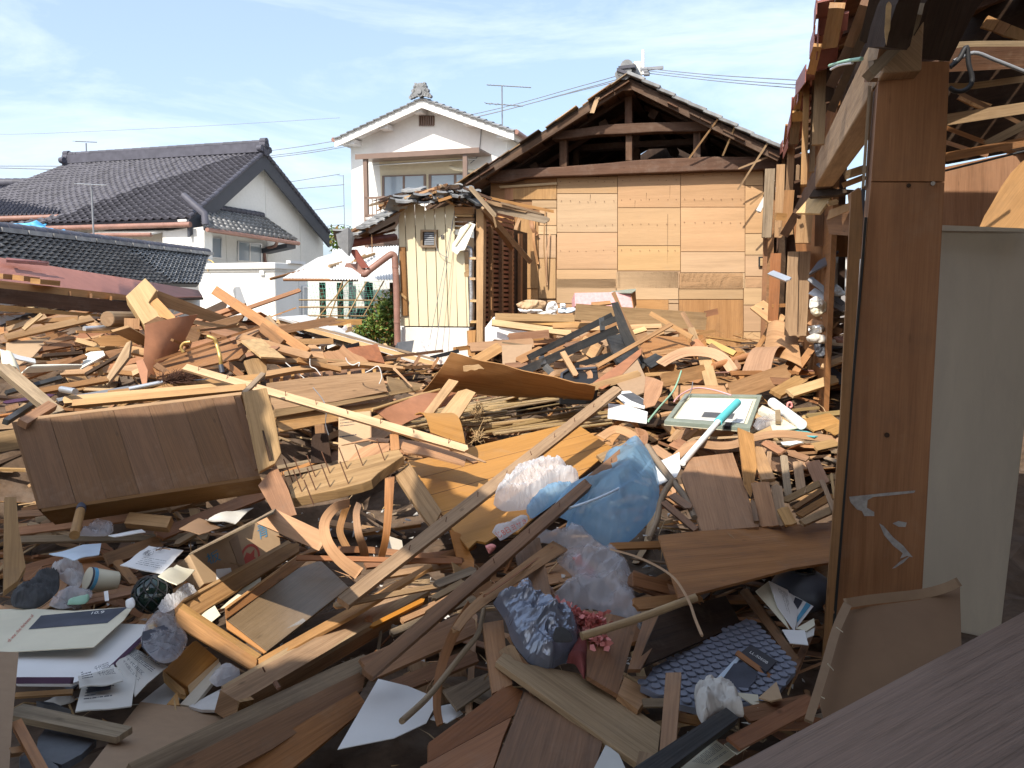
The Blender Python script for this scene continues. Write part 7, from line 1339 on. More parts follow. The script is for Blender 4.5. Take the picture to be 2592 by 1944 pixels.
for i,(x0,y0,x1,y1,w_,mt,lab) in enumerate(((120,330,870,130,42,'weather','long weathered lath below the big box, first'),(200,260,1470,60,34,'grey','long grey lath just below the big box'),(420,250,1160,155,38,'weather','long lath with broken right end below the big box'),(100,320,740,240,44,'lauan','reddish lath low under the big box'),(110,365,1170,350,36,'grey','flat grey lath crossing above the white booklet'),(160,275,420,345,22,'weather','short lath meeting the round handle'),(240,280,450,170,24,'weather','slim lath left of the round handle'),(900,340,1500,100,60,'lauan','reddish timber leading up to the carton'),(600,480,900,380,70,'brown','brown board under the brush-written booklet'),(130,560,420,480,90,'redwood','dark reddish board behind the white bag at left'),(1000,385,1160,290,26,'grey','grey lath against the carton'),(660,490,760,610,50,'brown','brown board edge above the glass float'),(120,200,240,180,20,'brown','dark lath end at the big box left foot'),(90,225,250,215,36,'brown','dark board at the big box left foot'),(960,190,1480,30,30,'weather','weathered lath at the big box right foot'))):
    lath('plank',lab,'plank',cN,[(x0,y0,.12+.01*(i % 4)),(x1,y1,.12+.01*(i % 4))],w_,random.uniform(.012,.03),mt,'upcam',(random.choice((0,.02)),random.choice((.01,.03))))
plate('post_piece','rough tan plank fragment upright at the left edge','plank',cN,[(25,130,-3.2),(92,128,-3.25),(105,300),(145,520,-3.0),(100,600),(20,660,-2.9)],0.04,'pine',(0,5));plate('side_board','upright brown board at the lower left edge','board',cN,[(-30,1000,-2.45),(106,1006,-2.5),(70,1400),(50,1700,-1.95),(-30,1700,-1.95)],0.015,'mdf',(1,3))
lath('plank','grey plank across the floor, lower left','plank',cN,[(78,1325,-2.35),(700,1455,-2.2)],78,0.02,'grey','up',(0.01,0.02));lath('stick','tan batten standing in the lower left corner','stick',cN,[(92,1390,-2.2),(260,1700,-1.9)],62,0.03,'lauan','upcam');lath('stick','thin tan strip under the newspapers','stick',cN,[(85,1245,-2.45),(410,1225,-2.5)],26,0.015,'pine','upcam');lath('wood_chip','small wood chip in the lower left corner','chip',cN,[(60,1560,-2.05),(130,1550,-2.08)],36,0.02,'pine','upcam',(0.01,0.01))
for i,q in enumerate(([(290,1390),(420,1420),(545,1500),(460,1580),(350,1640),(200,1600),(215,1490)],[(110,1600),(200,1560),(330,1650),(340,1720),(120,1720)],[(205,1280),(300,1290),(400,1330),(330,1310),(250,1300)])): plate('slate_piece',('broken dark slate lying in the lower left','second dark slate at the bottom edge, lower left','sliver of slate under the newspapers')[i],'slate',cN,[(x,y,-1.95 - (1720 - y)*.0013) for x,y in q],0.02,'slate')
for i,q in enumerate(([(110,1360),(190,1380),(260,1400),(200,1420),(120,1400)],[(195,1440),(265,1400),(240,1480),(200,1480)],[(380,1645),(430,1610),(505,1620),(470,1659),(400,1670)],[(470,1590),(590,1500),(560,1600),(500,1625)],[(230,1290),(380,1240),(420,1280),(300,1310)])): blob('plaster_chunk',f"pale plaster chunk among the slates, {('uppermost left', 'between slates', 'at bottom edge', 'right of slates', 'under the newspapers')[i]}",'plaster',cN,[(x,y,.06) for x,y in q],0.02,0.01,'plaster',10,i,ridges=False)
plate('mdf_board','large plain brown hardboard sheet, lower left foreground','board',cN,[(470,1700,-1.95),(792,1286,-2.6),(1272,1340,-2.62),(1322,1420),(900,1660,-2.05)],0.006,'mdf',(0,1))
# --- bags and boards, lower centre (crops Q, V)
blob('white_bag','bunched translucent white plastic bag on the orange panel','bag',cQ,[(450,680,-3.95),(475,590),(560,500),(640,440,-4.2),(800,382),(930,370,-4.3),(1005,400),(1020,450),(1100,475),(1060,520),(940,530,-4.1),(830,610),(750,640),(720,705,-3.9),(600,725),(510,722)],0.10,0.045,'whitefilm',40,21,fq=10)
blob('blue_bag','large blue plastic sack bulging under the dark batten','bag',cQ,[(890,742,-3.7),(960,640),(1110,520,-4.0),(1270,430),(1300,330),(1400,290),(1480,215,-4.3),(1560,235),(1640,340),(1700,500,-4.05),(1712,640),(1650,800),(1480,962,-3.55),(1330,1000),(1180,910),(1090,860),(1000,860,-3.6),(1025,800)],0.20,0.03,'bluefilm',44,22,fq=5)
mk('blue_bag_seam',MB().tube(smooth_pts([at(cQ,q) for q in ((895,745,-3.62),(1100,690,-3.5),(1350,590,-3.6),(1560,460,-3.85),(1650,350,-4.1))],4),0.006,6),M['paperblue'],bpy.data.objects['blue_bag'])
blob('blue_bag','blue sack tail sticking out left of the dark batten','bag',cQ,[(702,745,-3.85),(760,680),(820,630),(930,560,-4.05),(1045,520),(1000,590),(880,690,-3.85),(740,785),(725,775)],0.05,0.03,'bluefilm',24,23)
rb_=blob('red_print_bag','white shopping bag with red lettering under the dark batten','bag',cQ,[(440,895,-3.6),(470,855),(560,835,-3.7),(660,785),(712,795,-3.75),(690,835),(600,900),(510,955,-3.55),(480,930)],0.035,0.012,'whitefilm',22,24)
Q_=[at(cQ,(455,895,-3.54)),at(cQ,(690,790,-3.66)),at(cQ,(710,830,-3.63)),at(cQ,(500,950,-3.5))];lettering('じB日ヨサき',Q_,0.0,.1,1,.9,'redink',rb_)
blob('clear_bag','large clear plastic bag hanging below the blue sack','bag',cQ,[(640,952,-3.45),(760,920),(870,900,-3.5),(1000,872),(1100,870,-3.5),(1280,990),(1420,1080,-3.3),(1500,1200),(1530,1400,-3.0),(1590,1540),(1570,1640),(1500,1560),(1380,1545,-2.9),(1200,1480),(1080,1500),(960,1490),(900,1430,-3.0),(960,1340),(1060,1270),(1010,1190),(930,1110),(1000,1010)],0.07,0.05,'clearfilm',40,25,fq=7)
for i,q in enumerate(([(1050,1090),(1110,1060),(1130,1110),(1180,1150),(1100,1170)],[(1080,1180),(1180,1150),(1240,1230),(1200,1270),(1120,1230)],[(385,1000),(440,985),(470,1010),(420,1060)])): blob('pink_rag',('pink cloth seen through the clear bag, upper','pink cloth seen through the clear bag, lower','pink rag under the red-lettered bag')[i],'cloth',cQ,[(x,y,-3.32) for x,y in q],0.02,0.012,'pink',12,i)
blob('silver_bag','shiny crumpled dark silver bag, torn open, lower centre','bag',cV,[(410,72,-2.75),(470,45),(530,40),(560,-20),(640,-70,-2.85),(700,0),(720,55),(830,108),(960,190,-2.75),(1020,280),(1000,400),(960,480,-2.55),(880,500),(790,550,-2.5),(690,510),(600,420),(540,330),(495,200,-2.65)],0.12,0.06,'silverfilm',40,26,fq=6)
blob('bag_mouth_shade','dark patch painted for the shaded open mouth of the silver bag with brown filling','opening',cV,[(830,290,-2.49),(850,245),(900,240,-2.5),(950,280),(965,340,-2.48),(900,350),(835,340,-2.48)],0.006,0.004,'darkcloth',14,3)  # dark blob paints the shade inside the mouth of the bag
blob('maroon_cloth','maroon rag hanging below the silver bag','cloth',cV,[(920,490,-2.5),(960,420),(1000,340,-2.6),(1060,330),(1062,480,-2.5),(1050,600),(1020,560),(980,500)],0.03,0.02,'maroon',20,5)
def garland(label,pts,n,c):
    o=thing('paper_flower',at(c,pts[0]),label,'paper flower');m_=MB();P=smooth_pts([at(c,p) for p in pts],8)
    for _ in range(n):
        p=random.choice(P)+Vector((random.gauss(0,.016),random.gauss(0,.018),random.gauss(0,.014)));a=Vector((random.gauss(0,.6),random.gauss(-.6,.4),random.gauss(.5,.5))).normalized();b=a.orthogonal().normalized();b=Matrix.Rotation(random.random()*6.28,3,a) @ b;s=random.uniform(.012,.026)
        m_.add([p - b*s*.3,p+b*s*.3,p+a*s+b*s*.5,p+a*s*1.2,p+a*s - b*s*.5],[(0,1,2,3,4)])
    mk('petals',m_,M['pink'],o)
garland('fringed pink paper flower garland beside the silver bag',[(900,140,-2.72),(980,170,-2.7),(1060,205,-2.68),(1160,220,-2.68)],420,cV);garland('small pink paper scrap under the bamboo cane',[(1110,320,-2.62),(1140,335,-2.62),(1150,345,-2.62)],60,cV)
rod('bamboo_cane','slim bamboo cane pointing right from the silver bag','cane',cV,[(1030,305,-2.5),(1400,190,-2.58),(1700,80,-2.64),(1830,33,-2.66)],0.0145,'bamboo',10)
rod('bent_twig','bent grey twig rising from the bottom edge, lower centre','twig',cV,[(-230,900,-2.1),(-60,745,-2.28),(60,600,-2.42),(200,420,-2.55),(305,285,-2.65),(345,120,-2.8)],0.0095,'grey',8)
lath('veneer_strip','long split reddish veneer strip left of the clear bag','veneer',cQ,[(960,995,-3.35),(760,1130,-3.1),(480,1330,-2.85),(280,1490,-2.65),(160,1640,-2.5)],(120,60),0.004,'lauan','upcam',(0.01,0.05),5,0.1);lath('veneer_strip','dark crack strip along the split reddish veneer','veneer',cQ,[(900,1010,-3.3),(600,1230,-2.93),(380,1380,-2.74)],(10,16),0.003,'redwood','upcam',(0.01,0.02),5)
lath('veneer_strip','hanging curled veneer tail over the twig, lower centre','veneer',cO,[(1660,800,-2.75),(1560,960,-2.6),(1490,1160,-2.45),(1475,1330,-2.35),(1490,1430,-2.3)],(60,36),0.004,'redwood','cam',(0,0.02),5,0.8)
for pts,w_,mt,lab,nn in (([(700,960,-3.35),(800,1450,-2.85)],210,'brown','upright brown board behind the silver bag','cam'),([(20,1290,-3.05),(300,1180,-3.2)],60,'grey','grey lath left of the split veneer strip','upcam'),([(-40,1520,-2.75),(400,1220,-3.1)],70,'brown','round dark lath along the long dark batten','upcam'),([(0,1390,-2.9),(220,1270,-3.05)],44,'weather','weathered lath stub near the long dark batten','upcam'),([(1350,1000,-3.35),(1760,985,-3.5)],50,'lauan','reddish lath right of the clear bag, upper','upcam'),([(1500,1240,-3.05),(1900,1400,-3.0)],120,'redwood','dark red board right of the clear bag','upcam'),([(1540,1440,-2.85),(2030,1400,-3.0)],90,'lauan','split board behind the bamboo cane','upcam')):
    lath('plank',lab,'plank',cQ,pts,w_,0.015,mt,nn,(0.02,0.02))
curlx=lambda label,pts,w,mt='veneer',n='cam',tw=0.0,c=cQ,k=6: lath('veneer_curl',label,'veneer',c,pts,w,0.003,mt,n,(0.01,0.02),k,tw)
curlx('thin veneer strip arching down over the bamboo cane',[(1340,1025,-3.15),(1560,1090,-2.95),(1800,1220,-2.75),(1930,1400,-2.6),(1990,1560,-2.5),(2040,1680,-2.42)],(14,24),'veneer','cam',0.3)
plate('plank','wide tan plank with splintered ends crossing the foreground','plank',cV,[(428,482,-2.5),(500,402,-2.55),(560,470),(640,498),(1000,560,-2.5),(1090,600),(1585,935,-2.25),(1560,1150),(1520,1160),(1430,1200,-2.0),(1150,1000),(820,760)],0.02,'weather',(0,9),bevel=0.002)
lath('splinter_end','frayed broken end of the foreground plank','splinter',cV,[(1490,1120,-2.05),(1470,1205,-1.98)],120,0.018,'weather','upcam',(0,0.06));lath('splinter_end','frayed upper end of the foreground plank beside the silver bag','splinter',cV,[(560,520,-2.5),(500,400,-2.56)],130,0.014,'pine','upcam',(0,0.07))
plate('plank','brown-red upright board left under the silver bag','plank',cV,[(335,215,-2.7),(480,190,-2.75),(500,400),(545,640,-2.4),(405,705,-2.35)],0.015,'lauan',(0,4));plate('plank','reddish wide board sloping to the bottom left corner of centre','plank',cV,[(-40,1050,-2.05),(380,740),(505,640,-2.4),(620,688,-2.4),(560,855),(-40,1185,-1.98)],0.012,'redwood',(0,2));plate('plank','second reddish board at the bottom edge of centre','plank',cV,[(-100,1220,-1.95),(540,870,-2.25),(480,1010),(400,1260,-1.9),(-100,1300)],0.012,'redwood',(0,1))
plate('plank','greyish brown panel with white scuffs, bottom centre','plank',cV,[(630,690,-2.35),(820,790),(1180,1022,-2.15),(1110,1290,-1.9),(395,1290,-1.9)],0.012,'brown',(0,4));plate('plank','worn grey-brown board under the pink garland','plank',cV,[(1040,120,-2.85),(1200,140),(1422,200,-2.85),(1282,712,-2.35),(1070,585,-2.4)],0.015,'brown',(2,3));plate('wood_block','sawn pale board end right of the foreground plank','block',cV,[(1280,712,-2.35),(1330,590,-2.45),(1522,690,-2.4),(1425,822,-2.28)],0.02,'pine',(1,2));plate('plank','narrow pinkish board standing at the bottom right of centre','plank',cV,[(1618,560,-2.3),(1726,558,-2.3),(1690,1072,-2.0),(1572,1145,-1.98)],0.014,'lauan',(0,3))
lath('black_batten','black painted batten at the bottom, right of centre','batten',cV,[(1430,1290,-1.75),(2085,838,-2.1)],(150,110),0.03,'blackwood','upcam',bevel=0.003)
plate('paper','white torn sheet in the hollow at bottom left of centre','paper',cO,[(950,1560,-2.2),(1165,1187,-2.6),(1320,1225),(1485,1292,-2.6),(1420,1420),(1250,1500,-2.3),(1020,1545)],0.003,'paper');plate('paper','second white sheet right of the torn sheet','paper',cO,[(1440,1400,-2.5),(1500,1330,-2.6),(1560,1318),(1612,1370,-2.55),(1530,1420,-2.45)],0.003,'paper');plate('paper','small paper triangle at the bottom edge under the plank','paper',cV,[(1110,1240,-1.95),(1200,1060,-2.1),(1290,1130),(1350,1260,-1.95)],0.003,'news')
plate('hollow_board','pale greenish board deep in the hollow at bottom centre','board',cV,[(60,680,-2.6),(380,560,-2.8),(420,640),(160,820,-2.5)],0.01,'grey')
# --- right hollow with the knobbly mat (crop Y)
MT=thing('bubble_mat',at(cY,(800,950,.0)),'grey-blue mat of round knobs on the floor, lower right','mat')
Pm=[at(cY,(960,600,-3.0)),at(cY,(1290,960,-2.6)),at(cY,(820,1270,-2.25)),at(cY,(200,1060,-2.4))];o_,n_=plane_of(Pm);n_=n_ if n_.z>0 else -n_
mpl=[atPlane(cY(x,y),o_,n_) for x,y in ((950,600),(1130,760),(1300,960),(1120,1190),(820,1290),(480,1210),(200,1080),(300,940),(640,780))];mk('base',MB().prism(mpl,n_,0.02),M['knob'],MT)
ga=(Pm[1] - Pm[0]);ga=(ga - n_*ga.dot(n_)).normalized();gb=n_.cross(ga);o2=Pm[0];poly2=[((p - o2).dot(ga),(p - o2).dot(gb)) for p in mpl]
kb=MB();kb.tube([Vector((0,0,0)),Vector((0,0,0.005))],0.0165,12,smooth=False);me_,c_=mesh_of(kb,'knob',M['knob']);cnt=0
for i in range(-40,60):
    for j in range(-40,40):
        a,b=i*0.042+(j % 2)*0.021,j*0.0365
        if inside((a,b),poly2) and cnt<300:
            p=o2+ga*a+gb*b;ob=bpy.data.objects.new('knob',me_);COL.objects.link(ob);ob.parent=MT;ob.rotation_mode='QUATERNION';ob.rotation_quaternion=n_.to_track_quat('Z','Y');ob.location=p - MT.location+n_*0.0;cnt+=1
plate('panel_board','broad dark brown veneered panel slanting over the knobbly mat','panel',cX,[(388,1345,-3.2),(700,1310),(1860,1232,-3.75),(1838,1570),(1500,1620),(1210,1700,-2.95),(560,1870,-2.75),(490,1660)],0.012,'redwood',(0,2));
for p0,p1 in (((960,1320),(1030,1380)),((1060,1440),(1130,1490)),((1130,1530),(1220,1590)),((1390,1350),(1430,1430)),((1440,1480),(1560,1600))):
    P,n=plate_pts(cX,[(388,1345,-3.2),(1860,1232,-3.75),(560,1870,-2.75)]);a,b=(atPlane(cX(*q),P[0],n)+n*.003 for q in (p0,p1))
    m_=MB();sd=(b - a).cross(n).normalized();m_.prism([a,a.lerp(b,.5)+sd*.008,b,a.lerp(b,.5) - sd*.006],n,0.001);mk('scratch',m_,M['weather'],bpy.data.objects['panel_board'])
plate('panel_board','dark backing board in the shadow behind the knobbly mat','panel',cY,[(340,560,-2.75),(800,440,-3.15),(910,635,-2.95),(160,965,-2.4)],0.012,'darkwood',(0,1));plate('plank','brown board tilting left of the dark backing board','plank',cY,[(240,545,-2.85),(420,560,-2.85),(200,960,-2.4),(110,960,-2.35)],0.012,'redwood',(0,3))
for pts,w_,mt,lab in (([(150,320,-3.0),(560,420,-3.05)],90,'redwood','dark split board beneath the arching strip'),([(180,500,-2.9),(620,520,-2.95)],70,'brown','split brown board just over the bamboo cane'),([(330,330,-3.1),(520,240,-3.2)],60,'brown','short brown board beneath the veneered panel'),([(930,400,-3.2),(1290,890,-2.75)],60,'brown','brown board edge along the right of the knobbly mat'),([(1000,470,-3.15),(1180,700,-2.95)],40,'grey','grey edge strip beside the open book'),([(1120,640,-3.0),(1220,850,-2.8)],70,'lauan','small reddish board right on the knobbly mat'),([(1280,1000,-2.65),(1420,640,-3.1)],54,'redwood','dark red lath standing right of the mat'),([(1230,1080,-2.55),(1400,720,-2.95)],40,'brown','brown lath leaning right of the mat'),([(560,1005,-2.55),(880,800,-2.8)],22,'redwood','thin red-brown lath on the knobbly mat'),([(600,980,-2.55),(740,1075,-2.45)],34,'pine','pine chip on the knobbly mat'),([(750,735,-2.85),(910,765,-2.85)],40,'pine','pine offcut at the upper edge of the mat'),([(880,690,-2.9),(1010,785,-2.85)],26,'lauan','small reddish offcut at the upper edge of the mat'),([(560,930,-2.6),(590,870,-2.65)],20,'redwood','tiny cross-shaped chip on the mat'),([(880,840,-2.6),(1150,1040,-2.5)],36,'lauan','tan lath between the two dark notebooks'),([(980,1010,-2.5),(1000,1110,-2.42)],50,'lauan','broken brown chip on the dark notebook'),([(940,1280,-2.2),(1420,1180,-2.4)],110,'lauan','curved reddish board right of the dirty cloth'),([(860,1480,-2.0),(1420,1180,-2.38)],120,'redwood','dark red board along the laminate board edge'),([(1000,1200,-2.28),(1410,1160,-2.42)],20,'weather','pale lath right of the dirty cloth'),([(220,1195,-2.3),(370,1195,-2.3)],60,'grey','grey board end left of the pinkish standing board'),([(440,1290,-2.15),(640,1330,-2.15)],60,'brown','dark board under the dirty cloth'),([(1360,320,-3.3),(1560,240,-3.4)],100,'weather','curled tan board by the black pot'),([(1470,400,-3.2),(1540,560,-3.1)],60,'lauan','tan board end beside the post foot')):
    lath('plank',lab,'plank',cY,pts,w_,0.01,mt,'upcam',(0.01,0.02))
bk=thing('open_book',at(cY,(1180,600,-2.95)),'open paperback with blue-striped cover lying right of the mat','book')
for nm,pts,mt in (('page',[(1012,408,-3.05),(1108,335,-3.15),(1160,480),(1255,680,-2.85),(1180,600)],'creampaper'),('page',[(1108,336,-3.12),(1240,400,-3.15),(1312,560),(1290,690,-2.85),(1170,520)],'paper'),('cover',[(1250,420,-3.16),(1422,515,-3.1),(1300,672,-2.9),(1300,560)],'paper'),('loose_page',[(1200,680,-2.84),(1360,685,-2.85),(1386,788,-2.75),(1258,775,-2.76)],'paper'),('loose_page',[(1300,670,-2.87),(1425,600,-2.97),(1432,650),(1370,690,-2.85)],'creampaper'),('loose_page',[(1360,700,-2.85),(1430,665,-2.9),(1425,720),(1375,740,-2.8)],'news')):
    P,n=plate_pts(cY,pts);mk(nm,MB().prism(P,n,0.003),M[mt],bk)
P,n=plate_pts(cY,[(1250,420,-3.16),(1422,515,-3.1),(1300,672,-2.9)]);
for q,mt in ([(1370,492),(1402,512),(1305,636),(1302,600)],'blueink'),([(1290,455),(1345,480),(1310,540),(1280,490)],'navyprint'): mk('cover_print',MB().prism([atPlane(cY(*p),P[0],n)+n*.003 for p in q],n,0.001),M[mt],bk)
Qp=[at(cY,(1130,370,-3.13)),at(cY,(1230,420,-3.14)),at(cY,(1290,650,-2.88)),at(cY,(1190,540,-2.98))];printed(Qp,.1,.1,.9,.9,9,'ink',bk,off=0.012,fill=0.25,vert=True)
pot=thing('black_pot',at(cY,(1340,440,-3.1)),'dark round pot half hidden beside the open book','pot');c0_=at(cY,(1340,400,-3.25));P=[[c0_+Vector((math.sin(t)*math.cos(f)*.13,math.sin(t)*math.sin(f)*.13,math.cos(t)*.09)) for f in [2*math.pi*j/20 for j in range(21)]] for t in [0.35+(math.pi - .35)*i/9 for i in range(10)]];mk('bowl',MB().grid(P,0.006),M['charcoal'],pot);mk('rim',MB().tube([c0_+Vector((math.cos(f)*.048,math.sin(f)*.048,.086)) for f in [2*math.pi*j/16 for j in range(17)]],0.006,6),M['black'],pot)
blob('dirty_cloth','dirty white crumpled cloth beside the black batten','cloth',cY,[(578,1135,-2.3),(650,1095),(720,1085,-2.35),(800,1095),(850,1140),(905,1215,-2.2),(930,1280),(860,1275),(760,1290,-2.1),(660,1352),(610,1300),(590,1240)],0.06,0.03,'cloth',34,31,fq=12)
nb1=thing('notebook',at(cY,(1030,880,-2.65)),'black notebook with white lettering on the knobbly mat','notebook');Q=plate_pts(cY,[(978,785,-2.72),(1165,902,-2.62),(1090,978,-2.52),(898,850,-2.62)])[0];mk('cover',MB().prism(Q,quad_n(Q),0.01),M['ink'],nb1);lettering('LL-5050B',Q,.2,.42,.85,.6,'paper',nb1)
plate('notebook','torn blue-black folder sheet on the knobbly mat','folder',cY,[(748,1085,-2.4),(800,1000),(860,920,-2.55),(930,915),(1028,982,-2.5),(1010,1040),(945,1115,-2.4)],0.005,'navyprint');plate('folder_rim','pale turquoise folder edge beside the blue-black sheet','folder',cY,[(715,1045,-2.44),(892,862,-2.62),(915,875),(745,1062,-2.43)],0.004,'paperblue');plate('corrugated_scrap','corrugated cardboard scrap right of the dirty cloth','cardboard',cY,[(1035,1160,-2.3),(1160,1048,-2.4),(1200,1165,-2.3),(1120,1185)],0.005,'cardboard')
for q,lab in (([(830,1120,-2.3),(1030,1140,-2.35),(1040,1220),(1030,1235,-2.25),(900,1150)],'folded white leaflet beside the dirty cloth'),([(470,1670,-1.9),(730,1460,-2.1),(870,1560,-2.05),(700,1680)],'old printed page in the bottom right hollow'),([(790,1490,-2.05),(870,1450,-2.1),(970,1500,-2.05),(880,1560)],'curled old page corner beside the laminate board')): plate('paper',lab,'paper',cY,q,0.003,'creampaper' if 'old' in lab else 'paper')
Qp=[at(cY,(520,1640,-1.92)),at(cY,(730,1475,-2.09)),at(cY,(840,1555,-2.05)),at(cY,(680,1660,-1.93))];printed(Qp,.1,.1,.95,.9,10,'ink',None,off=0.004,fill=0.3);o_=bpy.context.scene.objects['printed_text'] if False else [o for o in COL.objects if o.name.startswith('printed_text') and o.parent is None][0];pg=[o for o in COL.objects if o.get('label')=='old printed page in the bottom right hollow'][0];o_.parent=pg;o_.location -=pg.location
# --- right middle (crop X)
plate('panel_board','reddish brown veneered board leaning in front of the ribbon','board',cX,[(575,845,-3.95),(660,690),(1010,650,-4.4),(1080,850),(1232,1272,-3.45),(750,1312,-3.4)],0.012,'lauan',(2,4));plate('plank','upright tan plank crossing the ribbon','plank',cX,[(1055,438,-4.4),(1185,492,-4.4),(1215,765,-4.0),(1170,1010,-3.8),(1112,905)],0.014,'pine',(0,3))
lath('veneer_ribbon','long wavy veneer ribbon under the framed picture','veneer',cX,[(530,690,-4.3),(620,610,-4.4),(720,575,-4.45),(880,590,-4.5),(1020,580,-4.55),(1180,525,-4.7),(1400,490,-4.8),(1650,510,-4.85),(1915,548,-4.9)],(70,60),0.004,'veneer','upcam',(0.01,0.03),4,0.3);lath('veneer_ribbon','thin upper edge strand of the wavy ribbon','veneer',cX,[(540,650,-4.35),(690,530,-4.6),(900,525,-4.7),(1060,515,-4.75)],(26,16),0.004,'pale','upcam',(0.01,0.03),4,0.2)
FP=thing('framed_picture',at(cX,(840,400,-5.3)),'framed print in green-grey frame lying in the sun','picture frame')
Q=plate_pts(cX,[(610,165,-6.0),(1256,176,-6.1),(1158,455,-4.95),(436,395,-4.95)])[0];nq=quad_n(Q);fw=0.055
mk('backing',MB().prism([q - nq*.008 for q in Q],nq,0.012),M['creampaper'],FP)
for (u0,v0,u1,v1) in ((0,0,1,fw*1.2),(0,1 - fw*1.6,1,1),(0,fw*1.2,fw,1 - fw*1.6),(1 - fw,fw*1.2,1,1 - fw*1.6)): mk('frame_rail',MB().prism([onquad(Q,a,b)+nq*.012 for a,b in ((u0,v0),(u1,v0),(u1,v1),(u0,v1))],nq,0.03),M['frame'],FP,bevel=0.003)
patch(Q,.1,.12,.9,.86,'paper',FP,'mat_board');patch(Q,.35,.6,.8,.82,'news',FP,'print_sheet',.003);patch(Q,.38,.62,.75,.78,'slate',FP,'print_image',.0045);printed(Q,.2,.2,.5,.45,4,'plaster',FP,fill=.2,off=0.002)
mk('dark_clip',MB().prism([onquad(Q,a,b)+nq*.016 for a,b in ((.70,.92),(.77,.92),(.77,1.02),(.70,1.02))],nq,0.02),M['black'],FP)
WN=thing('garden_tool',at(cX,(800,500,-4.6)),'white-shafted tool with turquoise grip lying on the picture','tool')
mk('grip',MB().tube([at(cX,(1050,228,-5.1)),at(cX,(888,392,-4.75))],0.026,12),M['turquoise'],WN);mk('shaft',MB().tube([at(cX,(892,388,-4.76)),at(cX,(590,735,-4.15))],0.018,12),M['white'],WN)
plate('paper','white card behind the crossing branch','paper',cX,[(330,745,-4.15),(450,700),(562,645,-4.3),(572,780),(540,850),(385,922,-3.9)],0.006,'white');plate('paper','white photo print with dark picture, upper left of the frame','paper',cE,[(775,755,-6.0),(870,750,-6.1),(955,800,-6.0),(955,850,-5.6),(850,830,-5.6)],0.004,'paper');plate('paper','white sheet lying left of the framed picture','paper',cE,[(752,822,-5.6),(850,830),(972,868,-5.4),(966,932,-5.0),(748,902,-5.0)],0.004,'paper')
plate('photo_image','grey picture printed on the white photo print','picture',cE,[(820,768,-5.98),(890,760,-6.02),(950,800,-5.96),(950,832,-5.7),(880,805)],0.002,'slate')
rod('paper_roll','white paper roll right of the framed picture','roll',cX,[(1345,228,-5.5),(1590,412,-4.95)],0.034,'white',20);plate('envelope','stack of cream envelopes beside the paper roll','envelope',cX,[(1225,290,-5.4),(1260,250,-5.6),(1370,300,-5.4),(1380,350),(1300,330,-5.2)],0.03,'creampaper');plate('envelope','white card under the paper roll','card',cX,[(1318,390,-5.1),(1440,370,-5.2),(1560,440,-4.95),(1420,465),(1345,460,-4.9)],0.006,'creampaper');plate('mag_cover','teal magazine edge under the ribbon, right','magazine',cX,[(1450,460,-4.95),(1590,455,-5.0),(1750,505,-4.9),(1700,515),(1520,490,-4.85)],0.006,'turquoise');plate('mag_cover','white leaflet with dark print below the ribbon, right','leaflet',cX,[(1415,560,-4.7),(1550,548,-4.75),(1605,560),(1500,585,-4.65),(1430,580)],0.004,'paper')
blob('clear_wrap','clear wrapper beside the framed picture','plastic',cX,[(1180,420,-5.0),(1240,350,-5.2),(1380,340),(1430,380,-5.1),(1330,420),(1230,460,-4.95)],0.03,0.02,'clearfilm',16,40);mk('pink_clip',MB().tube(smooth_pts([at(cX,(*p,-5.6)) for p in ((1470,265),(1475,235),(1500,230),(1508,260),(1490,272))],3),0.008,6),M['pink'],None,'small pink ring clip behind the paper roll','clip')
plate('metal_bracket','small grey bracket on the envelopes','bracket',cX,[(1368,290,-5.2),(1412,285,-5.2),(1415,385,-5.0),(1370,385)],0.02,'grey')
br_=thing('forked_branch',at(cX,(500,1100,-3.6)),'bare forked branch standing right of the blue sack','branch');mk('limb',MB().tube(smooth_pts([at(cX,q) for q in ((295,600,-4.3),(380,720,-4.1),(500,880,-3.9),(600,1010,-3.7),(690,1195,-3.5))],4),0.02,9,r1=0.014),M['grey'],br_);mk('fork',MB().tube(smooth_pts([at(cX,q) for q in ((505,890,-3.88),(440,980,-3.75),(400,1080,-3.6),(375,1220,-3.4),(310,1370,-3.25))],4),0.017,9,r1=0.012),M['grey'],br_)
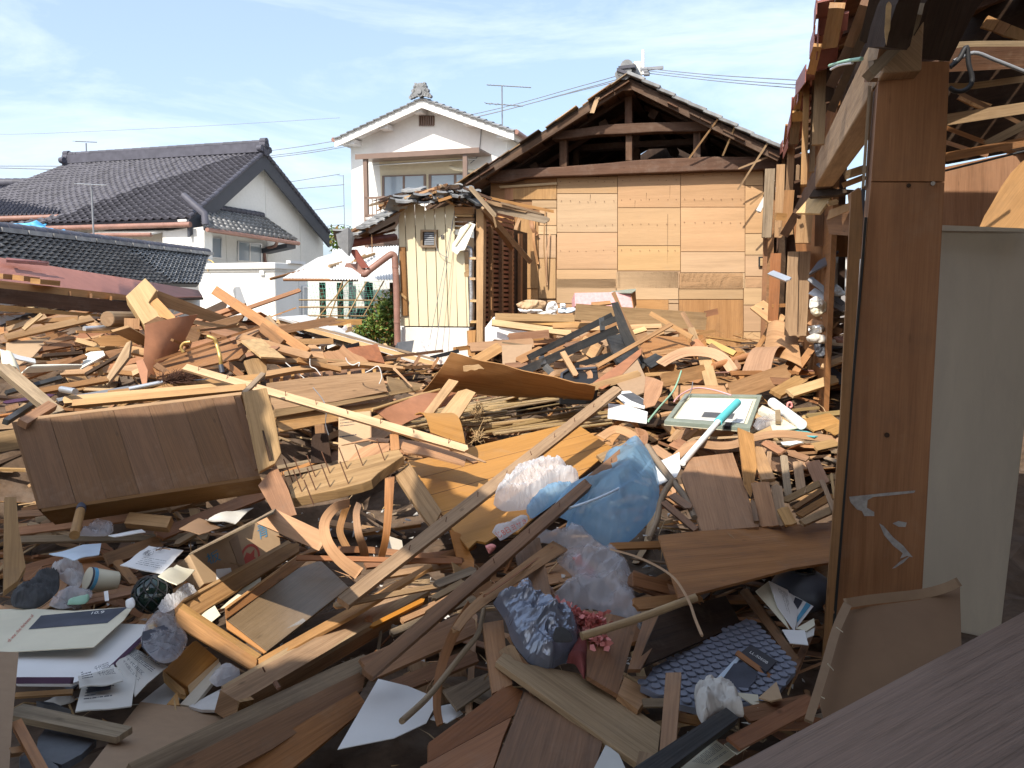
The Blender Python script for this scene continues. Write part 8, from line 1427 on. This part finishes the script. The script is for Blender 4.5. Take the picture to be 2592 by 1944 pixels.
for i,(x0,y0,x1,y1,w_,mt,d0,d1,lab) in enumerate(((1205,610,1310,870,110,'pine',4.3,3.9,'tan board right of the upright tan plank'),(1320,640,1300,870,40,'veneer',4.3,3.9,'slim veneer lath right of the upright tan plank'),(1440,680,1480,1010,62,'grey',4.2,3.75,'grey split cane standing in the right hollow'),(1555,730,1590,980,80,'weather',4.1,3.8,'weathered board behind the grey split cane'),(1680,720,1760,900,120,'lauan',4.1,3.9,'reddish board below the dark gap, right'),(1240,900,1320,1262,150,'lauan',3.85,3.5,'wide reddish board left of the grey split cane'),(1380,930,1420,1250,90,'weather',3.8,3.5,'weathered board below the grey split cane'),(1430,1115,1500,1245,96,'pine',3.55,3.45,'pale block standing on the veneered panel'),(1455,1045,1870,840,54,'weather',3.7,4.0,'upper rail of a slatted frame by the post'),(1530,1110,1760,960,40,'brown',3.6,3.8,'dark slat below the upper rail by the post'),(1570,1170,1840,1010,60,'brown',3.55,3.75,'brown slat in the frame by the post'),(1600,1230,1850,1120,60,'weather',3.5,3.65,'lowest slat in the frame by the post'),(1760,880,1860,1130,40,'weather',3.9,3.6,'slim lath crossing the slatted frame'),(1840,830,1870,1060,20,'pale',3.9,3.7,'pale thin lath against the post trim'),(1610,595,1690,598,26,'lauan',4.6,4.6,'short round dowel below the ribbon, right'),(1180,1060,1210,1220,40,'brown',3.7,3.5,'dark slit lath right of the reddish veneered board'),(1280,560,1420,640,60,'lauan',4.6,4.4,'broken tan shard below the ribbon'),(1490,650,1640,700,50,'brown',4.5,4.4,'brown shard in the dark gap, right'),(1790,690,1890,720,26,'grey',4.4,4.3,'grey shard near the post trim'),(1640,420,1880,360,120,'ply',5.0,5.2,'tan plywood offcut right of the paper roll'),(1830,470,1930,430,90,'pine',4.9,5.0,'pine offcut beside the post trim'),(1700,600,1880,560,70,'weather',4.7,4.8,'weathered offcut under the ribbon end'),(520,560,660,620,90,'lauan',4.6,4.4,'reddish plate left of the ribbon start'),(340,600,470,690,70,'veneer',4.5,4.3,'tan shard between blue sack and ribbon'),(500,1000,640,1100,60,'brown',3.7,3.55,'brown shard behind the forked branch'),(430,1060,700,1290,50,'brown',3.55,3.35,'dark shard at the forked branch foot'))):
    lath('plank',lab,'plank',cX,[(x0,y0,-d0),(x1,y1,-d1)],w_,random.uniform(.008,.02),mt,'upcam',(random.choice((.01,.03)),random.choice((.01,.03))))
for k in range(14): x=480+k*36;lath('bamboo_split','one of the split bamboo slats under the picture frame','bamboo',cX,[(x,540+random.uniform(-12,12),.16),(x+80,455+random.uniform(-8,8),.16)],34,0.008,'ply' if k % 2 else 'veneer','upcam',(0.01,0.01),group='split slats under the picture')
lath('veneer_curl','short arched veneer curl above the blue sack, outer','veneer',cQ,[(1270,170,-4.9),(1380,110,-5.0),(1500,150,-4.9),(1560,220,-4.7)],60,0.004,'veneer','upcam',(0.01,0.01),6,.3);lath('veneer_curl','narrow looped veneer above the blue sack','veneer',cQ,[(1330,130,-5.0),(1400,60,-5.2),(1480,40,-5.3),(1545,90,-5.1),(1530,150,-4.9)],34,0.004,'veneer','cam',(0.01,0.01),6,.6);lath('veneer_curl','small jagged veneer end above the blue sack','veneer',cQ,[(1545,130,-4.9),(1600,150,-4.9),(1590,230,-4.7)],60,0.004,'lauan','upcam',(0.01,0.05),4,.2);lath('lath','pale lath end lying by the small veneer curls','lath',cQ,[(1260,330,-4.8),(1540,200,-5.0)],60,0.02,'weather','upcam')
# --- black garden chair and the heap by the plywood wall (crop E)
CH=thing('black_chair',at(cE,(600,640,-7.6)),'overturned black wooden chair in the heap before the plywood wall','chair')
def cl_(nm,p0,p1,w,th=0.03,d0=7.7,d1=7.7,mt='blackwood',n='cam'): mk(nm,lath_mb([at(cE,(*p0,-d0)),at(cE,(*p1,-d1))],w,th,n,(0,0),2,k_crop=cE.k),M[mt],CH,bevel=0.003)
cl_('leg',(312,562),(775,328),36,.04,7.4,8.0);cl_('leg',(262,645),(805,405),48,.045,7.1,7.8);cl_('rail',(575,608),(800,540),34,.03,7.3,7.6);cl_('stretcher',(375,555),(390,600),34,.03,7.35,7.2);cl_('stretcher',(395,610),(445,660),40,.03,7.2,7.15)
cl_('stretcher',(712,340),(720,410),30,.04,7.9,7.75);cl_('arm',(715,380),(800,345),34,.03,7.8,7.8)
P,n=plate_pts(cE,[(768,258,-7.9),(806,252),(875,420),(965,600,-7.3),(948,628),(900,612),(815,430)]);mk('back_post',MB().prism(P,n,0.05,P[3] - P[0]),M['blackwood'],CH);P,n=plate_pts(cE,[(768,205,-7.95),(790,192),(830,290),(960,560,-7.4),(935,540),(800,270)]);mk('back_edge',MB().prism(P,n,0.05,P[3] - P[0]),M['brown'],CH)
P,n=plate_pts(cE,[(745,450,-7.7),(835,425,-7.8),(940,600,-7.4),(900,615),(800,590,-7.3)]);mk('seat',MB().prism(P,n,0.03),M['blackwood'],CH);cl_('leg',(310,650),(330,690),40,.04,7.1,7.0);cl_('leg',(330,660),(375,700),30,.04,7.05,7.0)
lath('long_board','long tan board behind the black chair','board',cE,[(570,308,-8.6),(1300,362,-8.9)],(92,98),0.03,'weather','cam',(0,0.01));lath('plank','reddish board end sticking out of the long tan board','plank',cE,[(1295,320,-8.9),(1365,305,-8.9)],34,0.03,'redwood','cam',(0.01,0.01))
pk=thing('pink_box',at(cE,(730,260,-9.4)),'pink patterned box standing before the plywood wall','box');P,n=plate_pts(cE,[(563,202,-9.4),(878,196,-9.5),(893,285,-9.4),(565,275,-9.35)]);mk('side',MB().prism(P,n,0.2),M['pinkbox'],pk);P,n=plate_pts(cE,[(770,192,-9.6),(905,178,-9.7),(905,188),(885,200,-9.4),(770,200,-9.5)]);mk('rim',MB().prism(P,n,0.01),M['frame'],pk);P,n=plate_pts(cE,[(878,195,-9.48),(903,180,-9.7),(910,270,-9.6),(895,290,-9.38)]);mk('end',MB().prism(P,n,0.01),M['lauan'],pk)
P,n=plate_pts(cE,[(655,255,-9.2),(760,245,-9.2),(770,262),(660,275,-9.15)]);mk('board_scrap',MB().prism(P,n,0.02),M['pine'],pk)
wbx=thing('foam_box',at(cE,(210,440,-8.8)),'white foam box under stacked pale boards, right of the shed','box');P,n=plate_pts(cE,[(108,335,-8.8),(200,325,-9.0),(330,400),(320,450,-8.9),(200,470),(110,462,-8.7)]);mk('body',MB().prism(P,n,0.25),M['white'],wbx,bevel=0.01)
for i,(x0,y0,x1,y1,w_,mt,d0,d1,lab) in enumerate((
    (120,335,560,345,40,'pale',8.7,8.9,'broad pale board topping the stack right of the shed'),(100,365,540,425,34,'pale',8.6,8.7,'split pale board second in the stack right of the shed'),(130,345,700,390,30,'pine',8.8,8.9,'pine board third in the stack right of the shed'),(330,330,600,350,26,'pine',9.0,9.1,'short pine board on the stack'),(440,385,900,380,26,'pine',8.7,8.8,'pine lath behind the chair legs'),(640,400,1050,385,24,'pale',8.6,8.7,'pale lath right behind the chair back'),(200,450,420,430,44,'lauan',8.5,8.6,'ragged reddish board under the foam box'),(-20,505,330,480,50,'pine',8.3,8.5,'pine batten in front of the foam box'),(0,590,150,500,60,'pine',8.0,8.3,'pine board leaning at the shed post foot'),(160,480,320,500,10,'grey',8.3,8.4,'grey sliver above the grey cupboard door'),(250,580,370,520,44,'lauan',7.8,7.9,'reddish board left of the chair legs'),(180,610,300,600,30,'redwood',7.7,7.8,'dark red lath under the chair legs'),(600,480,700,540,90,'pine',8.0,7.8,'pine box corner seen between the chair rails'),(430,560,640,570,40,'ply',7.8,7.9,'ply board between the chair rails'),(520,500,700,470,40,'brown',8.0,8.1,'brown board between the chair rails, upper'),
    (985,315,1220,450,26,'pine',8.2,8.0,'thin pine lath slanting right of the chair back'),(690,610,1105,375,22,'pine',6.9,8.0,'long thin lath leaning across the black chair'),(495,530,570,660,30,'ply',7.0,6.8,'short lath leaning before the chair'),(1165,310,1225,410,26,'brown',8.6,8.3,'dark lath crossing the long tan board'),(1215,400,1240,470,40,'weather',8.2,8.1,'weathered stub right of the thin pine lath'),(1230,470,1280,520,50,'lauan',8.1,8.0,'reddish stub right of the thin pine lath'),(1260,430,1350,415,20,'pine',8.5,8.6,'pine sliver before the plywood wall'),(1310,470,1460,540,30,'gold',8.2,8.0,'gilt frame strip before the plywood wall'),(1320,490,1420,560,24,'brown',8.1,7.9,'dark frame strip before the plywood wall'),(1400,640,1480,600,60,'lauan',7.4,7.4,'reddish block below the round pole'),(1350,540,1460,640,50,'lauan',7.7,7.3,'reddish board crossing under the round pole'),(1290,560,1340,760,70,'pale',7.6,6.6,'pale splintered board standing behind the picture'),(1060,690,1290,640,76,'pine',6.9,7.2,'splintered pine beam stub in the middle heap'),(960,660,1120,650,20,'pine',7.1,7.2,'thin pine lath left of the beam stub'),(1120,760,1420,760,80,'veneer',6.4,6.6,'wide veneer sheet behind the picture frame'),(1440,760,1760,650,110,'veneer',6.4,7.0,'curved veneer sheet behind the paper roll'),(1530,640,1560,600,40,'lauan',7.2,7.4,'short reddish stub under the round pole'),(1440,650,1900,645,24,'lauan',6.9,7.3,'long reddish pole behind the curved veneer'),(1600,690,1800,700,40,'brown',6.8,6.8,'brown board in the dark gap, right'),(1690,760,1830,680,60,'pine',6.5,6.8,'pine board above the paper roll'),(1770,760,2020,680,50,'pale',6.3,6.6,'broken pale crate slat by the post'),(1760,630,1830,510,60,'weather',7.3,7.6,'weathered stub leaning on the round sheet'),(1800,640,1900,500,40,'lauan',7.0,7.4,'reddish lath right of the round sheet'),(1580,520,1660,390,26,'pine',8.2,8.6,'pine lath under the drilled board'),(1670,275,1770,270,20,'lauan',8.2,8.2,'short reddish lath at the weathered post'),(1960,610,2090,560,30,'pale',6.6,6.7,'pale lath at the post trim'),(1870,890,2060,870,26,'bamboo',5.4,5.5,'bamboo stick at the post trim'),(1780,860,1930,845,18,'bamboo',5.6,5.7,'thin bamboo stick behind the paper roll'),(1000,540,1180,520,26,'pine',7.6,7.8,'pine lath in the middle heap'),(970,600,1040,560,60,'blackwood',7.3,7.4,'dark box corner right of the chair seat'),(560,330,700,320,30,'weather',9.0,9.1,'weathered lath left of the long tan board'),(880,340,1000,330,20,'pine',9.0,9.1,'pine lath over the long tan board'),(830,440,960,400,26,'pale',8.4,8.5,'pale lath right of the chair back post'))):
    lath('plank',lab,'plank',cE,[(x0,y0,-d0),(x1,y1,-d1)],w_,random.uniform(.012,.035),mt,'upcam' if i % 3 else 'cam',(random.choice((0,.02,.04)),random.choice((0,.02,.05))))
plate('grey_door','small grey cupboard door leaning left of the chair','door',cE,[(155,495,-8.1),(325,490,-8.1),(318,600,-7.9),(160,610,-7.85)],0.02,'mdf');plate('ply_heap_board','large yellowish plywood sheet flat in the middle heap','plywood',cE,[(930,500,-7.9),(1000,440,-8.5),(1180,450,-8.6),(1230,520,-8.0),(1090,570),(960,560,-7.5)],0.01,'ply')
plate('hardboard_piece','long orange-brown pointed sheet right of the chair','hardboard',cE,[(645,720,-6.6),(940,508,-7.4),(935,545),(800,690,-6.6),(720,740)],0.006,'hardboard',(0,1));plate('hardboard_piece','grey-brown folded sheet beside the pointed sheet','hardboard',cE,[(790,700,-6.6),(915,575,-7.0),(962,680),(950,760,-6.3),(870,790,-6.2)],0.006,'mdf');plate('veneer_piece','brown veneer flap hanging over the white photo','veneer',cE,[(945,850,-5.7),(960,668,-6.3),(1010,680),(1060,700,-6.2),(1048,765),(1012,832,-5.7)],0.006,'lauan')
plate('drilled_board','yellowish drilled board leaning on the weathered post','board',cE,[(1546,285,-8.4),(1620,242,-8.5),(1745,335,-8.2),(1722,380),(1660,376,-8.2)],0.02,'pine',(0,3))
dbp=[o for o in COL.objects if o.name.startswith('drilled_board')][0]
for x,y in ((1618,292),(1685,328)): P,n=plate_pts(cE,[(1546,285,-8.4),(1620,242,-8.5),(1745,335,-8.2),(1660,376,-8.2)]);p=atPlane(cE(x,y),P[0],n);mk('drill_hole',MB().tube([p+n*.001,p+n*.002],0.014,10),M['darkwood'],dbp)
sheet('round_sheet','big rounded plywood sheet bent upright by the wall','plywood',cE,[(1648,372,-8.0),(1800,390,-7.7),(1838,620,-7.0),(1620,560,-7.6)],0.006,'veneer',0.06,10,8,0.02);sheet('veneer_sheet','arched veneer sheet lying before the rounded sheet','veneer',cE,[(1500,640,-7.2),(1640,525,-7.6),(1760,520,-7.4),(1660,640,-7.0)],0.005,'veneer',0.12,10,6,0.01)
rod('round_pole','reddish round pole lying across the right heap','pole',cE,[(1340,612,-7.3),(1782,486,-7.9)],0.032,'lauan',12)
lath('veneer_curl','wide arching veneer curl in the middle heap','veneer',cE,[(1045,600,-7.3),(1110,560,-7.4),(1200,530,-7.5),(1320,535,-7.5),(1400,575,-7.4),(1450,640,-7.2)],(50,60),0.005,'veneer','upcam',(0.01,0.03),5,.3);lath('veneer_curl','small veneer loop on the black crate, left','veneer',cE,[(410,690,-6.9),(450,650,-6.95),(500,640,-7.0),(560,640,-7.0),(580,700,-6.8)],26,0.004,'veneer','cam',(0,0),5,.4);lath('veneer_curl','small veneer loop on the black crate, right','veneer',cE,[(590,620,-7.0),(620,625,-7.0),(650,660,-6.9),(640,710,-6.8)],30,0.004,'veneer','cam',(0,0),5,-.3)
ck=thing('black_crate',at(cE,(550,690,-6.9)),'black plastic crate half buried below the chair','crate');P,n=plate_pts(cE,[(485,655,-6.9),(520,632,-7.0),(690,620),(700,700,-6.8),(640,712),(490,712,-6.7)]);mk('side',MB().prism(P,n,0.2),M['cable'],ck,bevel=0.01);mk('rim',MB().tube([at(cE,(488,712,-6.68)),at(cE,(492,655,-6.86)),at(cE,(525,635,-6.95)),at(cE,(690,622,-6.95))],0.014,6),M['charcoal'],ck)
rod('cable','pale green cable curving left of the framed picture','cable',cE,[(975,920,-5.1),(1040,840,-5.6),(1110,760,-6.1),(1140,700,-6.4),(1160,640,-6.7)],0.008,'greenwire',6);rod('cable','pink cable looping above the framed picture','cable',cE,[(1120,810,-5.7),(1160,770,-5.9),(1240,735,-6.1),(1340,745,-6.1),(1440,775,-6.0)],0.006,'pinkwire',6);rod('cable','thin dark wire over the picture frame corner','cable',cE,[(1150,820,-5.6),(1210,760,-5.9),(1225,700,-6.3)],0.004,'wiregrey',5);rod('cable','reddish cable across the right heap','cable',cE,[(1350,650,-7.1),(1560,640,-7.2),(1740,630,-7.4),(1900,640,-7.2)],0.008,'copper',6)
for i,(q,lab,mt) in enumerate((([(235,265),(300,240),(400,250),(380,290),(300,300),(250,285)],'crumpled brown paper on the stacked boards','cardboard'),([(400,300),(415,258),(455,252),(468,290),(440,325)],'white plastic tub on the stacked boards','white'),([(245,290),(360,290),(380,310),(270,312)],'white magazine on the stacked boards','paper'),([(470,290),(560,285),(575,310),(480,318)],'pale blue wrapper on the stacked boards','paperblue'),([(345,310),(420,305),(470,330),(380,335)],'grey cloth on the stacked boards','cloth'),([(480,262),(510,262),(512,285),(484,288)],'small white carton on the stacked boards','white'))): blob('litter',lab,'litter',cE,[(x,y,-9.0) for x,y in q],0.03,0.04,mt,18,i)
for i,(q,lab,mt) in enumerate((([(1880,240),(1920,220),(1960,250),(1930,300),(1880,290)],'white paper bundle in the doorway rubble','news'),([(1990,180),(2030,155),(2075,200),(2060,220),(2000,215)],'white bag with blue print in the doorway rubble','paperblue'),([(1890,260),(1960,245),(1975,300),(1920,335),(1885,310)],'cream block in the doorway rubble','creampaper'),([(1860,450),(1920,430),(2060,470),(2085,500),(2000,495),(1880,480)],'striped white awning cloth in the doorway rubble','cloth'),([(2000,450),(2060,445),(2085,480),(2020,480)],'rust orange net in the doorway rubble','copper'),([(1870,390),(1950,380),(1960,420),(1880,430)],'silver foil scrap in the doorway rubble','foil'),([(1900,480),(2000,490),(1990,560),(1920,560)],'dark pipe bend in the doorway rubble','charcoal'))): blob('litter',lab,'litter',cE,[(x,y,-6.6) for x,y in q],0.02,0.04,mt,20,i+20)
for i,(x0,y0,x1,y1,w_,mt,lab) in enumerate(((1660,85,1760,125,30,'alu','grey angle rail left of the weathered post'),(1880,120,2100,290,30,'wiregrey','upper grey angle rail in the doorway'),(1890,190,2080,290,44,'alu','lower grey angle rail in the doorway'),(1900,60,2010,0,40,'charcoal','dark strut high in the doorway'),(1950,330,2105,300,30,'grey','grey lath in the doorway rubble'),(1880,360,2050,420,40,'redwood','red-brown lath in the doorway rubble'),(1900,400,2020,380,30,'lauan','reddish shard in the doorway rubble'),(1940,590,2070,700,50,'charcoal','dark sheet at the post trim'),(1970,360,2090,350,24,'weather','weathered shard in the doorway rubble'),(1990,430,2095,380,40,'brown','brown shard in the doorway rubble'))): lath('scrap',lab,'scrap',cE,[(x0,y0,-7.0),(x1,y1,-6.7)],w_,0.015,mt,'upcam',(0.01,0.02))
random.seed(42)
for k in range(26):
    x0=random.uniform(0,1500);y0=random.uniform(470,800);L_=random.uniform(200,480);a_=random.choice((-.4,-.25,-.1,.12,.3))+random.uniform(-.08,.08);d_=8.9 - (y0 - 470)/330*2.8
    if y0+abs(a_)*L_>740 and 950<x0+L_*.5<1700: continue
    lath('plank','splintered board in the heap between black chair and picture frame','plank',cE,[(x0,y0,-d_ - .1),(x0+L_,y0+a_*L_,-d_ - .1+a_*.8)],random.uniform(16,50),random.uniform(.01,.03),random.choice(['ply','veneer','lauan','brown','redwood','lauan','weather']),random.choice(['cam','upcam']),(random.choice((0,.03,.08)),random.choice((.03,.06,.1))),twist=random.uniform(-.3,.3),group='splintered boards in the middle heap')
# --- countless splinters, offcuts and chips filling the heaps
FM=['pine','ply','veneer','lauan','weather','brown','redwood','grey','pale','darkwood']
def scatter(name,label,n,region,wts,smin,smax,dz,tilt,seed,clutter=0.04):
    random.seed(seed);mb=MB();k=0;tries=0
    while k<n and tries<n*30:
        tries+=1;x,y=random.uniform(region[0],region[2]),random.uniform(region[1],region[3])
        X,Y=x,y
        if inhole(X,Y): continue
        if not (-900<px(Vector((X,Y,hf(X,Y))))[0]<2592): continue
        if X*E1.x+Y*E1.y>0.42+(0.9 if Y>5 else 0.0): continue
        c_=Vector((X,Y,hf(X,Y)+random.uniform(*dz)));L_=random.uniform(smin,smax)*random.choice((0.5,0.8,1,1.3));w_=min(random.choice((.006,.012,.02,.03,.05,.08,.12))*random.uniform(.7,1.3),L_/random.uniform(4,9))
        th=random.choice((.003,.006,.012,.02));a=random.uniform(0,math.pi);t=Vector((math.cos(a),math.sin(a),random.gauss(0,tilt))).normalized();nn=(UP+Vector((random.gauss(0,tilt*1.4),random.gauss(0,tilt*1.4),0))).normalized()
        w=t.cross(nn).normalized();nn=w.cross(t).normalized();mi=random.choices(range(len(FM)),wts)[0];bend=random.gauss(0,.05) if th<.007 else 0
        cs=[c_ - t*L_/2,c_+nn*bend,c_+t*L_/2] if bend else [c_ - t*L_/2,c_+t*L_/2]
        mb.strip(cs,[w*w_/2]*len(cs),[nn]*len(cs),th,random.choice((0,.02,.05)),random.choice((0,.02,.05)),mi=mi,teeth=3);k+=1
    return mk(name,mb,[M[m] for m in FM],None,label,'debris',kind='stuff')
scatter('wood_debris','splinters and offcuts filling the sunlit left heap',520,(-7.2,3.4,-1.0,9.0),(4,4,2,5,4,6,4,2,1,4),0.3,1.2,(-.10,.03),.18,11)
scatter('wood_debris','splinters and offcuts filling the heap before the plywood wall',470,(-1.6,6.0,4.2,11.3),(3,4,4,5,3,5,4,2,1,4),0.15,0.8,(-.08,.03),.18,12)
scatter('wood_debris','broken laths and chips in the middle ground',260,(-3.4,3.4,2.6,6.2),(2,3,4,5,4,5,4,3,1,3),0.2,0.8,(-.08,.03),.16,13)
scatter('wood_debris','dark broken laths and chips in the shaded foreground',330,(-2.2,1.5,1.6,3.6),(1,1,2,4,3,6,5,4,1,4),0.2,0.7,(-.08,.02),.14,14)
def fibres(name,label,n,region,seed):
    random.seed(seed);mb=MB()
    for _ in range(n):
        X,Y=random.uniform(region[0],region[2]),random.uniform(region[1],region[3])
        if X*E1.x+Y*E1.y>0.42+(0.9 if Y>5 else 0.0) or inhole(X,Y): continue
        p=Vector((X,Y,hf(X,Y)+random.uniform(-.02,.14)));a=random.uniform(0,6.28);L_=random.uniform(.05,.3);d=Vector((math.cos(a),math.sin(a),random.gauss(0,.3))).normalized()*L_;s=Vector((-d.y,d.x,random.uniform(-.5,.5)*L_)).normalized()*random.uniform(.0015,.004)
        m_=p+d*.5+Vector((0,0,random.uniform(0,.03)));mb.add([p - s,p+s,m_+s*.8,m_ - s*.8,p+d,p+UP*-.004,m_ - UP*.004],[(0,1,2,3),(3,2,4),(1,0,5),(5,0,3,6),(1,5,6,2)],mi=random.choices(range(4),(4,3,2,2))[0])
    mk(name,mb,[M['pale'],M['veneer'],M['weather'],M['straw']],None,label,'splinters',kind='stuff')
fibres('wood_splinters','fine pale splinters and fibres over the sunlit heaps',1500,(-5.5,4.2,4.0,11.0),21);fibres('wood_splinters','fine splinters and fibres over the shaded boards',450,(-2.4,1.6,1.5,4.2),22)
def sheets(name,label,n,region,smin,smax,seed,wts):
    """torn veneer and board scraps, uneven outlines"""
    random.seed(seed);mb=MB()
    for _ in range(n):
        X,Y=random.uniform(region[0],region[2]),random.uniform(region[1],region[3])
        if X*E1.x+Y*E1.y>0.40+(0.8 if Y>5 else 0.0) or inhole(X,Y): continue
        c_=Vector((X,Y,hf(X,Y)+random.uniform(-.05,.03)));nn=(UP+Vector((random.gauss(0,.25),random.gauss(0,.25),0))).normalized();a=nn.orthogonal().normalized();a=Matrix.Rotation(random.random()*6.28,3,nn) @ a;b=nn.cross(a);L_,W_=random.uniform(smin,smax),random.uniform(smin,smax)*.45
        pts=[]
        for (x,y) in ((-1,-1),(-.3,-1),(.4,-1),(1,-1),(1,-.4),(1,.3),(1,1),(.3,1),(-.5,1),(-1,1),(-1,.4),(-1,-.3)): pts.append(c_+a*(x*L_/2+random.uniform(-.12,.12)*L_*(abs(x)==1))+b*(y*W_/2+random.uniform(-.04,.04)*W_))
        mb.prism(pts,nn,random.choice((.004,.008,.014)),a,mi=random.choices(range(len(FM)),wts)[0])
    mk(name,mb,[M[m] for m in FM],None,label,'debris',kind='stuff')
sheets('board_scraps','torn ply and veneer scraps across the sunlit heaps',150,(-5.5,4.8,4.0,11.0),.3,.9,31,(3,5,4,5,3,4,4,1,1,3));sheets('board_scraps','torn ply and veneer scraps in the shaded foreground',70,(-2.4,1.7,1.5,4.4),.2,.6,32,(1,2,3,4,3,5,5,2,0,3))
random.seed(5);mb=MB()
for _ in range(700):
    X,Y=random.uniform(-2.6,1.6),random.uniform(1.7,5.0);r=random.uniform(.004,.018);c_=Vector((X,Y,hf(X,Y) - 0.04+random.uniform(0,.05)))
    V=[c_+Vector((random.gauss(0,1),random.gauss(0,1),random.gauss(0,.6)))*r for _ in range(5)];mb.add(V,[(0,1,2),(0,2,3),(0,3,4),(0,4,1),(1,3,2),(1,4,3)])
mk('plaster_crumbs',mb,M['plaster'],None,'crumbs of old plaster between the boards','crumbs',kind='stuff')
random.seed(6);mb=MB()
for _ in range(420):
    X,Y=random.triangular(-1.9,-.3,-1.2),random.uniform(1.75,3.0);r=random.uniform(.008,.035);c_=Vector((X,Y,hf(X,Y) - 0.02+random.uniform(0,.05)))
    V=[c_+Vector((random.gauss(0,1),random.gauss(0,1),random.gauss(0,.5)))*r for _ in range(6)];mb.add(V,[(0,1,2),(0,2,3),(0,3,4),(0,4,1),(5,2,1),(5,3,2),(5,4,3),(5,1,4)],mi=random.choice((0,0,1,2)))
mk('plaster_rubble',mb,[M['plaster'],M['slate'],M['concrete']],None,'grey slate and plaster rubble between the lower left papers','rubble',kind='stuff')
